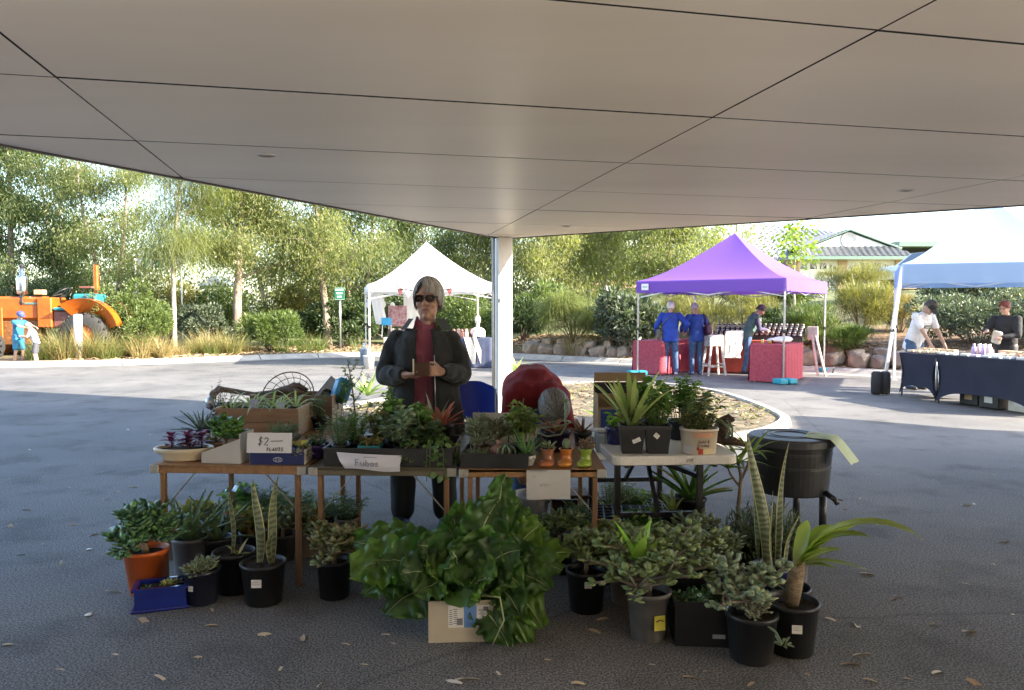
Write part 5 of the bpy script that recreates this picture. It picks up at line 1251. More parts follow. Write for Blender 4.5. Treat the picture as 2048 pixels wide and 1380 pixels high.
J=person('child in teal shirt and blue cap reaching to the smaller child',q,R(75),1.42,lean=.1,nod=.2,wl=(-.12,-.46,1.0),wr=(.10,-.48,1.02),top=mat('teal_shirt',(.03,.22,.34),(.02,.1,.25),rough=.8,scale=4),legs=mat('teal_shorts',(.03,.2,.35),rough=.8),shoes=M_shoe_w,haircol=[(.2,.12,.06),(.3,.2,.1),(.15,.09,.05)],hairends=(50,80,100),shorts=True,sleeve=.3,stance=.13)
cp=MB();cp.ball(J['H_']((0,.0,.05)),(.088,.105,.08),16,10,J['Rh']);g=[[J['H_']((x_*.08,-.09-.09*t,.05-.02*t-.02*x_*x_))for x_ in(-1,-.5,0,.5,1)]for t in(0,.5,1)];cp.sheet(g);g=[[p-Vector((0,0,.006))for p in r_]for r_ in g];cp.sheet(g);cp.build('cap',mat('blue_cap',(.06,.08,.28),rough=.7),J['root'])
q=gpt(74,732)
J=person('smaller fair haired child in grey and white beside the tractor',q,R(-70),1.16,lean=.28,nod=.3,wl=(-.15,-.3,.75),wr=(.15,-.3,.8),top=mat('grey_white_top',(.6,.6,.62),(.2,.2,.22),rough=.8,scale=5),legs=mat('charcoal_shorts',(.08,.08,.1),rough=.8),shoes=mat('purple_shoe',(.25,.2,.5),rough=.6),haircol=[(.55,.38,.22),(.66,.5,.32),(.45,.3,.18)],hairends=(50,100,130),shorts=True,sleeve=.4)
p=on_z(158,728);b_=thing('white_bollard', 'plain white round bollard in the golden grass', 'bollard',(p.x,p.y,.0));MB().lathe([(.11,0),(.11,1.32),(.10,1.35),(0,1.36)],(0,0,0),18).build('post',M_white,b_);MB().lathe([(.115,.35),(.115,.40)],(0,0,0),18,closed_ends=False).build('band',M_metal,b_)
Ys=24.3;xx=(680-1024)/FPX*Ys;b_=thing('green_sign', 'small green sign with white lettering on a post', 'sign',(xx,Ys,gz(xx,Ys)))
z1=at(680,575,Ys).z-gz(xx,Ys);z0=at(680,600,Ys).z-gz(xx,Ys);MB().tube([(0,.03,0),(0,.03,z1-.02)],.035,10).build('post',M_metal,b_)
MB().box((0,-.02,(z0+z1)/2),(.33,.015,z1-z0),bev=.01).build('sign_face',mat('sign_green',(.02,.16,.09),rough=.5),b_)
m=MB()
for r_,(w_,n_)in enumerate(((.26,9),(.2,7),(.16,5))):
 for i in range(n_):m.box((-w_/2+w_*(i+.5)/n_,-.03,z1-.08-r_*.11),(w_/n_*.68,.004,.055))
m.bar((-.15,-.03,z1-.02),(.15,-.03,z1-.02),.008);m.bar((-.15,-.03,z0+.02),(.15,-.03,z0+.02),.008)
m.build('lettering',M_white,b_)
b_=thing('bunting', 'white and green bunting strung far behind the she-oak trunk', 'bunting',(0,0,0))
for i in range(7):
 p=at(278+i*13,519+(i%3),28);mm=M_white if i%2==0 else mat('green_flag',(.05,.35,.25));m=MB();m.add([p+Vector((-.11,0,0)),p+Vector((.11,0,0)),p+Vector((0,.02,-.26))],[(0,1,2)]);m.build('pennant',mm,b_)
MB().tube([at(270,518,28),at(362,520,28)],.012,5).build('string',M_white,b_)
for px in(270,362):MB().tube([Vector((at(px,518,28).x,28,.2)),at(px,517,28)],.03,8).build('pole',M_white,b_)

# ================================================================== plant stall: tables
M_tw=woodmat('table_wood',(.34,.185,.08),(.24,.125,.052),(10,1.2,10));M_tw2=woodmat('leg_wood',(.27,.145,.065),(.19,.10,.045),(12,12,1.2))
M_td=mat('olive_table_top',(.16,.14,.09),(.11,.095,.06),rough=.5,scale=6)
M_brk=mat('zinc_bracket',(.5,.48,.43),(.35,.33,.29),rough=.45,metal=.7,scale=30)
ZT=.66
def wood_table(label,pl,pr,depth,topm_,fm):
 a=on_z(*pl,ZT);b=on_z(*pr,ZT);w=(b-a).length;rz=math.atan2(b.y-a.y,b.x-a.x);root=thing('folding_table',label, 'table',(a.x,a.y,0),rz)
 h2=depth/2
 for j in range(2):
  MB().box((w/2,h2*(j+.5),ZT-.009),(w-.006,h2-.006,.016)).build('top_leaf',topm_,root)
  r_=MB()
  r_.box((w/2,h2*j+.012,ZT-.024),(w-.004,.018,.044),bev=.003);r_.box((w/2,h2*(j+1)-.012,ZT-.024),(w-.004,.018,.044),bev=.003)
  for s in(.011,w-.011):r_.box((s,h2*(j+.5),ZT-.0245),(.018,h2-.05,.043),bev=.003)
  r_.build('rail',fm,root)
 for i,(x_,y_)in enumerate(((.055,.035),(w-.055,.035),(.055,depth*.58),(w-.055,depth*.58))):
  MB().box((x_,y_,(ZT-.03)/2),(.026,.034,ZT-.03),bev=.003).build('leg',M_tw2,root)
 for x_ in(.055,w-.055):
  for y_ in(.035,depth*.58):MB().bar((x_,y_,ZT*.62),(x_+(.18 if x_<w/2 else-.18),y_,ZT-.045),.016,.004).build('brace',M_brk,root)
 for x_ in(.0,w):
  m=MB();m.box((x_+(.022 if x_==0 else-.022),-.0005,ZT-.024),(.05,.007,.046),bev=.003);m.box((x_+(-.0005 if x_==0 else .0005),.026,ZT-.024),(.007,.05,.046),bev=.003)
  m.tube([(x_+(.026 if x_==0 else-.026),-.006,ZT-.024),(x_+(.026 if x_==0 else-.026),-.003,ZT-.024)],.006,8);m.build('corner_bracket',M_brk,root)
 return root,w,rz
wood_table('varnished folding wooden table, leftmost of the three',(300,929),(611,933),1.5,M_tw,M_tw)
wood_table('folding table with dull olive top, middle of the three wooden ones',(617,934),(912,936),1.5,M_td,M_td)
wood_table('varnished folding wooden table carrying the hanging paper, third from left',(919,938),(1212,938),1.5,M_tw,M_tw)
# white plastic table
ZW=.715
a=on_z(1226,914,ZW);b=on_z(1482,912,ZW);w=(b-a).length;rzw=math.atan2(b.y-a.y,b.x-a.x)+R(1.5);wt=thing('plastic_table', 'white plastic folding table with black steel legs', 'table',(a.x,a.y,0),rzw);DW=1.45
M_wpl=mat('white_plastic_top',(.72,.70,.66),(.66,.64,.60),rough=.45,scale=60,bump=.05,bscale=200)
def rrect(w_,d_,r_,n=5):
 P=[]
 for cx_,cy_,a0 in((w_-r_,r_,-90),(w_-r_,d_-r_,0),(r_,d_-r_,90),(r_,r_,180)):
  for i in range(n+1):t=R(a0+90*i/n);P.append(Vector((cx_+r_*math.cos(t),cy_+r_*math.sin(t))))
 return P
m=MB();P=rrect(w,DW,.06);cen=Vector((w/2,DW/2));Q=[p+(cen-p).normalized()*.008 for p in P]
nP=len(P);m.add([(*q,ZW)for q in Q]+[(*p,ZW-.008)for p in P]+[(*p,ZW-.045)for p in P]+[(*q,ZW-.05)for q in Q],[tuple(range(nP)),tuple(range(3*nP,4*nP))[::-1]]+[(r_*nP+(i+1)%nP,r_*nP+i,(r_+1)*nP+i,(r_+1)*nP+(i+1)%nP)for r_ in range(3)for i in range(nP)]);m.build('table_top',M_wpl,wt)
for y_ in(.36,DW-.2):
 for x_ in(.10,w-.10):MB().bar((x_,y_,0),(x_,y_,ZW-.05),.032).build('leg',M_blackm,wt)
 MB().bar((.10,y_+.001,.30),(w-.10,y_+.001,.30),.03).build('cross_bar',M_blackm,wt);MB().bar((.10,y_,ZW-.075),(w-.10,y_,ZW-.075),.028).build('cross_bar',M_blackm,wt)
for a_,b_,k in(((w/2,.36,.3),(w/2,DW/2,ZW-.06),.022),((w/2,DW-.2,.3),(w/2,DW/2,ZW-.06),.022),((.1,.1,ZW-.07),(.1,DW-.1,ZW-.07),.026),((w-.1,.1,ZW-.07),(w-.1,DW-.1,ZW-.07),.026),((w-.1,.36,.52),(w*.55,DW*.55,ZW-.16),.026)):MB().bar(a_,b_,k).build('brace',M_blackm,wt)
def strokes(name,parent,origin,xdir,zdir,lines,sc,m_,w_=.004,off=(0,-.0015,0),t_=.0012):
 """pen strokes laid on a face"""
 mb_=MB();o=Vector(origin)+Vector(off);xd=Vector(xdir);zd=Vector(zdir)
 for ln in lines:
  P_=[o+xd*(p[0]*sc)+zd*(p[1]*sc)for p in ln]
  mb_.tube(P_,w_/2,6)
 return mb_.build(name,m_,parent)
M_ink=mat('black_ink',(.015,.015,.018),rough=.6);M_inkg=mat('grey_ink',(.22,.23,.27),rough=.7)
GL={'P':[[(0,0),(0,1),(.5,.9),(.5,.55),(0,.5)]], 'L':[[(0,1),(0,0),(.5,0)]], 'A':[[(0,0),(.3,1),(.6,0)],[(.12,.38),(.48,.38)]], 'N':[[(0,0),(0,1),(.5,0),(.5,1)]], 'T':[[(0,1),(.6,1)],[(.3,1),(.3,0)]], 'S':[[(.5,.9),(.2,1),(0,.75),(.45,.4),(.4,.05),(0,.05)]], '$':[[(.5,.85),(.2,.95),(.05,.7),(.5,.4),(.4,.1),(0,.15)],[(.3,1.15),(.22,-.15)]], '2':[[(0,.75),(.2,1),(.45,.85),(.4,.55),(0,0),(.55,.02)]], '-':[[(0,.5),(1.5,.56)]], 'F':[[(0,0),(0,1),(.55,1)],[(0,.55),(.42,.55)]], 'u':[[(0,.62),(0,.15),(.2,0),(.42,.15),(.42,.62)],[(.42,.15),(.46,0)]], 'b':[[(0,1),(0,0),(.35,.02),(.45,.3),(.3,.58),(0,.5)]], 'o':[[(.22,0),(.02,.2),(.05,.5),(.25,.6),(.45,.42),(.42,.12),(.22,0)]], 's':[[(.4,.55),(.1,.6),(.03,.42),(.36,.25),(.33,.02),(0,.04)]], 'K':[[(0,0),(0,1)],[(.5,1),(0,.5),(.5,0)]], 'U':[[(0,1),(0,.2),(.25,0),(.5,.2),(.5,1)]], 'C':[[(.5,.9),(.2,1),(0,.6),(.1,.1),(.5,.08)]], 'G':[[(.5,.88),(.2,1),(0,.5),(.15,.02),(.5,.1),(.5,.45),(.3,.45)]], 'l':[[(0,1),(.02,.1),(.15,0)]], 'd':[[(.42,1),(.42,0),(.1,.02),(0,.3),(.12,.58),(.42,.5)]], '&':[[(.5,0),(.1,.75),(.2,1),(.35,.8),(0,.3),(.15,0),(.5,.35)]], 'r':[[(0,.6),(0,0)],[(0,.45),(.2,.6),(.35,.55)]], 'e':[[(.02,.3),(.42,.32),(.3,.6),(.08,.55),(0,.25),(.15,0),(.42,.08)]], 'a':[[(.42,.6),(.42,0)],[(.42,.5),(.15,.6),(0,.3),(.12,0),(.42,.15)]], 'm':[[(0,.6),(0,0)],[(0,.45),(.15,.6),(.28,.5),(.28,0)],[(.28,.45),(.42,.6),(.56,.5),(.56,0)]], 'y':[[(0,.6),(.2,.1)],[(.42,.6),(.1,-.4)]], 'D':[[(0,0),(0,1),(.35,.95),(.55,.5),(.35,.05),(0,0)]], 'R':[[(0,0),(0,1),(.5,.9),(.5,.6),(0,.5),(.5,0)]], 'E':[[(.5,1),(0,1),(0,0),(.5,0)],[(0,.5),(.4,.5)]], 'I':[[(0,0),(0,1)]], 'O':[[(.25,0),(0,.5),(.25,1),(.5,.5),(.25,0)]], 'B':[[(0,0),(0,1),(.45,.8),(0,.52),(.5,.25),(0,0)]], ' ':[]}
def word(txt,x0=0.0,gap=.25,slant=0.0):
 out=[];x_=x0
 for ch in txt:
  gl=GL.get(ch,[])
  for ln in gl:out.append([(x_+p[0]+slant*p[1],p[1])for p in ln])
  x_+=(max([p[0]for ln in gl for p in ln])if gl else .35)+gap
 return out
strokes('marker_text',wt,(w*.58,-.001,ZW-.035),(1,0,0),(0,0,1),word('KUC',gap=.3),.018,M_inkg,.002)
# ================================================================== pots and plants: helpers
PG={}
def plastic(name,c,rough=.4):return mat(name,c,tuple(x*.85 for x in c),rough=rough,scale=9,bump=.03)
def pot(root,rt,rb,h,m_,soil=.85,seg=28,rim=.012,sq=False,z=0.0,sx=1.0,sy=1.0,inner=None):
 n_=4 if sq else seg
 if sq:
  k=math.sqrt(2);rot_=Matrix.Rotation(R(45),3, 'Z')
  pr=[(rb*k,0),(rt*k,h-.02),(rt*k+.006,h-.02),(rt*k+.006,h),(rt*k-.006,h),(rt*k-.012,h*soil)]
  MB().lathe(pr,(0,0,z),4,sx,sy,smooth=False,rot=rot_).build('pot',m_,root);MB().lathe([(rt*k-.016,h*soil),(0,h*soil+.008)],(0,0,z),4,smooth=False,rot=rot_).build('soil',M_soil,root)
 else:
  pr=[(rb*.96,0),(rb,.004),(rb+(rt-rb)*.86,h-rim*1.8),(rt+.003,h-rim*1.7),(rt+.004,h-.003),(rt+.001,h),(rt-.005,h-.001),(rt-.008,h-.01),(rt-.012,h*soil-.01)]
  MB().lathe(pr,(0,0,z),seg,sx,sy).build('pot',m_,root)
  g=MB();rr_=rt-.010;rnd=random.Random(int(rt*1e5+h*1e4))
  rows=[[Vector((rr_*f*math.cos(a)*sx,rr_*f*math.sin(a)*sy,z+h*soil+(rnd.uniform(-.006,.008)if f<1 else 0)))for a in np.linspace(0,6.2832,19)]for f in(0.02,.35,.7,1.0)]
  g.sheet(rows).build('soil',M_soil,root)
 return z+h*soil
def sticker(root,x_,z_,r_,w_=.03,h_=.028,m_=None,tilt=0.0,y_=None,ang=0.0):
 q=MB().box((0,0,0),(w_,.002,h_)).build('price_sticker',m_ or mat('sticker_white',(.78,.77,.74),rough=.6),root);q.location=(r_*math.sin(ang)+x_,-(r_*math.cos(ang))-.003 if y_ is None else y_,z_);q.rotation_euler=(-.06,tilt,ang)
 strokes('sticker_print',q,(-w_*.35,-.0012,-h_*.1),(1,0,0),(0,0,1),[[(0,0),(.7,0)],[(0,.25),(.5,.25)]],w_,M_inkg,.0018,off=(0,0,0))
def pt(px,py,z=0.0,r_=0.0):
 p=on_z(px,py,z);return(p.x,p.y+r_,z)
def leaf6(P,D,L,W,fold=.3,bend=.25,up=None):
 """leaves with six corners and a tip, base P along D"""
 n=len(P);D=unit(D);L=np.asarray(L).reshape(-1,1)*np.ones((n,1));W=np.asarray(W).reshape(-1,1)*np.ones((n,1))
 u=RNG.normal(size=(n,3))*.5+[0,0,1.0]if up is None else up
 S=unit(np.cross(D,u));N=np.cross(S,D)
 def q(t,s,k):return P+D*L*t+S*W*s+N*(W*fold*abs(s)*2-L*bend*t*t*k)
 V=np.stack([q(0,0,1),q(.3,.42,1),q(.65,.46,1),q(1,0,1),q(.65,-.46,1),q(.3,-.42,1),q(.45,0,1)],1).reshape(-1,3)
 b=np.arange(n)[:,None]*7
 F=np.concatenate([b+np.array([[0,1,6]]),b+np.array([[1,2,6]]),b+np.array([[2,3,6]]),b+np.array([[3,4,6]]),b+np.array([[4,5,6]]),b+np.array([[5,0,6]])],0)
 return V,F
def herb(root,z,rx,h,n,L,W,lm,ns=14,seed=1,ry=None,stem=None,lean=(0,0),bare=.15,droop=0.0,off=(0,0),sw=.0025):
 """many thin stems carrying small leaves"""
 rnd=random.Random(seed);ry=ry or rx;m=MB();P=[];D=[]
 for i in range(ns):
  a=rnd.uniform(0,6.28);q=math.sqrt(rnd.random());hh=h*rnd.uniform(.6,1.05)*(1-.3*q)
  tip=Vector((off[0]+math.cos(a)*rx*q+lean[0]*hh,off[1]+math.sin(a)*ry*q+lean[1]*hh,z+hh-droop*q*h));b0=Vector((off[0]+math.cos(a)*rx*q*.35,off[1]+math.sin(a)*ry*q*.35,z))
  mid=(b0+tip)/2+Vector((rnd.uniform(-.1,.1)*rx,rnd.uniform(-.1,.1)*ry,h*(.08+droop*.5)));path=[b0.lerp(mid,t).lerp(mid.lerp(tip,t),t)for t in(0,.25,.5,.75,1)]
  m.tube(path,[sw,sw*.9,sw*.8,sw*.6,sw*.3],4)
  for k in range(max(2,n//ns)):
   t=bare+(1-bare)*(k+rnd.random())/(n/ns);t=min(t,1);q2=b0.lerp(mid,t).lerp(mid.lerp(tip,t),t);a2=k*2.4+rnd.uniform(-.5,.5)
   P.append(tuple(q2));D.append((math.cos(a2),math.sin(a2),rnd.uniform(-.1,.8)))
 m.build('stems',stem or mat('green_stem',(.12,.15,.06),rough=.6),root)
 P=np.array(P);D=np.array(D);k=len(P);V,F=leaf6(P,D,RNG.uniform(.65,1.2,k)*L,RNG.uniform(.7,1.2,k)*W)
 np_mesh('foliage',V,F,lm,root,smooth=True)
def rosette(root,z,n,L,W,e0,e1,droop,lm,shape='taper',off=(0,0),seed=1,fold=.4,thick=.004,tw=0.0,r0=.01,name='leaf',jl=.2):
 """blades round a centre, each its own piece"""
 rnd=random.Random(seed)
 for i in range(n):
  a=i*2.39996+rnd.uniform(-.2,.2);t=(i+.5)/n;e=e0+(e1-e0)*t+rnd.uniform(-.08,.08)
  d=(math.cos(a)*math.cos(e),math.sin(a)*math.cos(e),math.sin(e));m=MB()
  m.leaf((off[0]+math.cos(a)*r0,off[1]+math.sin(a)*r0,z),d,L*rnd.uniform(1-jl,1+jl),W*rnd.uniform(.85,1.1),droop*rnd.uniform(.6,1.3),shape=shape,seg=7,fold=fold,thick=thick,twist=tw*rnd.uniform(-1,1))
  m.build(name,lm,root)
def jade(root,z,spread,h,nb,lm,L=.035,W=.022,seed=1,stem=None,r0=.010,off=(0,0),lean=(0,0),per=16,gap=.2,flatten=1.0,trunk=.25):
 """branching fleshy-leaved bush: thick stems, plump leaf pairs"""
 rnd=random.Random(seed);m=MB();P=[];D=[]
 base=Vector((off[0],off[1],z));tk=base+Vector((lean[0]*.3,lean[1]*.3,h*trunk));m.tube([base,base.lerp(tk,.5),tk],[r0*1.5,r0*1.25,r0*1.1],8)
 for i in range(nb):
  a=i*2.4+rnd.uniform(-.4,.4);q=rnd.uniform(.35,1);tip=Vector((off[0]+math.cos(a)*spread*q+lean[0],off[1]+math.sin(a)*spread*q*flatten+lean[1],z+h*(1.0-.8*q*q)*rnd.uniform(.75,1.05)))
  mid=tk.lerp(tip,.5)+Vector((0,0,h*.06));P0=[tk.lerp(mid,t).lerp(mid.lerp(tip,t),t)for t in(0,.25,.5,.75,1)]
  m.tube(P0,[r0*.9,r0*.75,r0*.6,r0*.5,r0*.35],6)
  ends=[(P0[-1],(P0[-1]-P0[-2]).normalized())]
  for s in range(3):
   j=rnd.randint(1,3);a2=rnd.uniform(0,6.28);e=P0[j]+Vector((math.cos(a2),math.sin(a2),rnd.uniform(.2,.9)))*spread*.38;m.tube([P0[j],e],[r0*.4,r0*.25],5);ends.append((e,(e-P0[j]).normalized()))
  for e,d in ends:
   for k in range(per):
    a2=k*2.4+rnd.random();s_=Vector((math.cos(a2),math.sin(a2),0));dd=(d*(.25+.9*k/per)+s_*.9+Vector((0,0,.15)));b0=e-d*(gap*.25*(1-k/per))+s_*.003
    P.append(tuple(b0));D.append(tuple(dd))
 m.build('stems',stem or mat('jade_stem',(.30,.24,.17),(.2,.16,.11),rough=.8,scale=20,bump=.3),root)
 P=np.array(P);D=unit(np.array(D));n=len(P);Ls=RNG.uniform(.7,1.2,n)[:,None]*L;Ws=RNG.uniform(.8,1.15,n)[:,None]*W;S=unit(np.cross(D,RNG.normal(size=(n,3))*.4+[0,0,1]));N=np.cross(S,D);T_=Ws*.22
 def q(t,s,k):return P+D*Ls*t+S*Ws*s+N*T_*k
 V=np.stack([q(0,0,0),q(.35,.34,0),q(.72,.5,0),q(1,.0,.2),q(.72,-.5,0),q(.35,-.34,0),q(.6,0,1),q(.6,0,-1)],1).reshape(-1,3);b=np.arange(n)[:,None]*8;F=[]
 for i in range(6):j=(i+1)%6;F.append(b+np.array([[i,j,6]]));F.append(b+np.array([[j,i,7]]))
 np_mesh('foliage',V,np.concatenate(F),lm,root,smooth=True)
# leaf tints
L_jade=leafmat('jade_leaf',[(0.051,0.145,0.065),(0.080,0.203,0.072),(0.131,0.275,0.087),(0.072,0.160,0.102)],rough=.28,transl=.08,spec=.6)
L_jadeg=leafmat('grey_jade_leaf',[(0.203,0.261,0.160),(0.290,0.362,0.217),(0.145,0.217,0.116),(0.348,0.406,0.246)],rough=.35,transl=.08,spec=.5)
L_aloe=leafmat('aloe_leaf',[(0.174,0.275,0.131),(0.232,0.348,0.160),(0.131,0.217,0.116)],rough=.4,transl=.12,nscale=9)
L_aloeb=leafmat('bright_aloe_leaf',[(0.145,0.319,0.087),(0.203,0.406,0.102)],rough=.4,transl=.2,nscale=9)
L_agave=leafmat('agave_leaf',[(0.087,0.145,0.116),(0.145,0.217,0.174),(0.261,0.334,0.261)],rough=.4,transl=.05)
L_herb=leafmat('herb_leaf',[(0.087,0.174,0.043),(0.145,0.261,0.065),(0.217,0.348,0.102),(0.116,0.189,0.072)],rough=.5,transl=.4)
L_herbd=leafmat('dark_herb_leaf',[(0.043,0.087,0.043),(0.072,0.131,0.058),(0.116,0.174,0.072),(0.160,0.145,0.072)],rough=.5,transl=.3)
L_herbg=leafmat('grey_herb_leaf',[(0.189,0.275,0.189),(0.275,0.362,0.246),(0.131,0.203,0.131),(0.348,0.420,0.290)],rough=.55,transl=.25)
L_ros=leafmat('rosemary_leaf',[(0.102,0.189,0.116),(0.160,0.261,0.145),(0.232,0.334,0.189),(0.072,0.131,0.072)],rough=.55,transl=.2)
L_mix=leafmat('mixed_leaf',[(0.102,0.160,0.043),(0.189,0.246,0.072),(0.290,0.290,0.102),(0.319,0.174,0.072),(0.145,0.174,0.087)],rough=.5,transl=.35)
L_purp=leafmat('purple_leaf',[(0.145,0.022,0.065),(0.246,0.043,0.102),(0.102,0.017,0.058),(0.319,0.087,0.145)],rough=.4,transl=.25,tcol=(1.3,.8,.9))
L_brom=leafmat('bromeliad_leaf',[(0.478,0.131,0.072),(0.609,0.217,0.131),(0.362,0.102,0.072),(0.522,0.290,0.174)],rough=.35,transl=.25,tcol=(1.2,1,.8))
L_bromd=leafmat('dull_bromeliad_leaf',[(0.261,0.116,0.072),(0.362,0.189,0.116),(0.189,0.102,0.072)],rough=.4,transl=.2)
L_spid=leafmat('spider_leaf',[(0.290,0.406,0.145),(0.507,0.580,0.319),(0.652,0.696,0.435)],rough=.45,transl=.35)
L_var=leafmat('variegated_leaf',[(0.290,0.392,0.131),(0.493,0.551,0.246),(0.377,0.478,0.174)],rough=.42,transl=.35,nscale=6)
L_yelsuc=leafmat('yellow_succulent',[(0.362,0.435,0.131),(0.493,0.522,0.174),(0.580,0.478,0.174),(0.246,0.348,0.131)],rough=.4,transl=.15)
L_lime=leafmat('lime_leaf',[(0.232,0.435,0.058),(0.319,0.522,0.087),(0.435,0.580,0.131)],rough=.35,transl=.45)
# ================================================================== on the left table
q=pt(352,927,ZT,.10);r_=thing('oval_planter', 'cream oval planter of purple leaved plants at the left table end', 'planter',q)
M_crm=mat('cream_glaze',(.66,.58,.42),(.55,.46,.30),rough=.35,scale=6,bump=.05)
MB().lathe([(.10,0),(.115,.01),(.115,.03),(.15,.05),(.158,.065),(.152,.075),(.14,.072),(.132,.055)],(0,0,0),36,1.05,.62).build('pot',M_crm,r_);MB().lathe([(.136,.06),(0,.066)],(0,0,0),30,1.05,.62).build('soil',M_soil,r_)
for k,(x_,y_,s_)in enumerate(((-.06,-.02,1),(.03,0,1.1),(.09,.02,1.0),(.0,.04,.8))):
 m=MB();m.tube([(x_,y_,.06),(x_+.005,y_,.06+.07*s_)],.004,6);m.build('stem',mat('purple_stem',(.12,.03,.05)),r_)
 for j in range(11):
  a=j*2.4+k;m=MB();zz=.075+.075*s_*j/11;m.leaf((x_,y_,zz),(math.cos(a),math.sin(a),.35+.06*j),(.085-.003*j)*s_,.046*s_,.7,shape='lance',seg=5,fold=.3);m.build('leaf',L_purp,r_)
q=pt(405,884,ZT,.0);r_=thing('potted_agave', 'dark agave rosette in a small maroon pot behind the purple plants', 'potted plant',q);zz=pot(r_,.055,.042,.075,plastic('maroon_pot',(.12,.03,.03)));rosette(r_,zz,28,.16,.026,.15,1.4,.25,L_agave,seed=3)
q=pt(428,899,ZT,.0);r_=thing('potted_haworthia', 'small striped rosette in a brown bowl with pale rim', 'potted plant',q);zz=pot(r_,.068,.05,.05,plastic('brown_bowl',(.22,.12,.08)));rosette(r_,zz,22,.075,.013,.3,1.45,.15,leafmat('striped_leaf',[(.2,.2,.09),(.3,.27,.13),(.14,.15,.07)],transl=.1),seed=4)
M_cardw=mat('white_card_inside',(.50,.48,.45),(.45,.43,.40),rough=.8);M_cardb=mat('brown_card',(.40,.29,.18),(.34,.24,.15),rough=.85)
# cut-down magazine box with jade
q=on_z(403,926,ZT);q2=on_z(479,928,ZT);r_=thing('cut_carton', 'slant cut grey card carton holding a bright jade plant', 'carton',(q.x,q.y,ZT),math.atan2(q2.y-q.y,q2.x-q.x));w_=(q2-q).length
tk=.004;hl_,hh_=.055,.165
for y_ in(0,.16):MB().add([(0,y_,0),(w_,y_,0),(w_,y_,hh_*.82),(0,y_,hl_),(0,y_+tk,0),(w_,y_+tk,0),(w_,y_+tk,hh_*.82),(0,y_+tk,hl_)],[(0,1,2,3),(7,6,5,4),(0,4,5,1),(1,5,6,2),(2,6,7,3),(3,7,4,0)]).build('card_side',M_cardw,r_)
MB().box((tk/2-.0,.08+tk/2,hl_/2),(tk,.156,hl_)).build('card_end',M_cardw,r_);MB().box((w_+tk/2,.08+tk/2,hh_/2),(tk,.164,hh_)).build('card_end',M_cardw,r_);MB().box((w_/2,.08,.003),(w_-.002,.155,.004)).build('card_floor',M_cardw,r_)
r2=thing('jade_cutting', 'bright green large leaved jade rising from the slant cut carton', 'potted plant',(q.x+.10,q.y+.085,ZT+.006));pot(r2,.05,.042,.06,M_blackp);jade(r2,.07,.10,.15,6,leafmat('bright_jade',[(.07,.18,.03),(.11,.25,.04),(.05,.14,.05)],rough=.28,transl=.2),L=.072,W=.05,seed=5,per=8)
# blue tray with sign
q=on_z(500,929,ZT);q2=on_z(608,930,ZT);rz_=math.atan2(q2.y-q.y,q2.x-q.x);r_=thing('blue_tray', 'dark blue cardboard tray of small plants behind the price card', 'tray',(q.x,q.y,ZT),rz_);w_=(q2-q).length;M_navyc=mat('navy_card',(.012,.022,.12),(.01,.018,.1),rough=.5)
for(c_,s_)in(((w_/2,.002,.035),(w_,.004,.07)),((w_/2,.36,.035),(w_,.004,.07)),((-.001,.18,.04),(.004,.354,.08)),((w_+.001,.18,.04),(.004,.354,.08)),((w_/2,.18,.003),(w_-.004,.35,.004))):MB().box(c_,s_).build('tray_side',M_navyc if s_[1]<.3 else M_cardw,r_)
strokes('tray_logo',r_,(w_*.52,-.001,.018),(1,0,0),(0,0,1),[[(1.2*math.cos(t),.5+.62*math.sin(t))for t in np.linspace(0,6.2832,19)],[(-.7,.8),(-.3,.9),(-.5,.4),(-.8,.15),(-.3,.2)],[(0,.9),(.35,.85),(.1,.5),(.4,.15),(0,.15)],[(.75,.15),(.5,.45),(.75,.8)]],.02,mat('silver_print',(.5,.55,.65)),.0035)
def in_tray(u,v,z_=.006):return tuple(Vector((q.x,q.y,ZT))+Matrix.Rotation(rz_,3, 'Z')@Vector((u,v,z_)))
a=on_z(500,929,ZT);cd=thing('price_card', 'white card hand lettered $2 PLANTS leaning on the blue tray', 'sign',tuple(a+Vector((-.012,-.006,.066))),rz_)
Mt=Euler((R(-10),0,0)).to_matrix();cw_,ch_=.245,.108;cdm=MB().box((0,0,0),(cw_,.003,ch_)).build('card',mat('white_card',(.70,.69,.70),(.66,.65,.66),rough=.7),cd);cdm.rotation_euler=(R(-8),0,0);cdm.location=(cw_/2,0,ch_/2)
strokes('dollar_price',cdm,(-.062,-.002,-.012),(1,0,0),(0,0,1),word('$2-',gap=.3,slant=.1),.042,M_ink,.0042,off=(0,0,0))
strokes('plants_word',cdm,(-.012,-.002,-.043),(1,0,0),(0,0,1),word('PLANTS',gap=.32,slant=.15),.018,M_ink,.0038,off=(0,0,0))
def small(nm,lab,loc,rt,rb,h,pm,fn,cat_='potted plant',grp=None,sq=False):
 r_=thing(nm,lab,cat_,loc,0,grp);zz=pot(r_,rt,rb,h,pm,sq=sq,seg=20);fn(r_,zz);return r_
small('potted_herb', 'feathery grey green plant behind the price card',in_tray(.09,.25),.05,.04,.08,M_blackp,lambda r,z:herb(r,z,.09,.18,620,.03,.005,L_ros,30,6))
small('potted_succulent', 'grey blue succulent beside the feathery plant in the blue tray',in_tray(.17,.2),.045,.036,.07,M_blackp,lambda r,z:jade(r,z,.05,.07,6,leafmat('blue_succ',[(.16,.22,.2),(.22,.28,.25)],transl=.08),L=.026,W=.013,seed=7,per=12))
small('potted_succulent', 'yellow and red tinged succulent at the right of the price card',in_tray(.24,.12),.042,.034,.07,plastic('violet_pot',(.06,.03,.16)),lambda r,z:rosette(r,z,7,.06,.045,.4,1.1,.2,L_yelsuc, 'obov',seed=8))
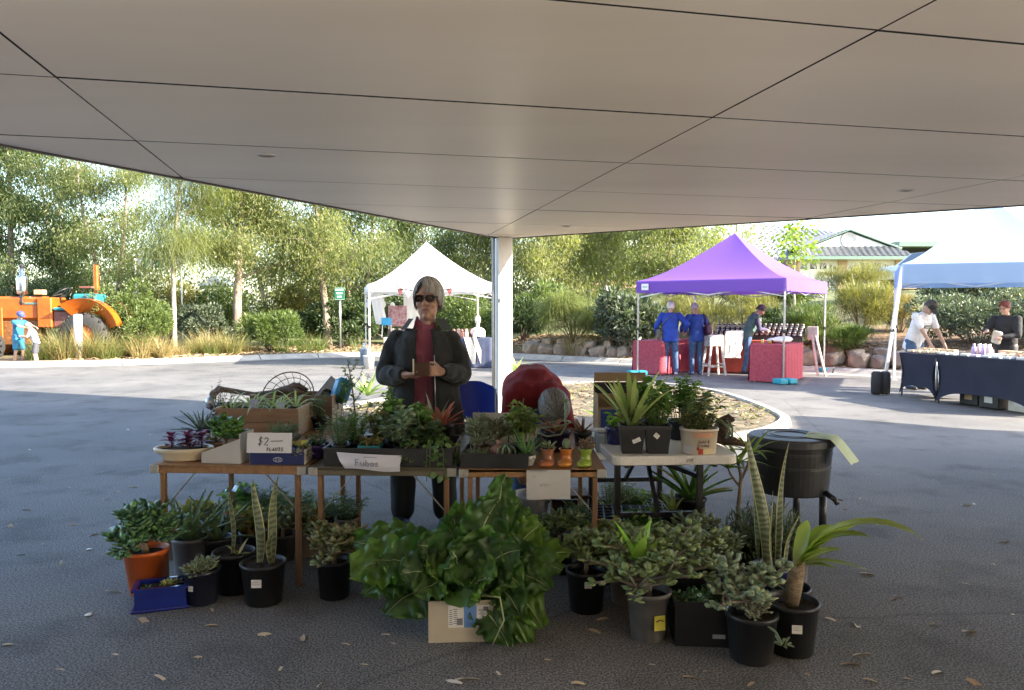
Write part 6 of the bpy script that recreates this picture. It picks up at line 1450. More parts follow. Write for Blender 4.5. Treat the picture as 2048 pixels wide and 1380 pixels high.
small('potted_sprig', 'dark leaved sprig standing at the back right of the blue tray',in_tray(.30,.30),.04,.032,.07,plastic('violet_pot',(.06,.03,.16)),lambda r,z:herb(r,z,.03,.16,26,.035,.014,L_herbd,3,9))
small('potted_succulent', 'silver grey rosettes at the front right of the blue tray',in_tray(.255,.045),.04,.034,.05,M_blackp,lambda r,z:[rosette(r,z,14,.04,.018,.1,1.3,.2,leafmat('silver_succ',[(.26,.28,.24),(.34,.36,.31),(.2,.21,.17)],transl=.05), 'obov',off=o_,seed=10+i)for i,o_ in enumerate(((-.02,0),(.025,.01),(.0,-.025)))])
small('potted_rosemary', 'upright rosemary between the wooden boxes and the middle table',pt(640,858,ZT),.055,.045,.09,M_blackp,lambda r,z:herb(r,z,.08,.22,520,.024,.004,L_ros,16,11))
small('potted_violet', 'small leafy plant in a violet pot at the right end of the blue tray',in_tray(.315,.17),.042,.036,.075,plastic('violet_pot',(.06,.03,.16)),lambda r,z:herb(r,z,.06,.07,40,.035,.02,L_herbd,8,12))
# wooden boxes
M_pine=woodmat('pine_box',(.40,.235,.12),(.30,.165,.08),(1.5,12,12));M_pine2=woodmat('pale_pine',(.60,.47,.31),(.52,.39,.24),(12,1.5,12));M_pine3=woodmat('dark_pine',(.26,.14,.07),(.18,.10,.05),(1.5,12,12))
def crate(label,a,w_,d_,h_,rz,fm,sm_,t_=.014,slot=False,boards=2):
 r_=thing('wooden_box',label, 'box',tuple(a),rz)
 for k in range(boards):
  hh=h_/boards
  MB().box((w_/2,t_/2,hh*(k+.5)),(w_,t_,hh-.003),bev=.001).build('front_board',fm,r_);MB().box((w_/2,d_-t_/2,hh*(k+.5)),(w_,t_,hh-.003),bev=.001).build('back_board',fm,r_)
 for x_ in(t_/2,w_-t_/2):MB().box((x_,d_/2,h_/2+.001),(t_,d_-2*t_-.002,h_),bev=.001).build('end_board',sm_,r_)
 MB().box((w_/2,d_/2,.006),(w_-2*t_,d_-2*t_,.01)).build('floor_board',fm,r_)
 if slot:MB().box((w_+.001,d_*.5,h_*.62),(.003,.022,h_*.35)).build('hand_slot',M_dark,r_)
 return r_
b1=on_z(430,872,ZT);w1=.555;crate('shallow pine box of spider plants on the left table',b1,w1,.34,.185,R(-2),M_pine,M_pine2,boards=2)
b2=Vector((on_z(500,850,ZT).x,on_z(500,850,ZT).y,ZT));crate('dark pine box of garden oddments behind the spider plants',b2,.60,.32,.215,R(-2),M_pine3,M_pine2,slot=True)
for i in range(6):
 loc=b1+Vector((.07+.08*i,.10+.13*(i%2),.07));lab='spider plant in the pine box, number counted from left';ord_=('leftmost', 'second', 'third', 'fourth', 'fifth', 'rightmost')[i]
 small('spider_plant', '%s spider plant standing in the shallow pine box'%ord_,tuple(loc),.042,.034,.10,M_blackp,lambda r,z:rosette(r,z,14,.21,.012,.6,1.4,1.3,L_spid, 'strap',seed=20+i,thick=0,fold=.25))
for i,(x_,z_)in enumerate(((.24,.20),(.42,.17))):
 r_=thing('plant_tag',('lilac plant tag standing at the middle of the pine box', 'pale blue plant tag near the right end of the pine box')[i], 'tag',tuple(b1+Vector((x_,.05,.1))));MB().box((0,0,z_/2),(.055,.002,.075),rot=Euler((-.2,.1,.1))).build('tag_card',mat('tag_lilac',(.55,.55,.72))if i==0 else mat('tag_pale',(.55,.68,.72)),r_);MB().box((0,.004,.02),(.012,.0015,z_*.7)).build('tag_stake',M_white,r_)
r_=thing('echeveria_pot', 'dark red rosettes and dry stems at the left end of the pine box', 'potted plant',tuple(b1+Vector((-.02,.16,.012))));zz=pot(r_,.07,.06,.11,M_blackp)
for i,o_ in enumerate(((-.03,-.02),(.03,0),(.0,.03),(.06,-.03))):rosette(r_,zz+.04,13,.055,.02,.2,1.3,.15,leafmat('dark_red_succ',[(.08,.025,.03),(.13,.04,.04),(.06,.03,.03)],transl=.1), 'obov',off=o_,seed=30+i)
herb(r_,zz,.10,.30,90,.02,.012,leafmat('brown_twig_leaf',[(.16,.10,.07),(.22,.14,.09),(.12,.08,.06)],transl=.15),14,33,stem=mat('brown_twig',(.15,.09,.06)),sw=.0022,bare=.3,lean=(.1,0))
# driftwood, hoop basket, tray, blue tub in the rear box
r_=thing('driftwood', 'gnarled grey driftwood branch lying across the rear box', 'driftwood',tuple(b2+Vector((0,.10,.215))))
rnd=random.Random(5);m=MB()
pth=[(-.29,-.05,-.06),(-.285,-.04,.0),(-.25,-.02,.035),(-.19,0,.03),(-.1,0,.012),(0,.0,-.0),(.12,.02,.005),(.22,.02,.03),(.32,.03,.05),(.38,.05,.02)]
m.tube(pth,[.022,.027,.026,.019,.018,.016,.02,.03,.034,.012],12,jit=.35,rnd=rnd);m.tube([(.1,.02,0),(.2,.0,.035),(.3,-.02,.03),(.4,-.01,.0)],[.014,.02,.02,.006],10,jit=.4,rnd=rnd);m.tube([(.22,.03,.04),(.28,.05,.07),(.36,.04,.05)],[.014,.014,.005],8,jit=.4,rnd=rnd)
m.build('branch',mat('driftwood',(.26,.21,.17),(.11,.085,.065),rough=.9,scale=8,stretch=(.6,5,5),bump=.8,bscale=20),r_);MB().ball((-.30,-.06,-.055),(.036,.036,.045),12,8).build('tin_end',M_metal,r_)
r_=thing('hanging_basket', 'rusty wire half basket standing up in the rear box', 'basket',tuple(b2+Vector((.26,.12,.20))));M_wire=mat('rusty_wire',(.22,.14,.09),(.13,.09,.06),rough=.7)
m=MB();arc=[Vector((.19*math.cos(t)-.02+.03*math.sin(t),0,.175*math.sin(t)))for t in np.linspace(0,math.pi,25)];m.tube(arc,.0045,6);m2=MB();m2.tube([Vector((p.x*.78,.06,p.z*.72))for p in arc],.003,5)
for t in np.linspace(.35,2.8,8):m2.tube([Vector((.19*math.cos(t)-.02,0,.175*math.sin(t))),Vector((.148*math.cos(t)-.016,.06,.126*math.sin(t))),Vector((.05*math.cos(t),.10,.0))],.0022,5)
m.build('hoop',M_wire,r_);m2.build('wires',M_wire,r_)
r_=thing('plastic_tray', 'grey moulded plastic tray propped on its corner in the rear box', 'tray',tuple(b2+Vector((.48,.14,.14))))
gm=mat('grey_plastic',(.42,.41,.40),(.36,.35,.34),rough=.5);Mr=Matrix.Rotation(R(-12),3, 'X')@Matrix.Rotation(R(38),3, 'Y')
m=MB();m.box(Mr@Vector((0,0,.10)),(.15,.012,.21),rot=Mr,bev=.004);m.build('tray_plate',gm,r_);MB().tube([Mr@Vector((.052*math.cos(t),-.01,.075+.055*math.sin(t)))for t in np.linspace(0,6.2832,21)],.008,6,caps=False).build('cup_ring',gm,r_);MB().lathe([(0,0),(.048,0)],tuple(Mr@Vector((0,-.0075,.075))),18,rot=Mr@Matrix.Rotation(R(90),3, 'X')).build('cup',mat('olive_plastic',(.28,.27,.2)),r_)
r_=thing('blue_tub', 'translucent blue plastic tub tilted in the rear box with green ties', 'tub',tuple(b2+Vector((.60,.16,.15))));bm_=mat('sky_blue_plastic',(.12,.45,.75),(.10,.38,.66),rough=.25);Mr=Matrix.Rotation(R(20),3, 'Y')
MB().box(Mr@Vector((0,0,.09)),(.13,.10,.19),rot=Mr,bev=.03).build('tub_body',bm_,r_)
m=MB();rnd=random.Random(8)
for i in range(26):m.tube([(.03+rnd.uniform(-.03,.05),-.06,.0),(.05+rnd.uniform(-.02,.03),-.07,.08),(.08+rnd.uniform(-.05,.06),-.06+rnd.uniform(-.02,.03),.17+rnd.uniform(-.03,.02))],.004,5)
m.build('green_ties',leafmat('green_ties',[(.06,.22,.10),(.1,.3,.14),(.05,.16,.16)],rough=.4,transl=.1),r_)

# ================================================================== on the middle table
def tray_box(nm,label,a,b,d_,h_,m_,z0,t_=.004,cat_='tray',lip=.006):
 rz=math.atan2(b.y-a.y,b.x-a.x);w_=(b-a).length;r_=thing(nm,label,cat_,(a.x,a.y,z0),rz);m=MB()
 for(c_,s_)in(((w_/2,t_/2,h_/2),(w_,t_,h_)),((w_/2,d_-t_/2,h_/2),(w_,t_,h_)),((t_/2,d_/2,h_/2),(t_,d_-2*t_,h_)),((w_-t_/2,d_/2,h_/2),(t_,d_-2*t_,h_))):MB().box(c_,s_,bev=.0012).build('tray_side',m_,r_)
 MB().box((w_/2,d_/2,.003),(w_-2*t_,d_-2*t_,.005)).build('tray_floor',m_,r_)
 m.bar((0,-lip/2,h_),(w_,-lip/2,h_),.008,.006);m.bar((0,d_+lip/2,h_),(w_,d_+lip/2,h_),.008,.006);m.bar((-lip/2,-lip,h_-.001),(-lip/2,d_+lip,h_-.001),.008,.006);m.bar((w_+lip/2,-lip,h_-.001),(w_+lip/2,d_+lip,h_-.001),.008,.006);m.build('tray_rim',m_,r_)
 return r_,(lambda u,v,z_=.007:tuple(Vector((a.x,a.y,z0))+Matrix.Rotation(rz,3, 'Z')@Vector((u,v,z_)))),w_,rz
a=on_z(648,932,ZT);b=on_z(905,934,ZT);tr2,T,w2,rz2=tray_box('black_tray', 'long black nursery tray crowded with herbs on the middle table',a,b,.40,.095,M_blackp,ZT)
HS=[('feathery rosemary like plant at the left end of the long tray',.06,.12,.10,.15,460,.026,.004,L_ros,22),('bushy thyme behind the sign in the long tray',.12,.22,.09,.14,300,.02,.009,L_herb,20),('tall parsley like herb at the back of the long tray',.30,.33,.09,.22,170,.035,.022,L_herb,12),('pale mint in the middle of the long tray',.34,.20,.10,.15,200,.036,.024,L_herbg,16),('dense sage right of the turquoise pot',.40,.12,.10,.14,240,.042,.014,L_herbg,18),('leafy oregano in the long tray behind the sage',.47,.25,.10,.17,240,.032,.022,L_herb,16),('reddish leaved shrublet behind the turquoise pot',.25,.25,.08,.16,200,.026,.014,L_mix,14),('dark basil at the front right of the long tray',.53,.12,.09,.12,150,.04,.026,L_herbd,14)]
for i,(lab,u,v,rx,h_,n_,L_,W_2,lm,ns)in enumerate(HS):
 r_=thing('potted_herb',lab, 'potted plant',T(u,v));zz=pot(r_,.05,.042,.09,M_blackp,seg=16);herb(r_,zz,rx,h_*1.6,int(n_*1.9),L_*1.2,W_2*1.2,lm,ns,40+i)
r_=thing('potted_shrublet', 'tall thin stemmed shrublet with tiny leaves rising above the tray', 'potted plant',T(.10,.30));zz=pot(r_,.055,.045,.10,M_blackp,seg=18)
m=MB();P=[];D=[];rnd=random.Random(77);main=[Vector((0,0,zz)),Vector((-.004,0,zz+.12)),Vector((-.012,.0,zz+.24)),Vector((-.028,.0,zz+.36)),Vector((-.045,0,zz+.46))]
m.tube(main,[.006,.0055,.0045,.0035,.002],6,jit=.1,rnd=rnd);segs=[(main[i],main[i+1])for i in range(4)]
for i,(t,dx,dz)in enumerate(((.22,.10,.12),(.30,-.08,.10),(.45,.08,.16),(.5,-.06,.08),(.62,.06,.12),(.72,-.05,.07),(.36,.14,.06),(.82,.045,.07))):
 q=main[int(t*4)].lerp(main[int(t*4)+1],(t*4)%1);e=q+Vector((dx,rnd.uniform(-.05,.05),dz));mid=q.lerp(e,.5)+Vector((dx*.15,0,-.01));m.tube([q,mid,e],[.0028,.002,.0012],5);segs+=[(q,mid),(mid,e)]
for p0,p1 in segs:
 for k in range(12):
  q=p0.lerp(p1,rnd.random())
  if q.z<zz+.07:continue
  P.append(tuple(q));a_=rnd.uniform(0,6.28);D.append((math.cos(a_),math.sin(a_),rnd.uniform(-.2,.6)))
m.build('stems',mat('dark_stem',(.09,.06,.045),rough=.7),r_);V,F=leaf6(np.array(P),np.array(D),RNG.uniform(.012,.02,len(P)),RNG.uniform(.008,.012,len(P)));np_mesh('foliage',V,F,L_herb,r_,smooth=True)
r_=thing('turquoise_pot', 'turquoise square pot of grassy seedlings at the front of the long tray', 'potted plant',T(.235,.075,.012));zz=pot(r_,.055,.045,.095,plastic('turquoise',(.02,.20,.23)),sq=True);herb(r_,zz,.07,.07,120,.035,.012,L_mix,16,60)
r_=thing('trailing_plant', 'trailing round leaved plant spilling over the right end of the long tray', 'potted plant',T(.57,.14));zz=pot(r_,.05,.04,.09,M_blackp,seg=16)
m=MB();P=[];D=[];rnd=random.Random(61)
for i in range(13):
 a_=-1.57+rnd.uniform(-1.4,1.4);L_=rnd.uniform(.10,.2);dr=rnd.uniform(.02,.17);p=[Vector((0,0,zz)),Vector((math.cos(a_)*L_*.5,math.sin(a_)*L_*.5,zz+.06)),Vector((math.cos(a_)*L_,math.sin(a_)*L_,zz+.01)),Vector((math.cos(a_)*L_*1.05,math.sin(a_)*L_*1.05,zz+.0-dr))]
 m.tube(p,.0025,5)
 for k in range(9):t=rnd.random()*2.99;q=p[int(t)].lerp(p[int(t)+1],t%1);P.append(tuple(q));D.append((rnd.uniform(-1,1),rnd.uniform(-1,.2),rnd.uniform(-.6,.5)))
m.build('stems',MATS['green_stem'],r_);V,F=leaf6(np.array(P),np.array(D),RNG.uniform(.028,.046,len(P)),RNG.uniform(.026,.04,len(P)));np_mesh('foliage',V,F,leafmat('soft_round_leaf',[(.10,.2,.06),(.15,.27,.08),(.2,.3,.12)],transl=.35),r_,smooth=True)
r_=thing('red_bromeliad', 'rusty red bromeliad in a black pot between middle and third tables', 'potted plant',pt(882,890,ZT+.0,.02));zz=pot(r_,.075,.055,.13,M_blackp);rosette(r_,zz,17,.16,.035,.25,1.35,.35,L_brom, 'strap',seed=62,thick=0);rosette(r_,zz,2,.2,.035,1.1,1.3,.1,leafmat('grey_blade',[(.25,.25,.22),(.3,.3,.26)],transl=.2), 'lance',seed=64,off=(-.04,.03),thick=0)
sticker(r_,0,.07,.066,.012,.012)
# curved sign on the tray
a=on_z(672,903,ZT+.085);b=on_z(803,911,ZT+.085);r_=thing('paper_sign', 'white paper sign with faint grey lettering curling over the long tray', 'sign',(0,0,0));Y0=tr2.location.y
pa=at(673,904,Y0-.02);pb=at(803,911,Y0-.02);pc=at(690,937,Y0-.055);pd=at(800,943,Y0-.055);g=[]
for j in range(7):
 t=j/6;row=[]
 for k in range(13):
  s=k/12;p=pa.lerp(pb,s).lerp(pc.lerp(pd,s),t);p=p+Vector((0,-.02*math.sin(math.pi*t)-.012*math.sin(math.pi*s),.004*math.sin(math.pi*2*s)*t));row.append(p)
 g.append(row)
MB().sheet(g).build('paper',mat('lilac_white_paper',(.62,.62,.70),(.58,.58,.66),rough=.8),r_)
o_=g[4][3]+Vector((0,-.0035,0));strokes('grey_word',r_,o_,(1,0,-.05),(0,-.2,1),word('Fubos',gap=.3),.034,mat('faint_ink',(.30,.31,.36)),.0055,off=(0,-.003,-.005))
strokes('thin_line',r_,g[1][5]+Vector((0,-.004,0)),(1,0,-.05),(0,-.2,1),[[(0,0),(.9,0)]],.08,MATS['faint_ink'],.003)
# ================================================================== on the third table
a=on_z(921,936,ZT);b=on_z(1057,938,ZT);tr3,T3,w3,rz3=tray_box('black_tray', 'short black tray of cacti and succulents on the third table',a,b,.40,.075,M_blackp,ZT)
MB().box((w3/2,.395,.12),(w3*.9,.004,.24)).build('card_back',M_cardw,tr3)
terr=plastic('terracotta',(.28,.13,.07),.8)
def succ(lab,loc,fn,pm=None,rt=.042,h_=.055):return small('potted_succulent',lab,loc,rt,rt*.82,h_,pm or terr,fn)
L_cact=leafmat('cactus_green',[(.10,.14,.08),(.15,.19,.11)],rough=.6,transl=0)
def cactus(r,z,h_,rr,n=12,off=(0,0),m_=L_cact):
 m=MB();rows=[]
 for j in range(9):
  t=j/8;row=[]
  for k in range(n*4+1):
   a_=2*math.pi*k/(n*4);q=rr*(math.sin(math.pi*(.12+.86*t))**.5)*(1+.10*math.cos(a_*n));row.append(Vector((off[0]+q*math.cos(a_),off[1]+q*math.sin(a_),z+h_*t)))
  rows.append(row)
 m.sheet(rows).build('cactus_stem',m_,r)
succ('grey star shaped succulent at the left front of the short tray',T3(.05,.06),lambda r,z:rosette(r,z,20,.05,.012,.2,1.4,.1,L_agave,seed=70))
succ('low green tufted succulent at the front of the short tray',T3(.11,.055),lambda r,z:rosette(r,z,24,.045,.009,.2,1.4,.2,L_aloe,seed=71))
succ('knobbly pinkish cactus in the short tray',T3(.185,.10),lambda r,z:(cactus(r,z,.055,.035,9,m_=leafmat('pink_cactus',[(.32,.2,.17),(.25,.15,.12)],transl=0)),cactus(r,z+.05,.03,.014,8,(.01,0),MATS['pink_cactus'])))
succ('curling grey stemmed succulent hanging over the short tray front',T3(.235,.07),lambda r,z:[MB().tube([(0,0,z),(.02*math.cos(a_),.02*math.sin(a_),z+.06),(.05*math.cos(a_),.05*math.sin(a_),z+.04),(.06*math.cos(a_),.055*math.sin(a_),z-.01)],[.007,.006,.005,.003],7).build('trailing_stem',L_herbg,r)for a_ in(-2.6,-1.9,-1.2,-.4,.5,1.6)])
succ('bushy grey green succulent at the left back of the short tray',T3(.07,.22),lambda r,z:jade(r,z,.10,.20,10,L_jadeg,L=.05,W=.011,seed=72,per=14))
succ('second grey green succulent at the middle back of the short tray',T3(.17,.26),lambda r,z:jade(r,z,.10,.20,10,leafmat('olive_succ',[(.13,.15,.08),(.2,.21,.12),(.24,.25,.16)],transl=.1),L=.045,W=.012,seed=73,per=14))
succ('tiny blue green flowering shoot behind the short tray',T3(.09,.33),lambda r,z:herb(r,z,.03,.19,40,.022,.007,leafmat('blue_green',[(.08,.25,.2),(.1,.3,.26)]),5,74,bare=.55))
r_=thing('potted_hoya', 'looped hoya vine over a hoop in the short tray', 'potted plant',T3(.315,.2));zz=pot(r_,.06,.05,.09,M_blackp)
MB().tube([Vector((.075*math.cos(t),0,zz+.02+.16*math.sin(t)))for t in np.linspace(0,math.pi,17)],.004,6).build('hoop',M_wire,r_);herb(r_,zz+.03,.10,.24,210,.048,.032,leafmat('hoya_leaf',[(.10,.16,.04),(.16,.22,.06),(.2,.24,.08)],transl=.25),14,75,bare=.2);MB().tube([(0,0,zz+.15),(.005,0,zz+.24),(.008,0,zz+.265)],.003,5).build('shoot',MATS['green_stem'],r_)
r_=thing('potted_aloe', 'tall bright aloe stem in a pale grey pot at the right of the short tray', 'potted plant',T3(.345,.075));zz=pot(r_,.048,.04,.055,plastic('pale_grey_pot',(.45,.46,.46)));rosette(r_,zz,13,.15,.018,.8,1.45,.25,leafmat('fresh_aloe',[(.12,.26,.08),(.17,.32,.11)],transl=.2), 'taper',seed=76);rosette(r_,zz,2,.12,.01,.2,.35,.1,MATS['fresh_aloe'], 'taper',seed=77)
MB().tube([(.1,.0,zz+.0),(.11,.0,zz-.0)],.002,4).build('twig',M_wire,r_)
# purple basin with bromeliads and looping stems
r_=thing('purple_basin', 'dark purple basin with russet bromeliads and looping pale stems', 'potted plant',pt(1110,905,ZT,.06));zz=pot(r_,.095,.07,.12,plastic('deep_purple',(.025,.015,.07)));rosette(r_,zz,13,.12,.03,.3,1.2,.6,L_bromd, 'strap',seed=80,thick=0)
MB().tube([(-.10,-.05,zz+.05),(-.11,-.07,zz+.02),(-.05,-.10,zz-.0),(.03,-.095,zz+.01),(.06,-.07,zz+.05),(.062,-.04,zz+.13),(.06,-.03,zz+.20)],.006,7).build('looping_stem',L_herbg,r_);rosette(r_,zz+.19,7,.035,.012,.1,1.2,.2,L_aloe, 'lance',off=(.06,-.03),seed=81,thick=0)
MB().tube([Vector((.10*math.cos(t)-.005,.09*math.sin(t),zz+.055+.015*math.cos(t)))for t in np.linspace(0,6.2832,25)],.005,6,caps=False).build('looping_stem',L_herbg,r_)
r_=thing('potted_bromeliad', 'dull russet bromeliad in a dark pot right of the purple basin', 'potted plant',pt(1166,893,ZT,.04));zz=pot(r_,.055,.045,.09,M_blackp);rosette(r_,zz,16,.13,.022,.35,1.3,.5,L_bromd, 'taper',seed=82,thick=0)
r_=thing('grey_pot', 'small grey green pot left of the purple basin', 'pot',pt(1083,905,ZT,.05));zz=pot(r_,.045,.036,.085,plastic('grey_green_pot',(.15,.18,.18)));MB().tube([(-.01,-.03,zz),(.02,-.05,zz+.05),(.045,-.05,zz+.03),(.04,-.05,zz-.04)],.004,6).build('trailing_stem',L_herbg,r_)
# boot shaped pots
def boot(lab,px,py,c1,c2,fn,face=-1):
 r_=thing('boot_pot',lab, 'pot',pt(px,py,ZT,.03),R(-8));m_=mat('boot_%d'%px,c1,c2,rough=.3,scale=5,coat=.4)
 q=MB();q.lathe([(.0,.002),(.030,.004),(.034,.02),(.030,.045),(.028,.06),(.036,.088),(.037,.092),(.0,.092)],(0,0,0),20);q.ball((face*-.0,-.022,.018),(.036,.046,.022),16,10);q.ball((face*.018,-.03,.016),(.03,.036,.019),14,10)
 for v in range(len(q.v)):q.v[v]=(q.v[v][0],q.v[v][1],max(.001,q.v[v][2]))
 o_=q.build('boot_body',m_,r_);remesh(o_,.004,3);MB().lathe([(.0,.0905),(.031,.0905)],(0,0,.003),18).build('soil',M_soil,r_);MB().tube([Vector((.036*math.cos(t),.036*math.sin(t),.092))for t in np.linspace(0,6.2832,21)],.004,6,caps=False).build('boot_cuff',m_,r_)
 fn(r_,.094);return r_
boot('orange and brown boot shaped pot, leftmost of the three',1096,934,(.48,.15,.05),(.22,.12,.08),lambda r,z:rosette(r,z,12,.045,.018,.2,1.2,.2,L_jadeg, 'obov',seed=84))
boot('bright orange boot shaped pot with a cactus, middle of the three',1133,934,(.55,.22,.03),(.45,.13,.03),lambda r,z:cactus(r,z,.055,.02,8))
boot('lime green boot shaped pot with a brown succulent, rightmost of the three',1172,934,(.30,.40,.04),(.22,.32,.05),lambda r,z:jade(r,z,.05,.06,8,leafmat('brown_succ',[(.2,.13,.09),(.27,.19,.13),(.16,.11,.08)],transl=.05),L=.02,W=.010,seed=85,per=12))
pz=on_z(1098,938,ZT);r_=thing('notepad_sheet', 'blank looking notepad sheet taped to the third table front', 'paper',(pz.x,pz.y-.008,ZT-.003));x0_,x1_=-.118,.112
g=[[Vector((x0_+(x1_-x0_)*k/8,-.003-.004*math.sin(k*.8)*j/5,-.155*j/5))for k in range(9)]for j in range(6)];MB().sheet(g).build('paper',mat('grey_white_paper',(.55,.54,.53),(.51,.50,.49),rough=.85),r_)
m=MB()
for i in range(14):m.tube([(x0_+.02+i*.0065,-.008,-.006),(x0_+.02+i*.0065,-.006,.004)],.0014,5)
m.build('torn_holes',M_inkg,r_);strokes('faint_writing',r_,(x0_+.03,-.010,-.04),(1,0,0),(0,0,1),word('ad',gap=.3),.018,mat('pencil',(.40,.40,.40)),.0015,off=(0,0,0));strokes('faint_writing',r_,(x0_+.06,-.011,-.085),(1,0,0),(0,0,1),word('Herbs',gap=.3),.018,MATS['pencil'],.0015,off=(0,0,0))
r_=thing('clear_container', 'pale blue clear plastic container at the right end of the third table', 'container',pt(1202,905,ZT,.04));MB().box((0,0,.06),(.06,.09,.12),bev=.01).build('container_body',mat('clear_blue',(.45,.6,.7),rough=.15),r_);MB().box((0,0,.126),(.064,.094,.012),bev=.003).build('container_lid',M_white,r_)
# ================================================================== on the white table
def sqpot(lab,px,py,fn,rt=.068,rb=.054,h_=.155):
 r_=thing('square_pot',lab, 'potted plant',pt(px,py,ZW,.06),R(-4));zz=pot(r_,rt,rb,h_,M_blackp,sq=True);fn(r_,zz);return r_
r_=sqpot('tall black square pot with striped strap leaves, left on the white table',1266,908,lambda r,z:(rosette(r,z,20,.31,.03,.8,1.45,.4,L_var, 'strap',seed=90,thick=0,fold=.15),herb(r,z,.08,.14,120,.03,.016,L_mix,16,91)));sticker(r_,.022,.075,.061,.045,.022,tilt=-.4)
r_=sqpot('tall black square pot with fine branching foliage, right of its twin',1318,908,lambda r,z:(herb(r,z,.11,.26,620,.032,.012,L_herb,30,92),herb(r,z,.07,.27,40,.06,.034,L_herb,5,93,bare=.5)));sticker(r_,-.01,.10,.064,.028,.024,tilt=.7)
r_=thing('margarine_tub', 'printed cream food tub holding a dense trailing plant', 'potted plant',pt(1404,911,ZW,.07));M_tub=mat('tub_cream',(.62,.53,.42),(.56,.47,.37),rough=.4,scale=5)
MB().lathe([(.088,0),(.092,.006),(.101,.125),(.106,.126),(.106,.14),(.10,.14),(.096,.12)],(0,0,0),36,1.0,.72).build('pot',M_tub,r_);MB().lathe([(.098,.12),(0,.124)],(0,0,0),30,1.0,.72).build('soil',M_soil,r_)
def on_tub(x_,z_):rr=.092+.009*z_/.125+.0012;return Vector((x_,-math.sqrt(max(0,1-(x_/rr)**2))*rr*.72,z_))
def patch(x0_,x1_,z0_,z1_,m_,nm,lift=0.0):MB().sheet([[on_tub(x0_+(x1_-x0_)*k/6,z0_+(z1_-z0_)*j/3)+Vector((0,-lift,0))for k in range(7)]for j in range(4)]).build(nm,m_,r_)
patch(-.045,.062,.095,.122,mat('tub_peach',(.62,.33,.2),(.5,.25,.15),rough=.4,scale=10), 'print_band');patch(-.02,.006,.004,.035,mat('tub_red',(.5,.06,.04),rough=.4), 'print_red');patch(.008,.062,.008,.034,mat('tub_yellow',(.72,.6,.36),rough=.4), 'print_bread');patch(-.082,-.055,.015,.05,M_lab, 'barcode');patch(-.028,-.014,.028,.044,MATS['tub_red'], 'print_red',.0005)
for tx_,wd in(((-.02,.066), 'Gold &'),((-.026,.046), 'Creamy')):
 mm=MB();scw=.017
 for ln in word(wd,gap=.22,slant=.15):mm.tube([on_tub(tx_[0]+p[0]*scw,tx_[1]+p[1]*scw)+Vector((0,-.0008,0))for p in ln],.0012,5)
 mm.build('brand_script',mat('tub_brown_ink',(.12,.06,.04)),r_)
herb(r_,.12,.15,.16,620,.034,.012,leafmat('trailing_leaf',[(.07,.1,.04),(.12,.15,.06),(.17,.19,.08),(.2,.14,.08)],transl=.3),34,95,ry=.11,droop=.25);herb(r_,.12,.13,.27,60,.05,.02,L_herbd,6,96,bare=.55,lean=(.35,.1))
r_=thing('tall_herb', 'tall feathery green herb standing behind the food tub', 'potted plant',pt(1368,885,ZW,.12));zz=pot(r_,.065,.055,.12,M_blackp);herb(r_,zz,.12,.34,480,.042,.018,L_herb,18,97,bare=.3)
r_=thing('leafy_cutting', 'leafy plant with broad shiny leaves behind the two square pots', 'potted plant',pt(1308,880,ZW,.12));zz=pot(r_,.06,.05,.11,M_blackp);herb(r_,zz,.13,.29,80,.09,.058,leafmat('shiny_leaf',[(.07,.16,.03),(.1,.2,.05),(.14,.26,.06)],rough=.3,transl=.4),8,98,bare=.35)
r_=thing('russet_plant', 'russet leaved plant behind the food tub', 'potted plant',pt(1400,882,ZW,.10));zz=pot(r_,.06,.05,.10,M_blackp);herb(r_,zz,.14,.26,420,.038,.018,L_mix,24,99)
a=on_z(1196,866,ZW);b=on_z(1300,868,ZW);r_=thing('open_carton', 'open brown carton with blue print standing at the back left of the white table', 'carton',(a.x,a.y,ZW));w_=.34;d_=.26
MB().box((w_/2,0,.08),(w_,.005,.16)).build('carton_side',M_cardb,r_);MB().box((w_/2,d_,.15),(w_,.005,.30)).build('carton_side',M_cardb,r_);MB().box((0,d_/2,.12),(.005,d_-.006,.24)).build('carton_side',M_cardb,r_);MB().box((w_,d_/2,.12),(.005,d_-.006,.24)).build('carton_side',M_cardb,r_);MB().box((w_/2,d_/2,.003),(w_-.008,d_-.008,.005)).build('carton_floor',M_cardb,r_)
MB().box((.10,-.0045,.085),(.17,.003,.13)).build('blue_print',mat('blue_carton',(.015,.05,.22),rough=.5),r_);strokes('print_mark',r_,(.06,-.0075,.05),(1,0,0),(0,0,1),[[(0,0),(1,0)],[(.2,.3),(.9,.3)]],.04,mat('silver_print',(.5,.55,.65)),.002)
MB().box((w_/2,d_-.02,.335),(w_,.004,.07),rot=Euler((.5,0,0))).build('carton_flap',M_cardb,r_);MB().box((w_/2,d_-.008,.26),(w_-.01,.004,.07)).build('dark_inside',M_dark,r_)
r_=thing('blue_mug_pot', 'glossy dark blue glazed pot behind the left square pot', 'pot',pt(1232,890,ZW,.04));zz=pot(r_,.055,.045,.10,mat('cobalt_glaze',(.015,.02,.14),rough=.12,coat=.6));herb(r_,zz,.05,.1,30,.05,.03,L_lime,6,101)
r_=thing('staghorn_bark', 'dark brown curled bark slab with roots at the right of the white table', 'bark',pt(1448,890,ZW,.06));m=MB();rnd=random.Random(4)
m.tube([(-.02,0,0),(.0,.0,.06),(.02,.01,.12),(.05,.0,.15),(.075,-.01,.135)],[.05,.055,.045,.03,.01],10,jit=.5,rnd=rnd,flat=.5);m.tube([(.0,-.02,.03),(.06,-.05,.02),(.12,-.07,.0)],[.03,.025,.012],8,jit=.4,rnd=rnd,flat=.4);m.build('bark_slab',mat('dark_bark',(.09,.055,.035),(.045,.03,.02),rough=.9,bump=.8,scale=14),r_)
m=MB()
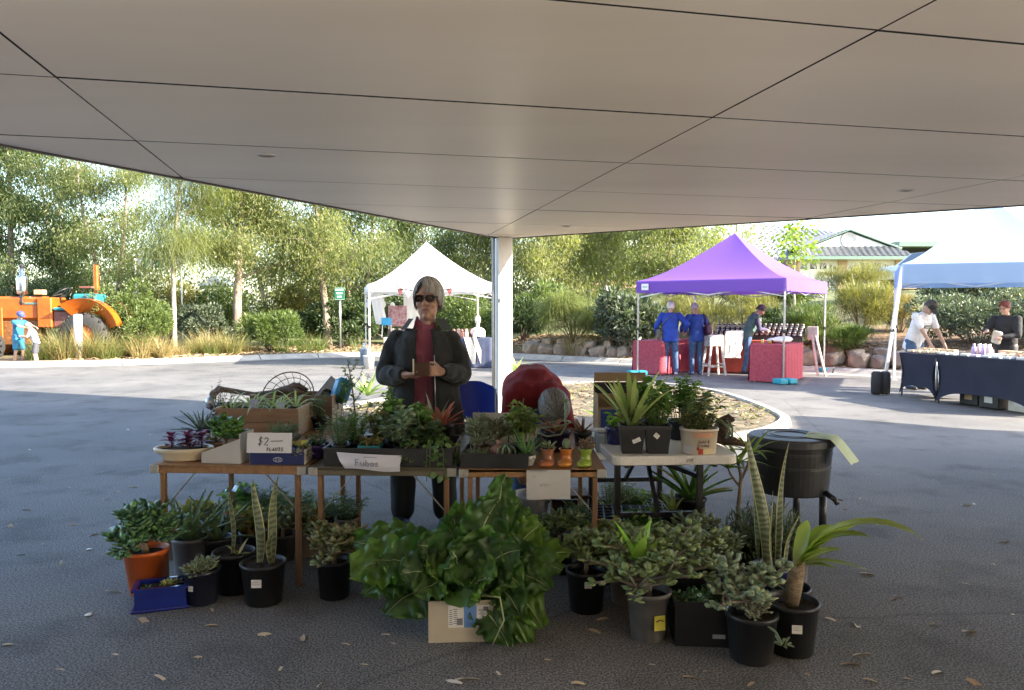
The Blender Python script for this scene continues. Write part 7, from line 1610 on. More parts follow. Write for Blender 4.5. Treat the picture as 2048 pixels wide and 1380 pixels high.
for i in range(6):m.tube([(rnd.uniform(-.02,.04),-.04,.14),(rnd.uniform(0,.06),-.07,.10),(rnd.uniform(0,.05),-.07,.04)],.004,5)
m.build('roots',L_herbg,r_)
# ================================================================== worm farm bin
pb=on_z(1578,1068);br_=thing('worm_bin', 'round black worm farm bin on legs with ringed lid', 'bin',(pb.x,pb.y+.0,0));k=.265;z0=.30
M_bin=mat('bin_black',(.022,.024,.028),(.03,.032,.036),rough=.38,scale=7,bump=.05)
ztop=.668
MB().lathe([(k*.88,z0),(k*.90,z0+.01),(k*.945,z0+.17),(k*.962,z0+.171),(k*.962,z0+.19),(k*.951,z0+.191),(k*.972,z0+.265),(k*.985,z0+.266),(k*.985,z0+.28),(k*.976,z0+.281),(k,ztop-.02)],(0,0,0),48,smooth=False).build('bin_body',M_bin,br_)
MB().lathe([(k*1.02,ztop-.055),(k*1.035,ztop-.05),(k*1.035,ztop-.012),(k*.99,ztop),(k*.74,ztop+.006),(k*.73,ztop+.001),(k*.68,ztop+.001),(k*.67,ztop+.008),(k*.62,ztop+.008),(k*.61,ztop+.002),(k*.5,ztop+.002),(k*.49,ztop+.009),(k*.42,ztop+.009),(k*.41,ztop+.001),(0,ztop+.003)],(0,0,0),48,smooth=False).build('lid',mat('lid_black',(.045,.05,.06),(.06,.065,.075),rough=.45,scale=9),br_)
for a_ in(-.62,1.0,2.6,4.1):MB().tube([(k*.8*math.cos(a_),k*.8*math.sin(a_),0),(k*.78*math.cos(a_),k*.78*math.sin(a_),z0+.02)],.024,10).build('leg',M_bin,br_)
m=MB();m.tube([(.15,-.2,z0+.03),(.19,-.25,z0-.0),(.20,-.27,z0-.03)],[.02,.018,.014],10);m.bar((.16,-.255,z0+.01),(.24,-.235,z0-.01),.018,.01);m.build('tap',M_bin,br_)
r_=thing('yellow_paper', 'pale yellow green paper drooping over the bin lid edge', 'paper',(pb.x,pb.y,ztop+.012));g=[]
for j in range(8):
 t=j/7;row=[]
 for kk in range(5):
  s=kk/4-.5;d_=.10+.30*t;zz=-.0 if d_<k*1.03 else-((d_-k*1.03)**1.1)*1.5;dirv=Vector((.80,-.60,0));sd_=Vector((.60,.80,0));row.append(dirv*d_+sd_*(s*.21)+Vector((0,0,zz+.004+.006*math.sin(s*5+t*3))))
 g.append(row)
MB().sheet(g).build('paper',mat('yellow_green_paper',(.52,.60,.36),(.48,.55,.33),rough=.7),r_);MB().box((.12,-.055,.012),(.05,.02,.002),rot=Euler((0,0,-.4))).build('tape',M_white,r_)

# ================================================================== plants on the ground
def potted(lab,px,py,rt,rb,h_,m_,fn,nm='potted_plant',z=0.0,soil=.85,stk=None,rz=0.0,cat_='potted plant',lift=0.0):
 r_=thing(nm,lab,cat_,pt(px,py,z,rb*.9),rz);zz=pot(r_,rt,rb,h_,m_,soil=soil)
 if fn:fn(r_,zz)
 if stk:sticker(r_,0,h_*stk[0],rb+(rt-rb)*stk[0],stk[1],stk[2],ang=stk[3]if len(stk)>3 else 0)
 return r_
P_or=plastic('orange_plastic',(.62,.13,.02),.35);P_gr=plastic('grey_pot',(.20,.20,.22),.5);P_dg=plastic('dark_grey_pot',(.05,.05,.055));P_bl=plastic('blue_plastic_pot',(.02,.04,.18));P_tan=plastic('tan_pot',(.2,.17,.14),.6)
potted('bushy jade plant in a bright orange pot at the far left',280,1193,.114,.082,.235,P_or,lambda r,z:jade(r,z,.20,.27,12,L_jade,L=.078,W=.042,seed=110,r0=.014,per=9,lean=(-.03,0)),nm='jade_plant')
# blue rectangular bonsai pot on saucer
q=pt(312,1222,0,.07);r_=thing('blue_trough', 'glossy blue rectangular trough on its saucer with tiny succulents', 'potted plant',q,R(18));M_cob=mat('cobalt_glaze2',(.012,.03,.26),(.01,.022,.2),rough=.12,coat=.7)
MB().box((0,0,.008),(.27,.17,.014),bev=.005).build('saucer',M_cob,r_)
m=MB()
for(c_,s_)in(((0,-.066,.065),(.235,.012,.10)),((0,.066,.065),(.235,.012,.10)),((-.112,0,.065),(.012,.12,.10)),((.112,0,.065),(.012,.12,.10))):m.box(c_,s_)
m.box((0,0,.02),(.215,.12,.01));m.box((0,-.072,.112),(.26,.016,.012));m.box((0,.072,.112),(.26,.016,.012));m.box((-.122,0,.1125),(.016,.128,.012));m.box((.122,0,.1125),(.016,.128,.012));m.build('pot',M_cob,r_)
MB().box((0,0,.092),(.212,.12,.012)).build('soil',M_soil,r_);rosette(r_,.10,18,.03,.014,.2,1.3,.1,L_yelsuc, 'obov',off=(.02,0),seed=111);rosette(r_,.10,14,.03,.012,.2,1.2,.1,L_jadeg, 'obov',off=(.06,.02),seed=112);rosette(r_,.10,9,.022,.01,.2,1.2,.1,L_jade, 'obov',off=(-.07,-.02),seed=113)
potted('mixed flat succulents in a dark blue black pot beside the blue trough',394,1213,.088,.072,.175,plastic('blue_black',(.015,.018,.035)),lambda r,z:(jade(r,z,.085,.06,9,L_jadeg,L=.05,W=.016,seed=114,per=9),rosette(r,z,8,.09,.014,.3,.9,.4,leafmat('orange_tip',[(.3,.16,.05),(.2,.18,.07),(.22,.24,.1)],transl=.15), 'lance',seed=115)),stk=(.55,.028,.026,-.3))
potted('spreading aloe in a grey pot behind the orange pot',370,1150,.10,.085,.20,P_gr,lambda r,z:rosette(r,z,14,.30,.045,.55,1.4,.35,L_aloe, 'taper',seed=116,fold=.5,thick=.01),nm='aloe_plant')
potted('aloe with long arching leaves in a dark pot, right of the grey potted one',425,1142,.09,.075,.18,P_dg,lambda r,z:rosette(r,z,12,.27,.035,.4,1.35,.5,L_aloe, 'taper',seed=117,fold=.5,thick=.008),nm='aloe_plant')
# snake plants: banded blades with yellow margins
M_snk=leafmat('snake_band',[(.09,.13,.07),(.07,.11,.06)],rough=.35,transl=.05)
def snake_mat():
 m,nt,b=_nt('snake_leaf');L=nt.links;tc=nt.nodes.new('ShaderNodeTexCoord');wv=nt.nodes.new('ShaderNodeTexWave');wv.wave_type='BANDS';wv.bands_direction='Z';wv.inputs['Scale'].default_value=11;wv.inputs['Distortion'].default_value=7;wv.inputs['Detail'].default_value=3;L.new(tc.outputs['Object'],wv.inputs['Vector'])
 cr=nt.nodes.new('ShaderNodeValToRGB');cr.color_ramp.elements[0].color=(.075,.10,.055,1);cr.color_ramp.elements[1].color=(.20,.25,.15,1);L.new(wv.outputs['Fac'],cr.inputs[0]);L.new(cr.outputs[0],b.inputs['Base Color']);b.inputs['Roughness'].default_value=.35;return m
M_snake=snake_mat();M_snedge=mat('snake_margin',(.52,.48,.2),(.45,.42,.18),rough=.4)
def snake(root,z,specs,off=(0,0)):
 for i,(x_,y_,L_,W_3,lx,ly,tw)in enumerate(specs):
  N=14;rows=[];e1=[];e2=[]
  for j in range(N+1):
   t=j/N;w_=W_3*(.55+.45*math.sin(math.pi*min(1,t*1.15+.05)))*(1-max(0,(t-.78)/.22)**1.6)*.5+.0008;a_=tw*t+i;c=Vector((off[0]+x_+lx*t**1.3+.01*math.sin(5*t+i),off[1]+y_+ly*t,z+L_*t));s=Vector((math.cos(a_*.4),math.sin(a_*.4),0));n_=Vector((-s.y,s.x,0))
   rows.append([c-s*w_*.84+n_*w_*.25,c-s*w_*.4+n_*w_*.08,c,c+s*w_*.4+n_*w_*.08,c+s*w_*.84+n_*w_*.25]);e1.append([c-s*w_+n_*w_*.33,c-s*w_*.84+n_*w_*.25]);e2.append([c+s*w_*.84+n_*w_*.25,c+s*w_+n_*w_*.33])
  o_=MB().sheet(rows).build('leaf',M_snake,root);MB().sheet(e1).sheet(e2).build('leaf_margin',M_snedge,o_)
potted('single thin snake plant blade in a wide black pot',458,1192,.108,.088,.215,M_blackp,lambda r,z:(snake(r,z,[(-.01,0,.36,.022,.0,0,.6)]),rosette(r,z,4,.10,.02,.2,1.0,.3,L_yelsuc, 'lance',seed=118,off=(.02,0))),nm='snake_plant',soil=.9)
potted('two bladed snake plant in the black pot with a white price sticker',517,1215,.112,.09,.21,M_blackp,lambda r,z:snake(r,z,[(-.02,0,.44,.045,-.02,.01,.8),(.03,.01,.46,.045,.05,.02,1.6),(.035,-.01,.20,.03,.03,-.02,.3)]),nm='snake_plant',soil=.92,stk=(.62,.05,.04))
potted('reddish edged shrubby crassula in a tall black pot left of the chard',663,1202,.09,.075,.20,M_blackp,lambda r,z:jade(r,z,.22,.19,12,leafmat('crassula_leaf',[(.2,.25,.1),(.28,.33,.14),(.32,.25,.12),(.15,.2,.09)],rough=.35,transl=.12),L=.055,W=.032,seed=120,r0=.009,per=11,flatten=.6),nm='crassula')
# ---- chard in the cardboard box
a=on_z(857,1286);b=on_z(1006,1282);rzc=math.atan2(b.y-a.y,b.x-a.x);cbx=thing('cardboard_box', 'white cardboard box with shipping label holding the chard', 'box',(a.x,a.y,0),rzc);w_=(b-a).length;h_=.19;d_=.26;M_cbx=mat('box_card',(.52,.47,.37),(.47,.42,.33),rough=.8,scale=6)
for(c_,s_)in(((w_/2,.0025,h_/2),(w_,.005,h_)),((w_/2,d_,h_/2),(w_,.005,h_)),((.0025,d_/2,h_/2),(.005,d_-.006,h_)),((w_-.0025,d_/2,h_/2),(.005,d_-.006,h_)),((w_/2,d_/2,.003),(w_-.011,d_-.006,.005))):MB().box(c_,s_).build('box_side',M_cbx,cbx)
lb=MB().box((w_*.54,-.0012,h_*.62),(w_*.55,.0015,h_*.53)).build('shipping_label',M_white,cbx);MB().box((w_*.56,-.0025,h_*.62),(w_*.17,.0012,h_*.53)).build('label_blue',mat('label_blue',(.16,.33,.7)),cbx)
m=MB();rnd=random.Random(12)
for i in range(16):m.box((w_*(.30+.06*(i%2)),-.0026,h_*(.44+.024*i)),(w_*.06*rnd.uniform(.5,1),.0012,.003))
for i in range(14):m.box((w_*.72,-.0026,h_*(.42+.028*i)),(w_*.10*rnd.uniform(.4,1),.0012,.0022))
m.box((w_*.42,-.0026,h_*.5),(w_*.08,.0012,h_*.16));m.box((w_*.77,-.0026,h_*.8),(w_*.07,.0012,h_*.10));tag(m.build('label_print',M_inkg,cbx),kind='stuff')
ch=thing('chard_bunch', 'huge bunch of crinkled green chard leaves spilling out of the cardboard box', 'vegetables',(0,0,0));base0=Vector((a.x+w_/2,a.y+.13,.16))
L_ch=leafmat('chard_leaf',[(.05,.125,.035),(.08,.18,.04),(.17,.32,.045),(.06,.15,.055),(.11,.24,.04)],rough=.42,transl=.42,nscale=14,spec=.5);M_rib=mat('chard_rib',(.38,.45,.24),(.32,.39,.19),rough=.4)
TIPS=[(708,1085,.1,.2),(700,1150,-.02,.22),(725,1190,-.06,.2),(770,1228,-.08,.22),(815,1235,-.04,.17),(745,1065,.2,.2),(800,1068,.12,.19),(835,1090,-.05,.17),(860,1150,-.1,.2),(870,1060,.2,.18),(905,1030,.1,.17),(930,1005,.18,.17),(965,1000,.25,.18),(1012,950,.12,.13),(1000,1000,.05,.18),(1042,1005,.15,.17),(1065,1030,.22,.17),(1085,1050,.1,.17),(1115,1080,.15,.18),(1140,1105,.08,.15),(1125,1140,.0,.17),(1100,1180,-.05,.18),(1085,1255,-.08,.17),(1060,1298,-.1,.15),(1020,1300,-.13,.17),(1040,1230,-.12,.16),(900,1100,-.08,.2),(950,1060,.0,.2),(1000,1080,-.06,.22),(1040,1100,-.08,.2),(920,1170,-.13,.2),(985,1160,-.14,.2),(1040,1170,-.12,.18),(800,1150,-.1,.2),(760,1120,-.05,.22),(900,1060,.05,.18),(1070,1110,-.02,.2),(980,1030,.08,.17),(830,1190,-.12,.18)]
rnd=random.Random(31)
for i,(px,py,dy,W_3)in enumerate(TIPS):
 tip=at(px,py,base0.y+dy*1.3);bs=base0+Vector((rnd.uniform(-.08,.08)+(tip.x-base0.x)*.12,rnd.uniform(-.06,.06),rnd.uniform(-.03,.03)));ctrl=bs.lerp(tip,.5)+Vector((0,-.03,.10+.22*abs(tip.x-base0.x)*(1 if tip.z<.3 else .4)));ctrl.z=max(ctrl.z,tip.z*.75+.1)
 N,K=24,16;rows=[];mid=[]
 facing=Vector((rnd.uniform(-.4,.4),-1,.55+rnd.uniform(-.3,.5))).normalized();off=Vector((i*7.3,0,0))
 for j in range(N+1):
  t=.25+.75*j/N;p=bs.lerp(ctrl,t).lerp(ctrl.lerp(tip,t),t);tg=((ctrl-bs)*(1-t)+(tip-ctrl)*t).normalized();sd_=tg.cross(facing)
  sd_=sd_.normalized()if sd_.length>.1 else Vector((1,0,0));n_=sd_.cross(tg).normalized();u=j/N;wv=W_3*.54*(math.sin(math.pi*min(1,(u*.9+.08)))**.65+.02)*(1+.12*mnoise.noise(Vector((u*9,i*3.1,0))))
  row=[]
  for k in range(K+1):
   s=2*k/K-1;q=p+sd_*(wv*s);cr_=mnoise.noise(Vector((u*6,s*4,0))+off)*.022+mnoise.noise(Vector((u*17,s*11,3))+off)*.014;rf=(abs(s)**2.5)*.032*math.sin(u*27+i+s*2+2*mnoise.noise(Vector((u*5,i,s))));row.append(q+n_*(cr_+rf-.10*wv*(1-abs(s))*1.2+.12*wv*s*s*rnd.choice((1,1))*(1 if i%3 else-1)))
  rows.append(row);mid.append(row[K//2]+n_*.003)
 o_=MB().sheet(rows).build('leaf',L_ch,ch);st=[bs.lerp(ctrl,t).lerp(ctrl.lerp(tip,t),t)for t in(0,.08,.16,.24)]
 MB().tube(st+mid[::2],[.008,.008,.007,.006]+list(np.linspace(.0045,.0008,len(mid[::2]))),6).build('leaf_rib',M_rib,o_)
 if False:
  vn=MB()
  for j in range(4,N-4,4):
   for s in(2,K-2):vn.tube([rows[j][K//2]+facing*.002,rows[min(N,j+1)][(K//2+s)//2]+facing*.003,rows[min(N,j+2)][s]+facing*.003],.0009,4)
  vn.build('leaf_veins',mat('chard_vein',(.22,.32,.12)),o_)
MB().tube([at(960,1190,base0.y-.14),at(1000,1195,base0.y-.17),at(1008,1240,base0.y-.18),at(985,1290,base0.y-.19)],[.006,.005,.004,.003],6).build('loose_stalk',M_rib,ch)
# ---- right hand group
potted('gnarled jade tree in a cloudy grey pot with a yellow tag',1302,1287,.10,.078,.225,mat('cloudy_grey',(.17,.165,.155),(.12,.115,.11),rough=.5,scale=14),lambda r,z:(jade(r,z,.36,.30,15,leafmat('dusty_jade',[(.14,.22,.08),(.2,.28,.1),(.27,.33,.14),(.1,.17,.07)],rough=.32,transl=.1),L=.06,W=.04,seed=130,r0=.013,per=6,flatten=.55,trunk=.22,stem=mat('pale_stem',(.30,.26,.21),(.2,.17,.13),rough=.8,scale=20)),rosette(r,z+.16,5,.2,.07,.8,1.4,.3,L_lime, 'lance',off=(-.06,-.02),seed=131,thick=0)),nm='jade_tree')
r_=bpy.data.objects['jade_tree'];o_=MB().box((0,0,0),(.055,.002,.065)).build('yellow_tag',mat('yellow_tag',(.62,.58,.06),rough=.6),r_);o_.location=(.035,-.088,.10);o_.rotation_euler=(-.1,.05,.35);MB().tube([(-.018,-.0025,.008),(0,-.0025,.015),(.018,-.0025,.008)],.0022,5).build('tag_mark',M_ink,o_)
potted('silvery leaved jade cuttings in a black pot at the front right',1514,1333,.108,.088,.205,plastic('black_pot_rim',(.022,.022,.024)),lambda r,z:(jade(r,z,.19,.24,10,L_jadeg,L=.05,W=.042,seed=132,r0=.009,per=7,lean=(-.02,0)),jade(r,z,.08,.05,7,leafmat('fuzzy_succ',[(.27,.3,.2),(.34,.37,.26)],transl=.1),L=.034,W=.016,seed=133,per=8),MB().tube([(.02,-.08,z),(.06,-.125,z-.02),(.085,-.13,z-.07)],.005,6).build('hanging_stem',L_herbg,r),rosette(r,z-.07,10,.035,.014,-.2,1.2,.1,L_jadeg, 'obov',off=(.085,-.132),seed=134)),nm='jade_cuttings',soil=.92)
def crinum(r,z):
 MB().tube([(0,0,z),(.01,0,z+.08),(.02,0,z+.15),(.035,0,z+.20)],[.03,.034,.032,.024],12,jit=.15,rnd=random.Random(3)).build('trunk',mat('fibrous_trunk',(.34,.27,.18),(.2,.15,.1),rough=.9,scale=20,stretch=(1,1,4),bump=.5),r)
 for i,(dx,dy,dz,L_,W_3,dr,sh)in enumerate(((.18,-.1,1,.58,.085,1.75, 'strap'),(.35,.1,1,.24,.07,.8, 'strap'),(.75,-.1,.75,.30,.055,.25, 'strap'),(.6,-.3,.7,.2,.075,.5, 'strap'),(.5,.1,.9,.30,.08,1.0, 'lance'),(.9,-.15,.12,.30,.06,.35, 'lance'),(.3,-.35,.9,.17,.07,.7, 'strap'),(.1,.1,1,.2,.06,.5, 'strap'),(.4,-.2,1,.34,.08,1.2, 'strap'),(.8,-.3,.3,.16,.06,.5, 'lance'))):
  m=MB();m.leaf((.03,0,z+.17+.01*(i%3)),(dx,dy,dz),L_,W_3,dr,shape=sh,seg=9,fold=.35);m.build('leaf',leafmat('yellow_lime_leaf',[(.26,.34,.06),(.36,.42,.10),(.2,.3,.05)],rough=.35,transl=.45),r)
potted('bird nest like plant with broad lime leaves on a short trunk at far right',1596,1318,.116,.094,.225,M_blackp,crinum,nm='lime_leaved_plant',stk=(.62,.042,.036,-.15),soil=.9)
potted('tall snake plant in a blue pot with a taller spear to the left',1556,1218,.10,.085,.20,P_bl,lambda r,z:snake(r,z,[(-.03,0,.70,.062,-.10,.02,.5),(.02,.01,.66,.055,.06,.0,1.2),(.05,-.02,.34,.06,.09,-.02,.8),(-.01,-.03,.42,.05,-.03,-.03,.3),(-.05,.02,.55,.04,-.06,.03,2)]),nm='snake_plant',soil=.9)
potted('empty looking black pot with pale rim behind the lime leaved plant',1588,1258,.10,.082,.18,M_blackp,lambda r,z:rosette(r,z,6,.08,.02,.3,1.0,.5,L_herbd, 'lance',seed=140),soil=.8)
potted('dense needle leaved bush in a large black pot under the worm bin',1545,1168,.16,.13,.25,M_blackp,lambda r,z:(lambda n:np_mesh('foliage',*blades(np.array([0,0,z-.02])+unit(RNG.normal(size=(n,3))*[1,1,.7]+[0,0,.35])*RNG.uniform(.10,.25,(n,1))*[1,.8,.9],unit(RNG.normal(size=(n,3))+[0,0,.6]),RNG.uniform(.04,.07,n),.008,.3,seg=2),leafmat('needle_leaf',[(.06,.10,.05),(.1,.15,.07),(.15,.2,.1)],transl=.15),r))(2600),nm='needle_bush',stk=(.8,.03,.03,.5))
potted('tall pale grey pot beside the needle leaved bush',1600,1178,.06,.05,.22,P_gr,lambda r,z:herb(r,z,.05,.1,40,.03,.012,L_herbd,8,141),nm='grey_pot',cat_='pot')
# dracaena
r_=potted('forked dracaena with yellow green leaves between white table and bin',1480,1128,.085,.07,.17,P_tan,None,nm='dracaena');zz=.145
MB().tube([(0,0,zz),(.005,0,zz+.18),(.02,0,zz+.36),(.0,0,zz+.44)],[.014,.013,.012,.009],8).build('trunk',mat('dracaena_trunk',(.24,.19,.14),(.15,.12,.09),rough=.85,scale=20),r_);MB().tube([(.015,0,zz+.33),(.05,-.01,zz+.42),(.075,0,zz+.5)],[.009,.008,.006],7).build('trunk_fork',MATS['dracaena_trunk'],r_);MB().tube([(.01,0,zz+.3),(-.04,.01,zz+.37),(-.06,0,zz+.41)],[.008,.007,.005],7).build('trunk_fork',MATS['dracaena_trunk'],r_)
for o3,sd3 in(((.0,0,.44),142),((.075,0,.5),143),((-.06,0,.41),144)):rosette(r_,zz+o3[2],10,.19,.03,.2,1.3,.8,leafmat('dracaena_leaf',[(.16,.26,.05),(.28,.34,.09),(.1,.18,.05)],transl=.4), 'lance',off=(o3[0],o3[1]),seed=sd3,thick=0)
# dark pots in the shadow between chard and jade tree
potted('dark pot with a white sticker in shadow right of the chard',1175,1230,.10,.08,.21,M_blackp,lambda r,z:jade(r,z,.20,.22,11,MATS['dusty_jade'],L=.055,W=.034,seed=145,r0=.009,per=9,flatten=.6),stk=(.75,.035,.03,.0),nm='shadow_jade')
potted('brown pot of jade behind the cloudy grey pot',1262,1215,.105,.085,.19,P_tan,lambda r,z:jade(r,z,.22,.22,12,MATS['dusty_jade'],L=.055,W=.034,seed=146,r0=.01,per=9,flatten=.6),nm='jade_plant')
potted('jade like shrub in shadow left of the black crate',1385,1230,.10,.08,.18,M_blackp,lambda r,z:(jade(r,z,.22,.24,11,leafmat('pale_jade',[(.2,.27,.12),(.28,.34,.16),(.15,.21,.09)],rough=.32,transl=.1),L=.055,W=.036,seed=147,r0=.009,per=9,flatten=.6),rosette(r,z,3,.3,.05,.1,.5,.3,leafmat('grey_blue_blade',[(.2,.25,.24),(.14,.19,.18)],transl=.1), 'lance',seed=148)),nm='pale_jade')
a=on_z(1350,1292);b=on_z(1462,1296);r_,TT,w_,rz_=tray_box('black_crate', 'black plastic crate with a pale label in the front shadow',a,b,.30,.20,M_blackp,0,cat_='crate');MB().box((w_*.78,-.003,.05),(.055,.002,.018)).build('pale_label',mat('label_grey',(.45,.46,.44)),r_)
for i,(u,v)in enumerate(((.08,.1),(.2,.18))):small('potted_succulent',('low dark succulent at the left in the front crate', 'low dark succulent at the right in the front crate')[i],TT(u,v),.06,.05,.12,M_blackp,lambda r,z:jade(r,z,.10,.10,7,L_jade,L=.04,W=.026,seed=150+i,per=8))
EX=[(1120,1150,.085,.19, 'shaded jade pot just behind the chard right side',0),(1215,1170,.09,.18, 'leafy pot behind the white stickered dark pot',1),(1150,1100,.07,.14, 'small fern pot at the third table right leg',2),(1330,1190,.09,.17, 'dark leaved pot behind the jade tree',1),(1440,1200,.09,.18, 'jade pot behind the front black crate',0),(1455,1160,.08,.16, 'striped leaved pot below the white table edge',3),(1290,1130,.08,.15, 'mixed foliage pot at the mesh crate corner',1),(1400,1150,.085,.17, 'fleshy leaved pot under the white table right leg',0),(345,1120,.08,.15, 'small aloe pot behind the left front table leg',3),(500,1120,.08,.16, 'leafy herb pot behind the two bladed snake plant',1),(560,1125,.085,.16, 'crassula pot left of the tall black pot',0),(610,1115,.08,.15, 'herb pot under the left table right end',1),(470,1060,.07,.14, 'bushy herb pot deep under the left table',1),(535,1062,.07,.14, 'fennel pot deep under the left table',2),(690,1085,.075,.15, 'low herb pot under the middle table',2)]
for i,(px,py,rt,h_,lab,kd)in enumerate(EX):
 potted(lab,px,py,rt,rt*.8,h_,(M_blackp,P_dg,P_tan)[i%3],(lambda r,z:jade(r,z,.17,.20,10,(MATS['dusty_jade'],L_jadeg,MATS['crassula_leaf'])[i%3],L=.055,W=.034,seed=300+i,r0=.008,per=7,flatten=.7),lambda r,z:herb(r,z,.15,.22,240,.06,.03,(L_herb,L_mix)[i%2],18,320+i),lambda r,z:herb(r,z,.13,.2,420,.05,.008,L_ros,24,340+i),lambda r,z:rosette(r,z,15,.22,.03,.4,1.4,.5,L_aloe, 'taper',seed=360+i,thick=.006))[kd])
# ---- under the white table: mesh stacking trays, aloe, seedlings
for k,(pxa,pya,pxb,pyb)in enumerate(((1190,1100,1330,1104),(1300,1072,1400,1074))):
 a=on_z(pxa,pya);b=on_z(pxb,pyb);rz=math.atan2(b.y-a.y,b.x-a.x);w_=(b-a).length;h_=.17;d_=.42;r_=thing('mesh_crate',('black mesh crate lying under the white table, nearer one', 'black mesh crate under the white table, farther one')[k], 'crate',(a.x,a.y,0),rz)
 for i in range(8):MB().bar((w_*i/7,0,h_),(w_*i/7,d_,h_),.008).build('slat',M_blackp,r_)
 for i in range(7):MB().bar((0,d_*i/6,h_+.002),(w_,d_*i/6,h_+.002),.008).build('slat',M_blackp,r_)
 for(c_,s_)in(((w_/2,0,h_/2),(w_,.006,h_-.01)),((w_/2,d_,h_/2),(w_,.006,h_-.01)),((0,d_/2,h_/2),(.006,d_,h_-.01)),((w_,d_/2,h_/2),(.006,d_,h_-.01))):MB().box(c_,s_).build('crate_side',M_blackp,r_)
potted('bright green aloe in a black pot raised under the white table',1385,1046,.10,.08,.15,M_blackp,lambda r,z:(rosette(r,z,15,.30,.05,.5,1.4,.35,L_aloeb, 'taper',seed=160,fold=.5,thick=.008),rosette(r,z,2,.3,.06,.5,.8,.5,leafmat('yellow_blade',[(.4,.36,.08),(.3,.32,.08)],transl=.4), 'lance',seed=161,off=(.04,0),thick=0)),nm='aloe_plant',z=.17)
r_=thing('plant_stand', 'black upturned crate carrying the bright aloe under the white table', 'stand',pt(1385,1046,.17,.06));
MB().box((0,.02,-.087),(.24,.26,.166),bev=.01).build('stand_body',M_blackp,r_);MB().box((0,.02,-.003),(.26,.28,.004)).build('stand_top',M_blackp,r_)
potted('pale lime fern like plant left of the bright aloe',1348,1062,.07,.06,.10,M_blackp,lambda r,z:rosette(r,z,17,.15,.022,.6,1.45,.5,leafmat('pale_lime',[(.3,.36,.12),(.4,.42,.18)],transl=.35), 'strap',seed=162,thick=0),nm='fern_plant',z=.12)
potted('straggly strap leaved plant in shadow under the white table',1222,1062,.08,.065,.12,M_blackp,lambda r,z:rosette(r,z,14,.22,.016,.3,1.3,.7,L_spid, 'taper',seed=163,thick=0),nm='strap_plant')
a=on_z(1195,1052);b=on_z(1335,1056);r_,TT,w_,rz_=tray_box('black_tray', 'black tray of grey green herbs on the ground behind the white table',a,b,.32,.10,M_blackp,0)
for i,(u,v)in enumerate(((.08,.1),(.2,.12),(.14,.24),(.32,.1),(.4,.2),(.27,.24))):small('potted_herb',('curry plant at the front left of the shaded floor tray', 'grey herb second from left in the shaded floor tray', 'grey herb at the back left of the shaded floor tray', 'green herb right of centre in the shaded floor tray', 'green herb at the right end of the shaded floor tray', 'green herb at the back middle of the shaded floor tray')[i],TT(u,v),.05,.042,.09,M_blackp,lambda r,z:herb(r,z,.11,.24 if i<3 else .15,420 if i<3 else 160,.034,.006 if i<3 else .022,L_herbg if i<3 else L_herb,24,170+i))
# ---- under the left tables
a=on_z(455,1090);b=on_z(600,1092);r_,TT,w_,rz_=tray_box('black_tray', 'black floor tray of herbs under the left table',a,b,.40,.09,M_blackp,0)
UL=['grassy chive clump', 'feathery fennel clump', 'grey lavender clump', 'dark thyme clump', 'pale sage clump', 'silver curry clump']
for i,(u,v)in enumerate(((.07,.08),(.18,.08),(.30,.08),(.1,.26),(.24,.28),(.36,.26))):small('potted_herb',UL[i]+' in the floor tray under the left table',TT(u,v),.05,.042,.10,(plastic('pale_blue_pot',(.2,.28,.38))if i in(1,3)else M_blackp),lambda r,z:herb(r,z,.10,.20,340,(.05,.03,.03,.025,.045,.028)[i],(.004,.004,.006,.01,.018,.006)[i],(L_herb,L_ros,L_herbg,L_herbd,L_herbg,L_ros)[i],24,180+i))
for i,(px,py,lab)in enumerate(((430,1086, 'seedling pot left of the floor tray under the left table'),(625,1080, 'herb pot under the gap between left and middle tables'),(660,1072, 'white flecked herb pot under the middle table left end'),(600,1060, 'blue potted herb behind the floor tray'))):potted(lab,px,py,.065,.052,.11,M_blackp if i!=3 else P_bl,lambda r,z:herb(r,z,.12,.2,260,.04,.012,(L_herbg,L_ros,L_herbg,L_herb)[i],20,190+i),nm='potted_herb')
potted('yellow green rosette succulents in a cream pot under the left table',388,1092,.10,.085,.20,M_crm,lambda r,z:[rosette(r,z+.03,15,.075,.035,.2,1.3,.15,L_yelsuc, 'obov',off=o3,seed=200+i)for i,o3 in enumerate(((-.05,-.03),(.03,-.05),(.06,.03),(-.02,.05)))],nm='rosette_bowl')
r_=thing('clear_bag', 'crumpled clear plastic sheet on the floor tray under the left table', 'plastic',pt(478,985,.36));g=[[Vector((-.09+.18*k/8,.05*j/4,.02*math.sin(k*1.7+j)+.03*(1-abs(k-4)/4)))for k in range(9)]for j in range(5)];MB().sheet(g).build('sheet',mat('pale_film',(.55,.68,.75),rough=.2),r_)
# white bucket, brown stool
p=on_z(1062,1062);r_=thing('white_bucket', 'white plastic bucket under the third table', 'bucket',(p.x,p.y+.1,0));MB().lathe([(.10,0),(.104,.005),(.125,.21),(.132,.212),(.132,.235),(.124,.235),(.12,.2),(.10,.02),(0,.015)],(0,0,0),32).build('bucket_body',mat('bucket_white',(.66,.66,.68),rough=.4),r_);MB().tube([Vector((.132*math.cos(t),-.02-.12*math.sin(t)*.3,.225-.09*math.sin(t)))for t in np.linspace(0,math.pi,17)],.003,5).build('wire_handle',M_metal,r_)
p=on_z(1140,1062);r_=thing('wooden_stool', 'dark brown low wooden stool under the third table', 'stool',(p.x,p.y+.12,0));M_dbr=woodmat('dark_brown_wood',(.09,.04,.02),(.06,.028,.015),(1.5,12,12))
MB().box((0,0,.23),(.26,.24,.025),bev=.004).build('seat',M_dbr,r_)
for sx in(-1,1):MB().box((sx*.11,0,.108),(.02,.21,.216)).build('side_panel',M_dbr,r_)
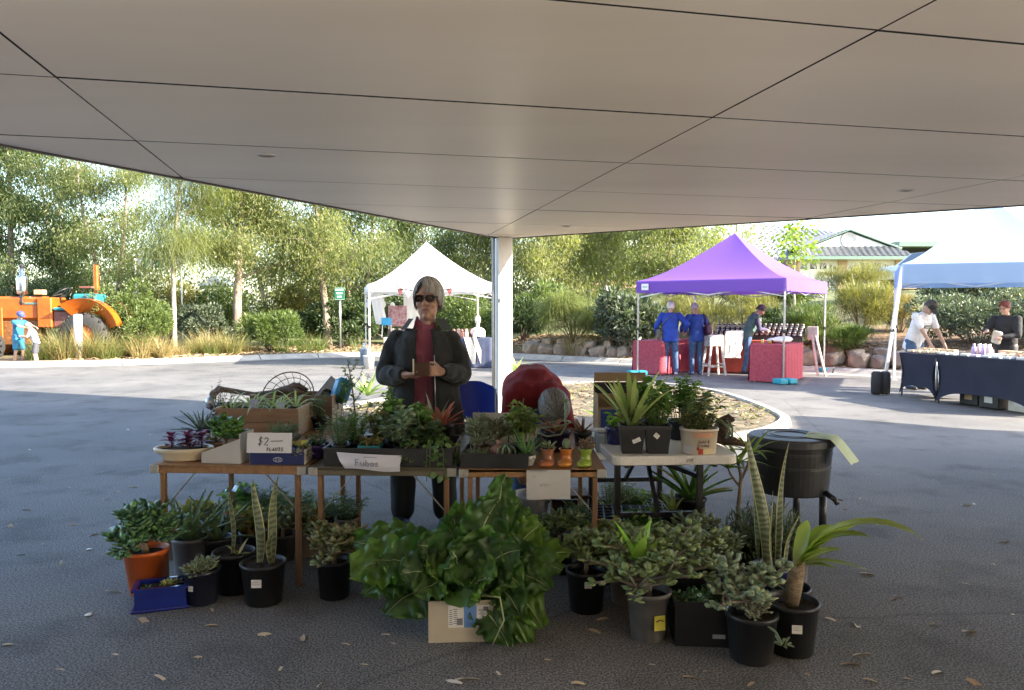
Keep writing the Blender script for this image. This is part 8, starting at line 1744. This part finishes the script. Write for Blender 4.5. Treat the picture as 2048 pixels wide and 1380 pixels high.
MB().box((0,.05,.12),(.2,.02,.1)).build('stretcher',M_dbr,r_)
# ================================================================== blue chair
cxp=at(945,800,5.95);r_=thing('blue_chair', 'blue moulded chair with silver legs behind the third table', 'chair',(cxp.x,5.95,0),R(4));M_blc=mat('blue_chair_plastic',(.02,.06,.42),(.017,.05,.36),rough=.35)
g=[]
for j in range(9):
 t=j/8;z_=.60+.31*t;hw=.205*(1-max(0,(t-.55)/.45)**2.4*.42);g.append([Vector((hw*(2*k/12-1),.0+.05*(1-abs(2*k/12-1)**2)+.05*t,z_-(.025*abs(2*k/12-1)**4 if t>.9 else 0)))for k in range(13)])
m=MB();m.sheet(g);m.sheet([[p+Vector((0,.012,0))for p in rw][::-1]for rw in g]);m.build('backrest',M_blc,r_);MB().box((0,-.2,.45),(.42,.40,.03),bev=.012).build('seat',M_blc,r_)
for s in(-1,1):MB().tube([(s*.2,-.38,0),(s*.19,-.36,.44),(s*.19,-.02,.46),(s*.19,.05,.85)],.011,8).build('frame_side',M_silver,r_);MB().tube([(s*.2,.1,0),(s*.19,-.05,.44)],.011,8).build('leg',M_silver,r_)

# ================================================================== standing woman at the stall
wp=on_z(845,1060);W0=(wp.x,wp.y+.05,0)
wr_=thing('person', 'grey haired woman in dark fleece jacket and maroon top standing behind the stall', 'person',W0)
M_fle=mat('dark_fleece',(.022,.025,.026),(.014,.016,.018),rough=.95,scale=7,bump=.3,bscale=120,sheen=.12);M_mar=mat('maroon_knit',(.33,.095,.15),(.27,.075,.12),rough=.9,scale=9,bump=.2,bscale=140);M_trs=mat('charcoal_trousers',(.022,.023,.027),(.016,.017,.02),rough=.9,scale=8)
hc=Vector((.045,-.03,1.562));Rh=Matrix.Rotation(R(-6),3, 'Z');H_=lambda p:hc+Rh@Vector(p);b=MB()
b.ball(hc+Vector((0,.012,.02)),(.080,.097,.112),24,16);b.ball(H_((0,-.025,-.06)),(.066,.068,.078),20,12,Rh);b.ball(H_((0,-.045,-.108)),(.036,.04,.028),16,10,Rh)
rc(b,H_((0,-.09,.018)),H_((0,-.112,-.024)),.0095,.0145);
for s in(-1,1):
 b.ball(H_((s*.013,-.1,-.028)),(.010,.010,.009),10,8);b.ball(H_((s*.04,-.072,-.032)),(.028,.022,.024),12,8);b.ball(H_((s*.033,-.088,.036)),(.03,.012,.010),12,8);b.ball(H_((s*.079,.012,-.01)),(.010,.02,.032),10,8);b.ball(H_((s*.033,-.080,.012)),(.018,.012,.011),10,8)
b.ball(H_((0,-.098,-.062)),(.028,.010,.0055),12,8);b.ball(H_((0,-.094,-.074)),(.024,.010,.0065),12,8);b.ball(H_((0,-.085,-.108)),(.022,.018,.016),12,8)
rc(b,(.03,.01,1.36),(.042,-.0,1.50),.058,.055);rc(b,(0,.02,1.0),(.02,.02,1.32),.09,.085);rc(b,(-.15,.02,1.29),(.18,.02,1.29),.04,.04)
shl=(Vector((-.17,.01,1.29)),Vector((.195,.01,1.29)));elb=(Vector((-.25,-.03,1.05)),Vector((.272,-.03,1.055)));wri=(Vector((-.095,-.255,1.075)),Vector((.165,-.255,1.095)))
for s,S_,E_,W_ in((-1,shl[0],elb[0],wri[0]),(1,shl[1],elb[1],wri[1])):rc(b,S_,E_,.042,.04);rc(b,E_,W_,.04,.027)
hand(b,wri[0],(.85,-.45,.02),(.1,.4,.9),-1,1.0,.55);hand(b,wri[1],(-.85,-.42,.12),(-.2,.8,-.2),-1,1.0,.6)
for s in(-1,1):rc(b,(s*.09,.02,.9),(s*.13,.0,.5),.07,.055);rc(b,(s*.13,0,.5),(s*.14,.0,.1),.05,.04)
rc(b,(-.08,.02,.95),(.08,.02,.95),.1,.1)
remesh(b.build('body',SKIN2,wr_),.0055,2)
hair(wr_,tuple(H_((0,.016,.026))),(.090,.106,.118),Rh,[(.34,.33,.31),(.62,.61,.58),(.16,.155,.15),(.5,.49,.46),(.25,.24,.23)],(44,128,138),3000,wid=.006,lift=1.10,seed=5,name='hair',part=.55)
m=MB()
for s in(-1,1):
 m.tube([H_((s*.036+.031*math.copysign(abs(math.cos(t))**.6,math.cos(t)),-.112,.008+.021*math.copysign(abs(math.sin(t))**.6,math.sin(t))))for t in np.linspace(0,6.2832,21)],.0032,6,caps=False);m.tube([H_((s*.068,-.108,.018)),H_((s*.082,-.04,.016)),H_((s*.084,.02,.008))],.004,6)
m.tube([H_((-.006,-.114,.014)),H_((.006,-.114,.014))],.003,6);gl_=m.build('glasses',M_blackm,wr_)
for s in(-1,1):MB().lathe([(0,0),(.030,0)],tuple(H_((s*.036,-.1125,.008))),18,1.0,.70,rot=Rh@Matrix.Rotation(R(90),3, 'X')).build('lens',mat('tinted_lens',(.10,.06,.05),rough=.1,spec=.6),gl_)
MB().tube([H_((-.024,-.104,-.066)),H_((0,-.109,-.067)),H_((.024,-.104,-.066))],[.002,.0035,.002],6).build('lips',mat('lips',(.20,.07,.06),rough=.5),wr_)
# jumper
m=MB();m.lathe([(.0,.70),(.21,.70),(.215,.80),(.195,.95),(.185,1.1),(.175,1.2),(.15,1.29),(.09,1.36),(.072,1.395),(.068,1.45),(.062,1.452),(.06,1.40),(0,1.39)],(.02,.0,0),36,1.0,.70);remesh(m.build('jumper',M_mar,wr_),.010,3,(.004,16,(1,1,1)))
# jacket: open shell with folds, then sleeves
def shell(rows_def,n=54):
 outer=[];inner=[]
 for(z_,rx,ry,cx_,g0,g1)in rows_def:
  ro=[];ri=[]
  for k in range(n+1):
   ph=g1+(2*math.pi-g1-g0)*k/n;fold=.010*math.sin(ph*7+z_*5+.8*math.sin(z_*9))*min(1,max(0,(1.32-z_)*3))+.006*mnoise.noise(Vector((ph*2,z_*9,0)));a_=(rx+fold)*math.sin(ph)+cx_;c_=-(ry+fold)*math.cos(ph);ro.append(Vector((a_,c_,z_)));ri.append(Vector(((rx+fold-.014)*math.sin(ph)+cx_,-(ry+fold-.014)*math.cos(ph),z_)))
  outer.append(ro);inner.append(ri)
 m=MB();m.sheet([r_[::-1]for r_ in outer]);m.sheet(inner);m.sheet([[o_[0],i_[0]]for o_,i_ in zip(outer,inner)]);m.sheet([[i_[-1],o_[-1]]for o_,i_ in zip(outer,inner)]);m.sheet([outer[0],inner[0]]);m.sheet([inner[-1],outer[-1]]);return m
rows=[]
for j in range(26):
 t=j/25;z_=.62+.75*t
 rx=np.interp(z_,[.62,.75,.95,1.1,1.22,1.30,1.37],[.265,.26,.238,.225,.218,.19,.115]);ry=np.interp(z_,[.62,.95,1.22,1.30,1.37],[.215,.195,.185,.16,.105]);gp0=np.interp(z_,[.62,1.1,1.3,1.37],[.30,.16,.20,.34]);gp1=np.interp(z_,[.62,1.1,1.3,1.37],[.22,.34,.36,.5]);rows.append((z_,rx,ry,.015,gp0,gp1))
m=shell(rows)
def sleeve(m,S_,E_,W_,seed):
 path=[]
 for i in range(15):path.append(S_.lerp(E_,i/14))
 for i in range(1,16):path.append(E_.lerp(W_,i/15*.94))
 P2=[path[0]]+[(path[i-1]+path[i]*2+path[i+1])/4 for i in range(1,len(path)-1)]+[path[-1]]
 for _ in range(3):P2=[P2[0]]+[(P2[i-1]+P2[i]*2+P2[i+1])/4 for i in range(1,len(P2)-1)]+[P2[-1]]
 n=len(P2);seg=22;T_=[(P2[min(i+1,n-1)]-P2[max(i-1,0)]).normalized()for i in range(n)];x_=T_[0].orthogonal().normalized();rws=[]
 for i in range(n):
  x_=(x_-T_[i]*x_.dot(T_[i])).normalized();y_=T_[i].cross(x_);t=i/(n-1);r0_=np.interp(t,[0,.2,.5,.8,1],[.070,.075,.073,.062,.046]);row=[]
  for k in range(seg+1):
   a_=2*math.pi*k/seg;f=1+.06*math.sin(t*27+2.6*math.sin(a_+seed)+4*mnoise.noise(Vector((math.cos(a_),math.sin(a_),seed)))+seed)*min(1,max(.15,(t-.25)*2.5))+.16*mnoise.noise(Vector((math.cos(a_)*1.5,math.sin(a_)*1.5,t*9+seed)));row.append(P2[i]+(x_*math.cos(a_)+y_*math.sin(a_))*r0_*f)
  rws.append(row)
 m.sheet(rws);c0,c1=len(m.v),len(m.v)+1;n0=c0-n*(seg+1);m.v+=[tuple(P2[0]),tuple(P2[-1])]
 for k in range(seg):
  for f_ in((c0,n0+k+1,n0+k),(c1,c0-seg-1+k,c0-seg+k)):m.f.append(list(f_));m.sm.append(True);m.mi.append(0)
 m.ball(S_,(.07,.08,.065),18,12);rc(m,S_,S_*.45+Vector((.01,.0,.7)),.07,.06);m.tube([P2[-1]-T_[-1]*.012,P2[-1]+T_[-1]*.03],[.044,.041],20)
sleeve(m,shl[0],elb[0],wri[0],1.0);sleeve(m,shl[1],elb[1],wri[1],4.0)
remesh(m.build('jacket',M_fle,wr_),.0075,4,(.007,10,(1.6,1,.7)))
m=MB()
for s in(-1,1):
 g=[]
 for j in range(4):
  t=j/3;g.append([Vector((.025+s*(.075+.05*t+.012*k),-.075+.03*k-.02*t,1.435-.075*t+.0*k))for k in range(5)])
 MB().sheet(g).sheet([[p+Vector((0,.012,.0))for p in r_]for r_ in g]).sheet([g[-1],[p+Vector((0,.012,0))for p in g[-1]]]).build('collar',M_fle,wr_)
MB().tube([(.10,-.185,1.2),(.105,-.195,1.0),(.11,-.2,.8)],.004,5).build('zip',M_metal,wr_)
MB().tube([(.06,-.175,1.03),(.055,-.185,.95),(.04,-.19,.88)],.004,6).build('lanyard',M_blackm,wr_);MB().lathe([(.012,-.002),(.016,0),(.012,.002)],(.04,-.195,.865),14,rot=Matrix.Rotation(R(90),3, 'X'),closed_ends=False).build('lanyard_ring',M_silver,wr_)
m=MB()
for s,ax in((-1,-.14),(1,.145)):rc(m,(s*.10,.02,.88),(ax,.0,.5),.125,.095,16);rc(m,(ax,0,.5),(ax,.01,.13),.092,.082,16)
m.ball((0,.02,.86),(.21,.15,.12),20,12);remesh(m.build('trousers',M_trs,wr_),.011,3,(.008,8,(1,1,.5)))
for s,ax in((-1,-.14),(1,.145)):
 m=MB();rc(m,(ax,.05,.05),(ax+s*.02,-.12,.042),.046,.036);m.ball((ax+s*.01,-.05,.05),(.052,.10,.045),14,10);o_=m.build('shoe',mat('blue_shoe',(.04,.09,.22),(.03,.06,.16),rough=.6),wr_);remesh(o_,.008,2)
 MB().box((ax+s*.01,-.04,.012),(.10,.27,.022),bev=.01).build('shoe_sole',M_shoe_w,o_)
r_=thing('brown_wallet', 'small brown wallet held open in the standing woman hands', 'wallet',(W0[0]+.035,W0[1]-.325,1.085),R(6));M_wal=mat('brown_leather',(.09,.045,.03),(.07,.035,.022),rough=.5)
MB().box((0,0,.035),(.105,.022,.085),bev=.005,rot=Euler((.2,0,0))).build('wallet_cover',M_wal,r_);MB().box((-.052,-.012,.05),(.010,.012,.10),rot=Euler((.2,0,0))).build('wallet_card',M_cream,r_)
# ================================================================== bending helper
M_rsw=mat('red_sweater',(.22,.016,.027),(.17,.012,.02),rough=.92,scale=8,bump=.2,bscale=120)
bx0=.155;by0=5.15;br2=thing('person', 'helper in red jumper bending forward so only back and grey head show', 'person',(bx0,by0,0))
b=MB();hcn=Vector((.13,-.12,.835));Rb=Matrix.Rotation(R(115),3, 'X')@Matrix.Rotation(R(8),3, 'Y')
b.ball(hcn,(.080,.098,.115),18,12,Rb);b.ball(hcn+Rb@Vector((0,-.03,-.06)),(.055,.06,.06),14,10,Rb);rc(b,hcn+Rb@Vector((0,-.09,.01)),hcn+Rb@Vector((0,-.108,-.02)),.009,.013)
for s in(-1,1):b.ball(hcn+Rb@Vector((s*.077,.01,0)),(.010,.02,.03),10,8,Rb)
rc(b,hcn+Vector((-.02,.06,.02)),(.06,.08,.90),.05,.055);rc(b,(.04,.14,.91),(.0,.5,.93),.05,.05)
arms=((Vector((-.15,.06,.86)),Vector((-.20,.02,.62)),Vector((-.12,-.06,.43))),(Vector((.19,.06,.85)),Vector((.235,-.0,.62)),Vector((.16,-.08,.43))))
for i,(S_,E_,W_)in enumerate(arms):rc(b,S_,E_,.042,.04);rc(b,E_,W_,.04,.027);hand(b,W_,(.4-.8*i,-.2,-1),(0,-1,0),1 if i else-1,1.0,.5)
for s in(-1,1):rc(b,(s*.09,.6,.86),(s*.1,.57,.45),.07,.055);rc(b,(s*.1,.57,.45),(s*.1,.6,.09),.05,.038)
rc(b,(0,.58,.88),(0,.5,.92),.07,.05)
remesh(b.build('body',SKIN2,br2),.008,2)
m=MB()
for x_,f in((-.095,-.055),(-.035,-.004),(.03,-.002),(.09,-.05)):
 for(y0,z0,y1,z1,r0_,r1_)in((.62,.90,.45,.945+f,.13,.14),(.45,.945+f,.24,.94+f,.14,.135),(.24,.94+f,.09,.89,.135,.10)):rc(m,(x_*.95,y0,z0),(x_*1.05,y1,z1),r0_,r1_,14)
rc(m,(.03,.1,.9),(.08,.03,.87),.085,.065,14)
for S_,E_,W_ in arms:rc(m,S_+Vector((0,.07,.02)),S_,.078,.076,14);rc(m,S_,E_,.076,.060,14);rc(m,E_,E_.lerp(W_,.9),.064,.046,14)
remesh(m.build('jumper',M_rsw,br2),.010,5,(.009,6,(2.2,.8,1)))
m=MB()
for s in(-1,1):rc(m,(s*.09,.6,.88),(s*.10,.57,.46),.115,.08,14);rc(m,(s*.10,.57,.46),(s*.10,.6,.10),.078,.066,14)
remesh(m.build('trousers',M_denim,br2),.012,3,(.006,8,(1,1,.5)))
for s in(-1,1):
 m=MB();rc(m,(s*.1,.64,.045),(s*.115,.47,.04),.045,.035);m.ball((s*.105,.54,.042),(.05,.10,.04),14,8);remesh(m.build('shoe',M_shoe_d,br2),.009,2)
hair(br2,tuple(hcn+Rb@Vector((0,.012,.012))),(.097,.100,.118),Rb,[(.16,.16,.155),(.36,.36,.345),(.06,.06,.06),(.24,.24,.23)],(62,105,122),2400,wid=.005,lift=1.07,seed=9,wave=.06)
# ================================================================== small plants on the island, fallen leaves
for px,py,lab in((735,800, 'sunlit agave like plant on the island left of the standing woman'),(1032,756, 'pale spiky agave at the foot of the column'),(1205,850, 'small bright green sprout on the island behind the carton')):
 p=on_z(px,py);r_=thing('island_agave',lab, 'plant',(p.x,p.y,.07));rosette(r_,0,15,.42 if px!=1205 else .3,.09,.35,1.35,.3,leafmat('island_agave_leaf',[(.24,.33,.1),(.34,.42,.16),(.2,.3,.1)],transl=.35), 'lance',seed=px,thick=0)  # yellow-green leaf tint shared by the island plants
LV=[(45,1110,0),(175,1230,0),(55,1020,1),(155,1050,1),(190,1070,1),(230,1185,1),(25,1055,1),(295,1245,1),(425,1222,0),(430,1252,1),(540,1270,1),(605,1275,1),(402,1315,0),(780,1270,1),(790,1288,0),(700,1290,1),(735,1330,0),(905,1365,1),(938,1360,1),(1000,1350,0),(1165,1370,1),(1200,1240,1),(1185,1262,1),(1390,1358,1),(1500,1370,0),(1727,1310,2),(1705,1330,1),(1672,1242,1),(1712,1248,1),(1790,1200,0),(1750,1365,1),(1870,1250,0),(1880,1345,1),(1960,1372,1),(1940,1170,1),(1800,1195,0),(1740,1150,1),(1950,1010,1),(1935,1012,1),(1720,1000,1),(1760,950,0),(1690,1020,0),(2010,1085,1),(1990,1130,0),(1850,1080,0),(1900,1140,0),(1945,1265,1),(270,975,1),(240,985,1),(215,1000,0),(140,975,0),(100,930,0),(60,900,0),(180,890,0),(255,860,1),(330,845,0),(380,836,0),(300,870,0),(235,930,0),(285,1030,1),(90,1090,0),(30,1140,0),(120,1130,1),(20,1290,0),(120,1340,0),(235,1310,0),(330,1360,1),(560,1340,0),(640,1370,0),(1620,1350,0),(1820,1360,0),(1310,1330,0),(1100,1320,0),(1420,1345,0),(2030,1230,0),(1820,900,0),(1900,905,0),(1990,950,0),(1870,960,0)]
M_fl=leafmat('fallen_leaf',[(.5,.4,.28),(.62,.56,.46),(.36,.25,.16),(.7,.66,.58)],rough=.7,transl=.1);var=[]
for k in range(6):
 m=MB();m.leaf((-.5,0,.03),(1,.0,.12),1.0,.17+.05*(k%3),.35+.15*k,seg=7,fold=.35+.1*(k%3),twist=.5*(k-2.5));var.append(m)
meshes=[]
for m in var:
 o_=m.build('fallen_leaf',M_fl);meshes.append(o_.data);bpy.data.objects.remove(o_)
rnd=random.Random(90);LM_=[(280,1150, 'orange pot'),(312,1200, 'blue trough'),(517,1170, 'two bladed snake plant'),(663,1170, 'tall black crassula pot'),(930,1250, 'cardboard box of chard'),(1302,1250, 'cloudy grey pot'),(1514,1300, 'silvery jade pot'),(1600,1270, 'lime leaved plant'),(1578,930, 'worm farm bin'),(352,900, 'cream oval planter'),(40,1000, 'left frame edge'),(2010,1100, 'right frame edge'),(1850,1340, 'bottom right corner'),(120,1340, 'bottom left corner')];near={}
for i,(px,py,k)in enumerate(LV):
 p=on_z(px,py);o_=link(bpy.data.objects.new('fallen_leaf',meshes[rnd.randrange(6)]));s_=(.055,.095,.11)[k]*rnd.uniform(.8,1.2);o_.scale=(s_,s_*rnd.uniform(.8,1.2),s_);o_.location=(p.x,p.y,.002);o_.rotation_euler=(rnd.uniform(-.15,.15),rnd.uniform(-.1,.1),rnd.uniform(0,6.28)if rnd.random()<.4 else rnd.uniform(-.4,.4))
 lm_=min(LM_,key=lambda q:(q[0]-px)**2+(q[1]-py)**2);near.setdefault(lm_[2],[]).append(((lm_[0]-px)**2+(lm_[1]-py)**2,o_))
 side='left' if px<700 else('right' if px>1450 else 'front');tag(o_, 'dry curled gum leaf lying on the shaded asphalt %s of the plant stall'%('in front' if side=='front' else side), 'leaf', 'fallen leaves %s of the stall'%side)
for nm_,lst in near.items():
 for i,(_,o_)in enumerate(sorted(lst,key=lambda q:q[0])):o_['label']='dry curled gum leaf on the asphalt, %s to the %s'%('nearest' if i==0 else ORD[i]+' nearest',nm_)
for px,py,lab in((177,1231, 'small round pale pebble disc left of the blue trough'),(178,1100, 'round pale disc on the asphalt left of the orange pot')):
 p=on_z(px,py);tag(MB().lathe([(0,0),(.015,.001),(.018,.003),(.012,.006),(0,.007)],(0,0,0),14).build('pale_disc',M_white,loc=(p.x,p.y,.002)),lab, 'disc')

bpy.data.scenes.remove(TMP)
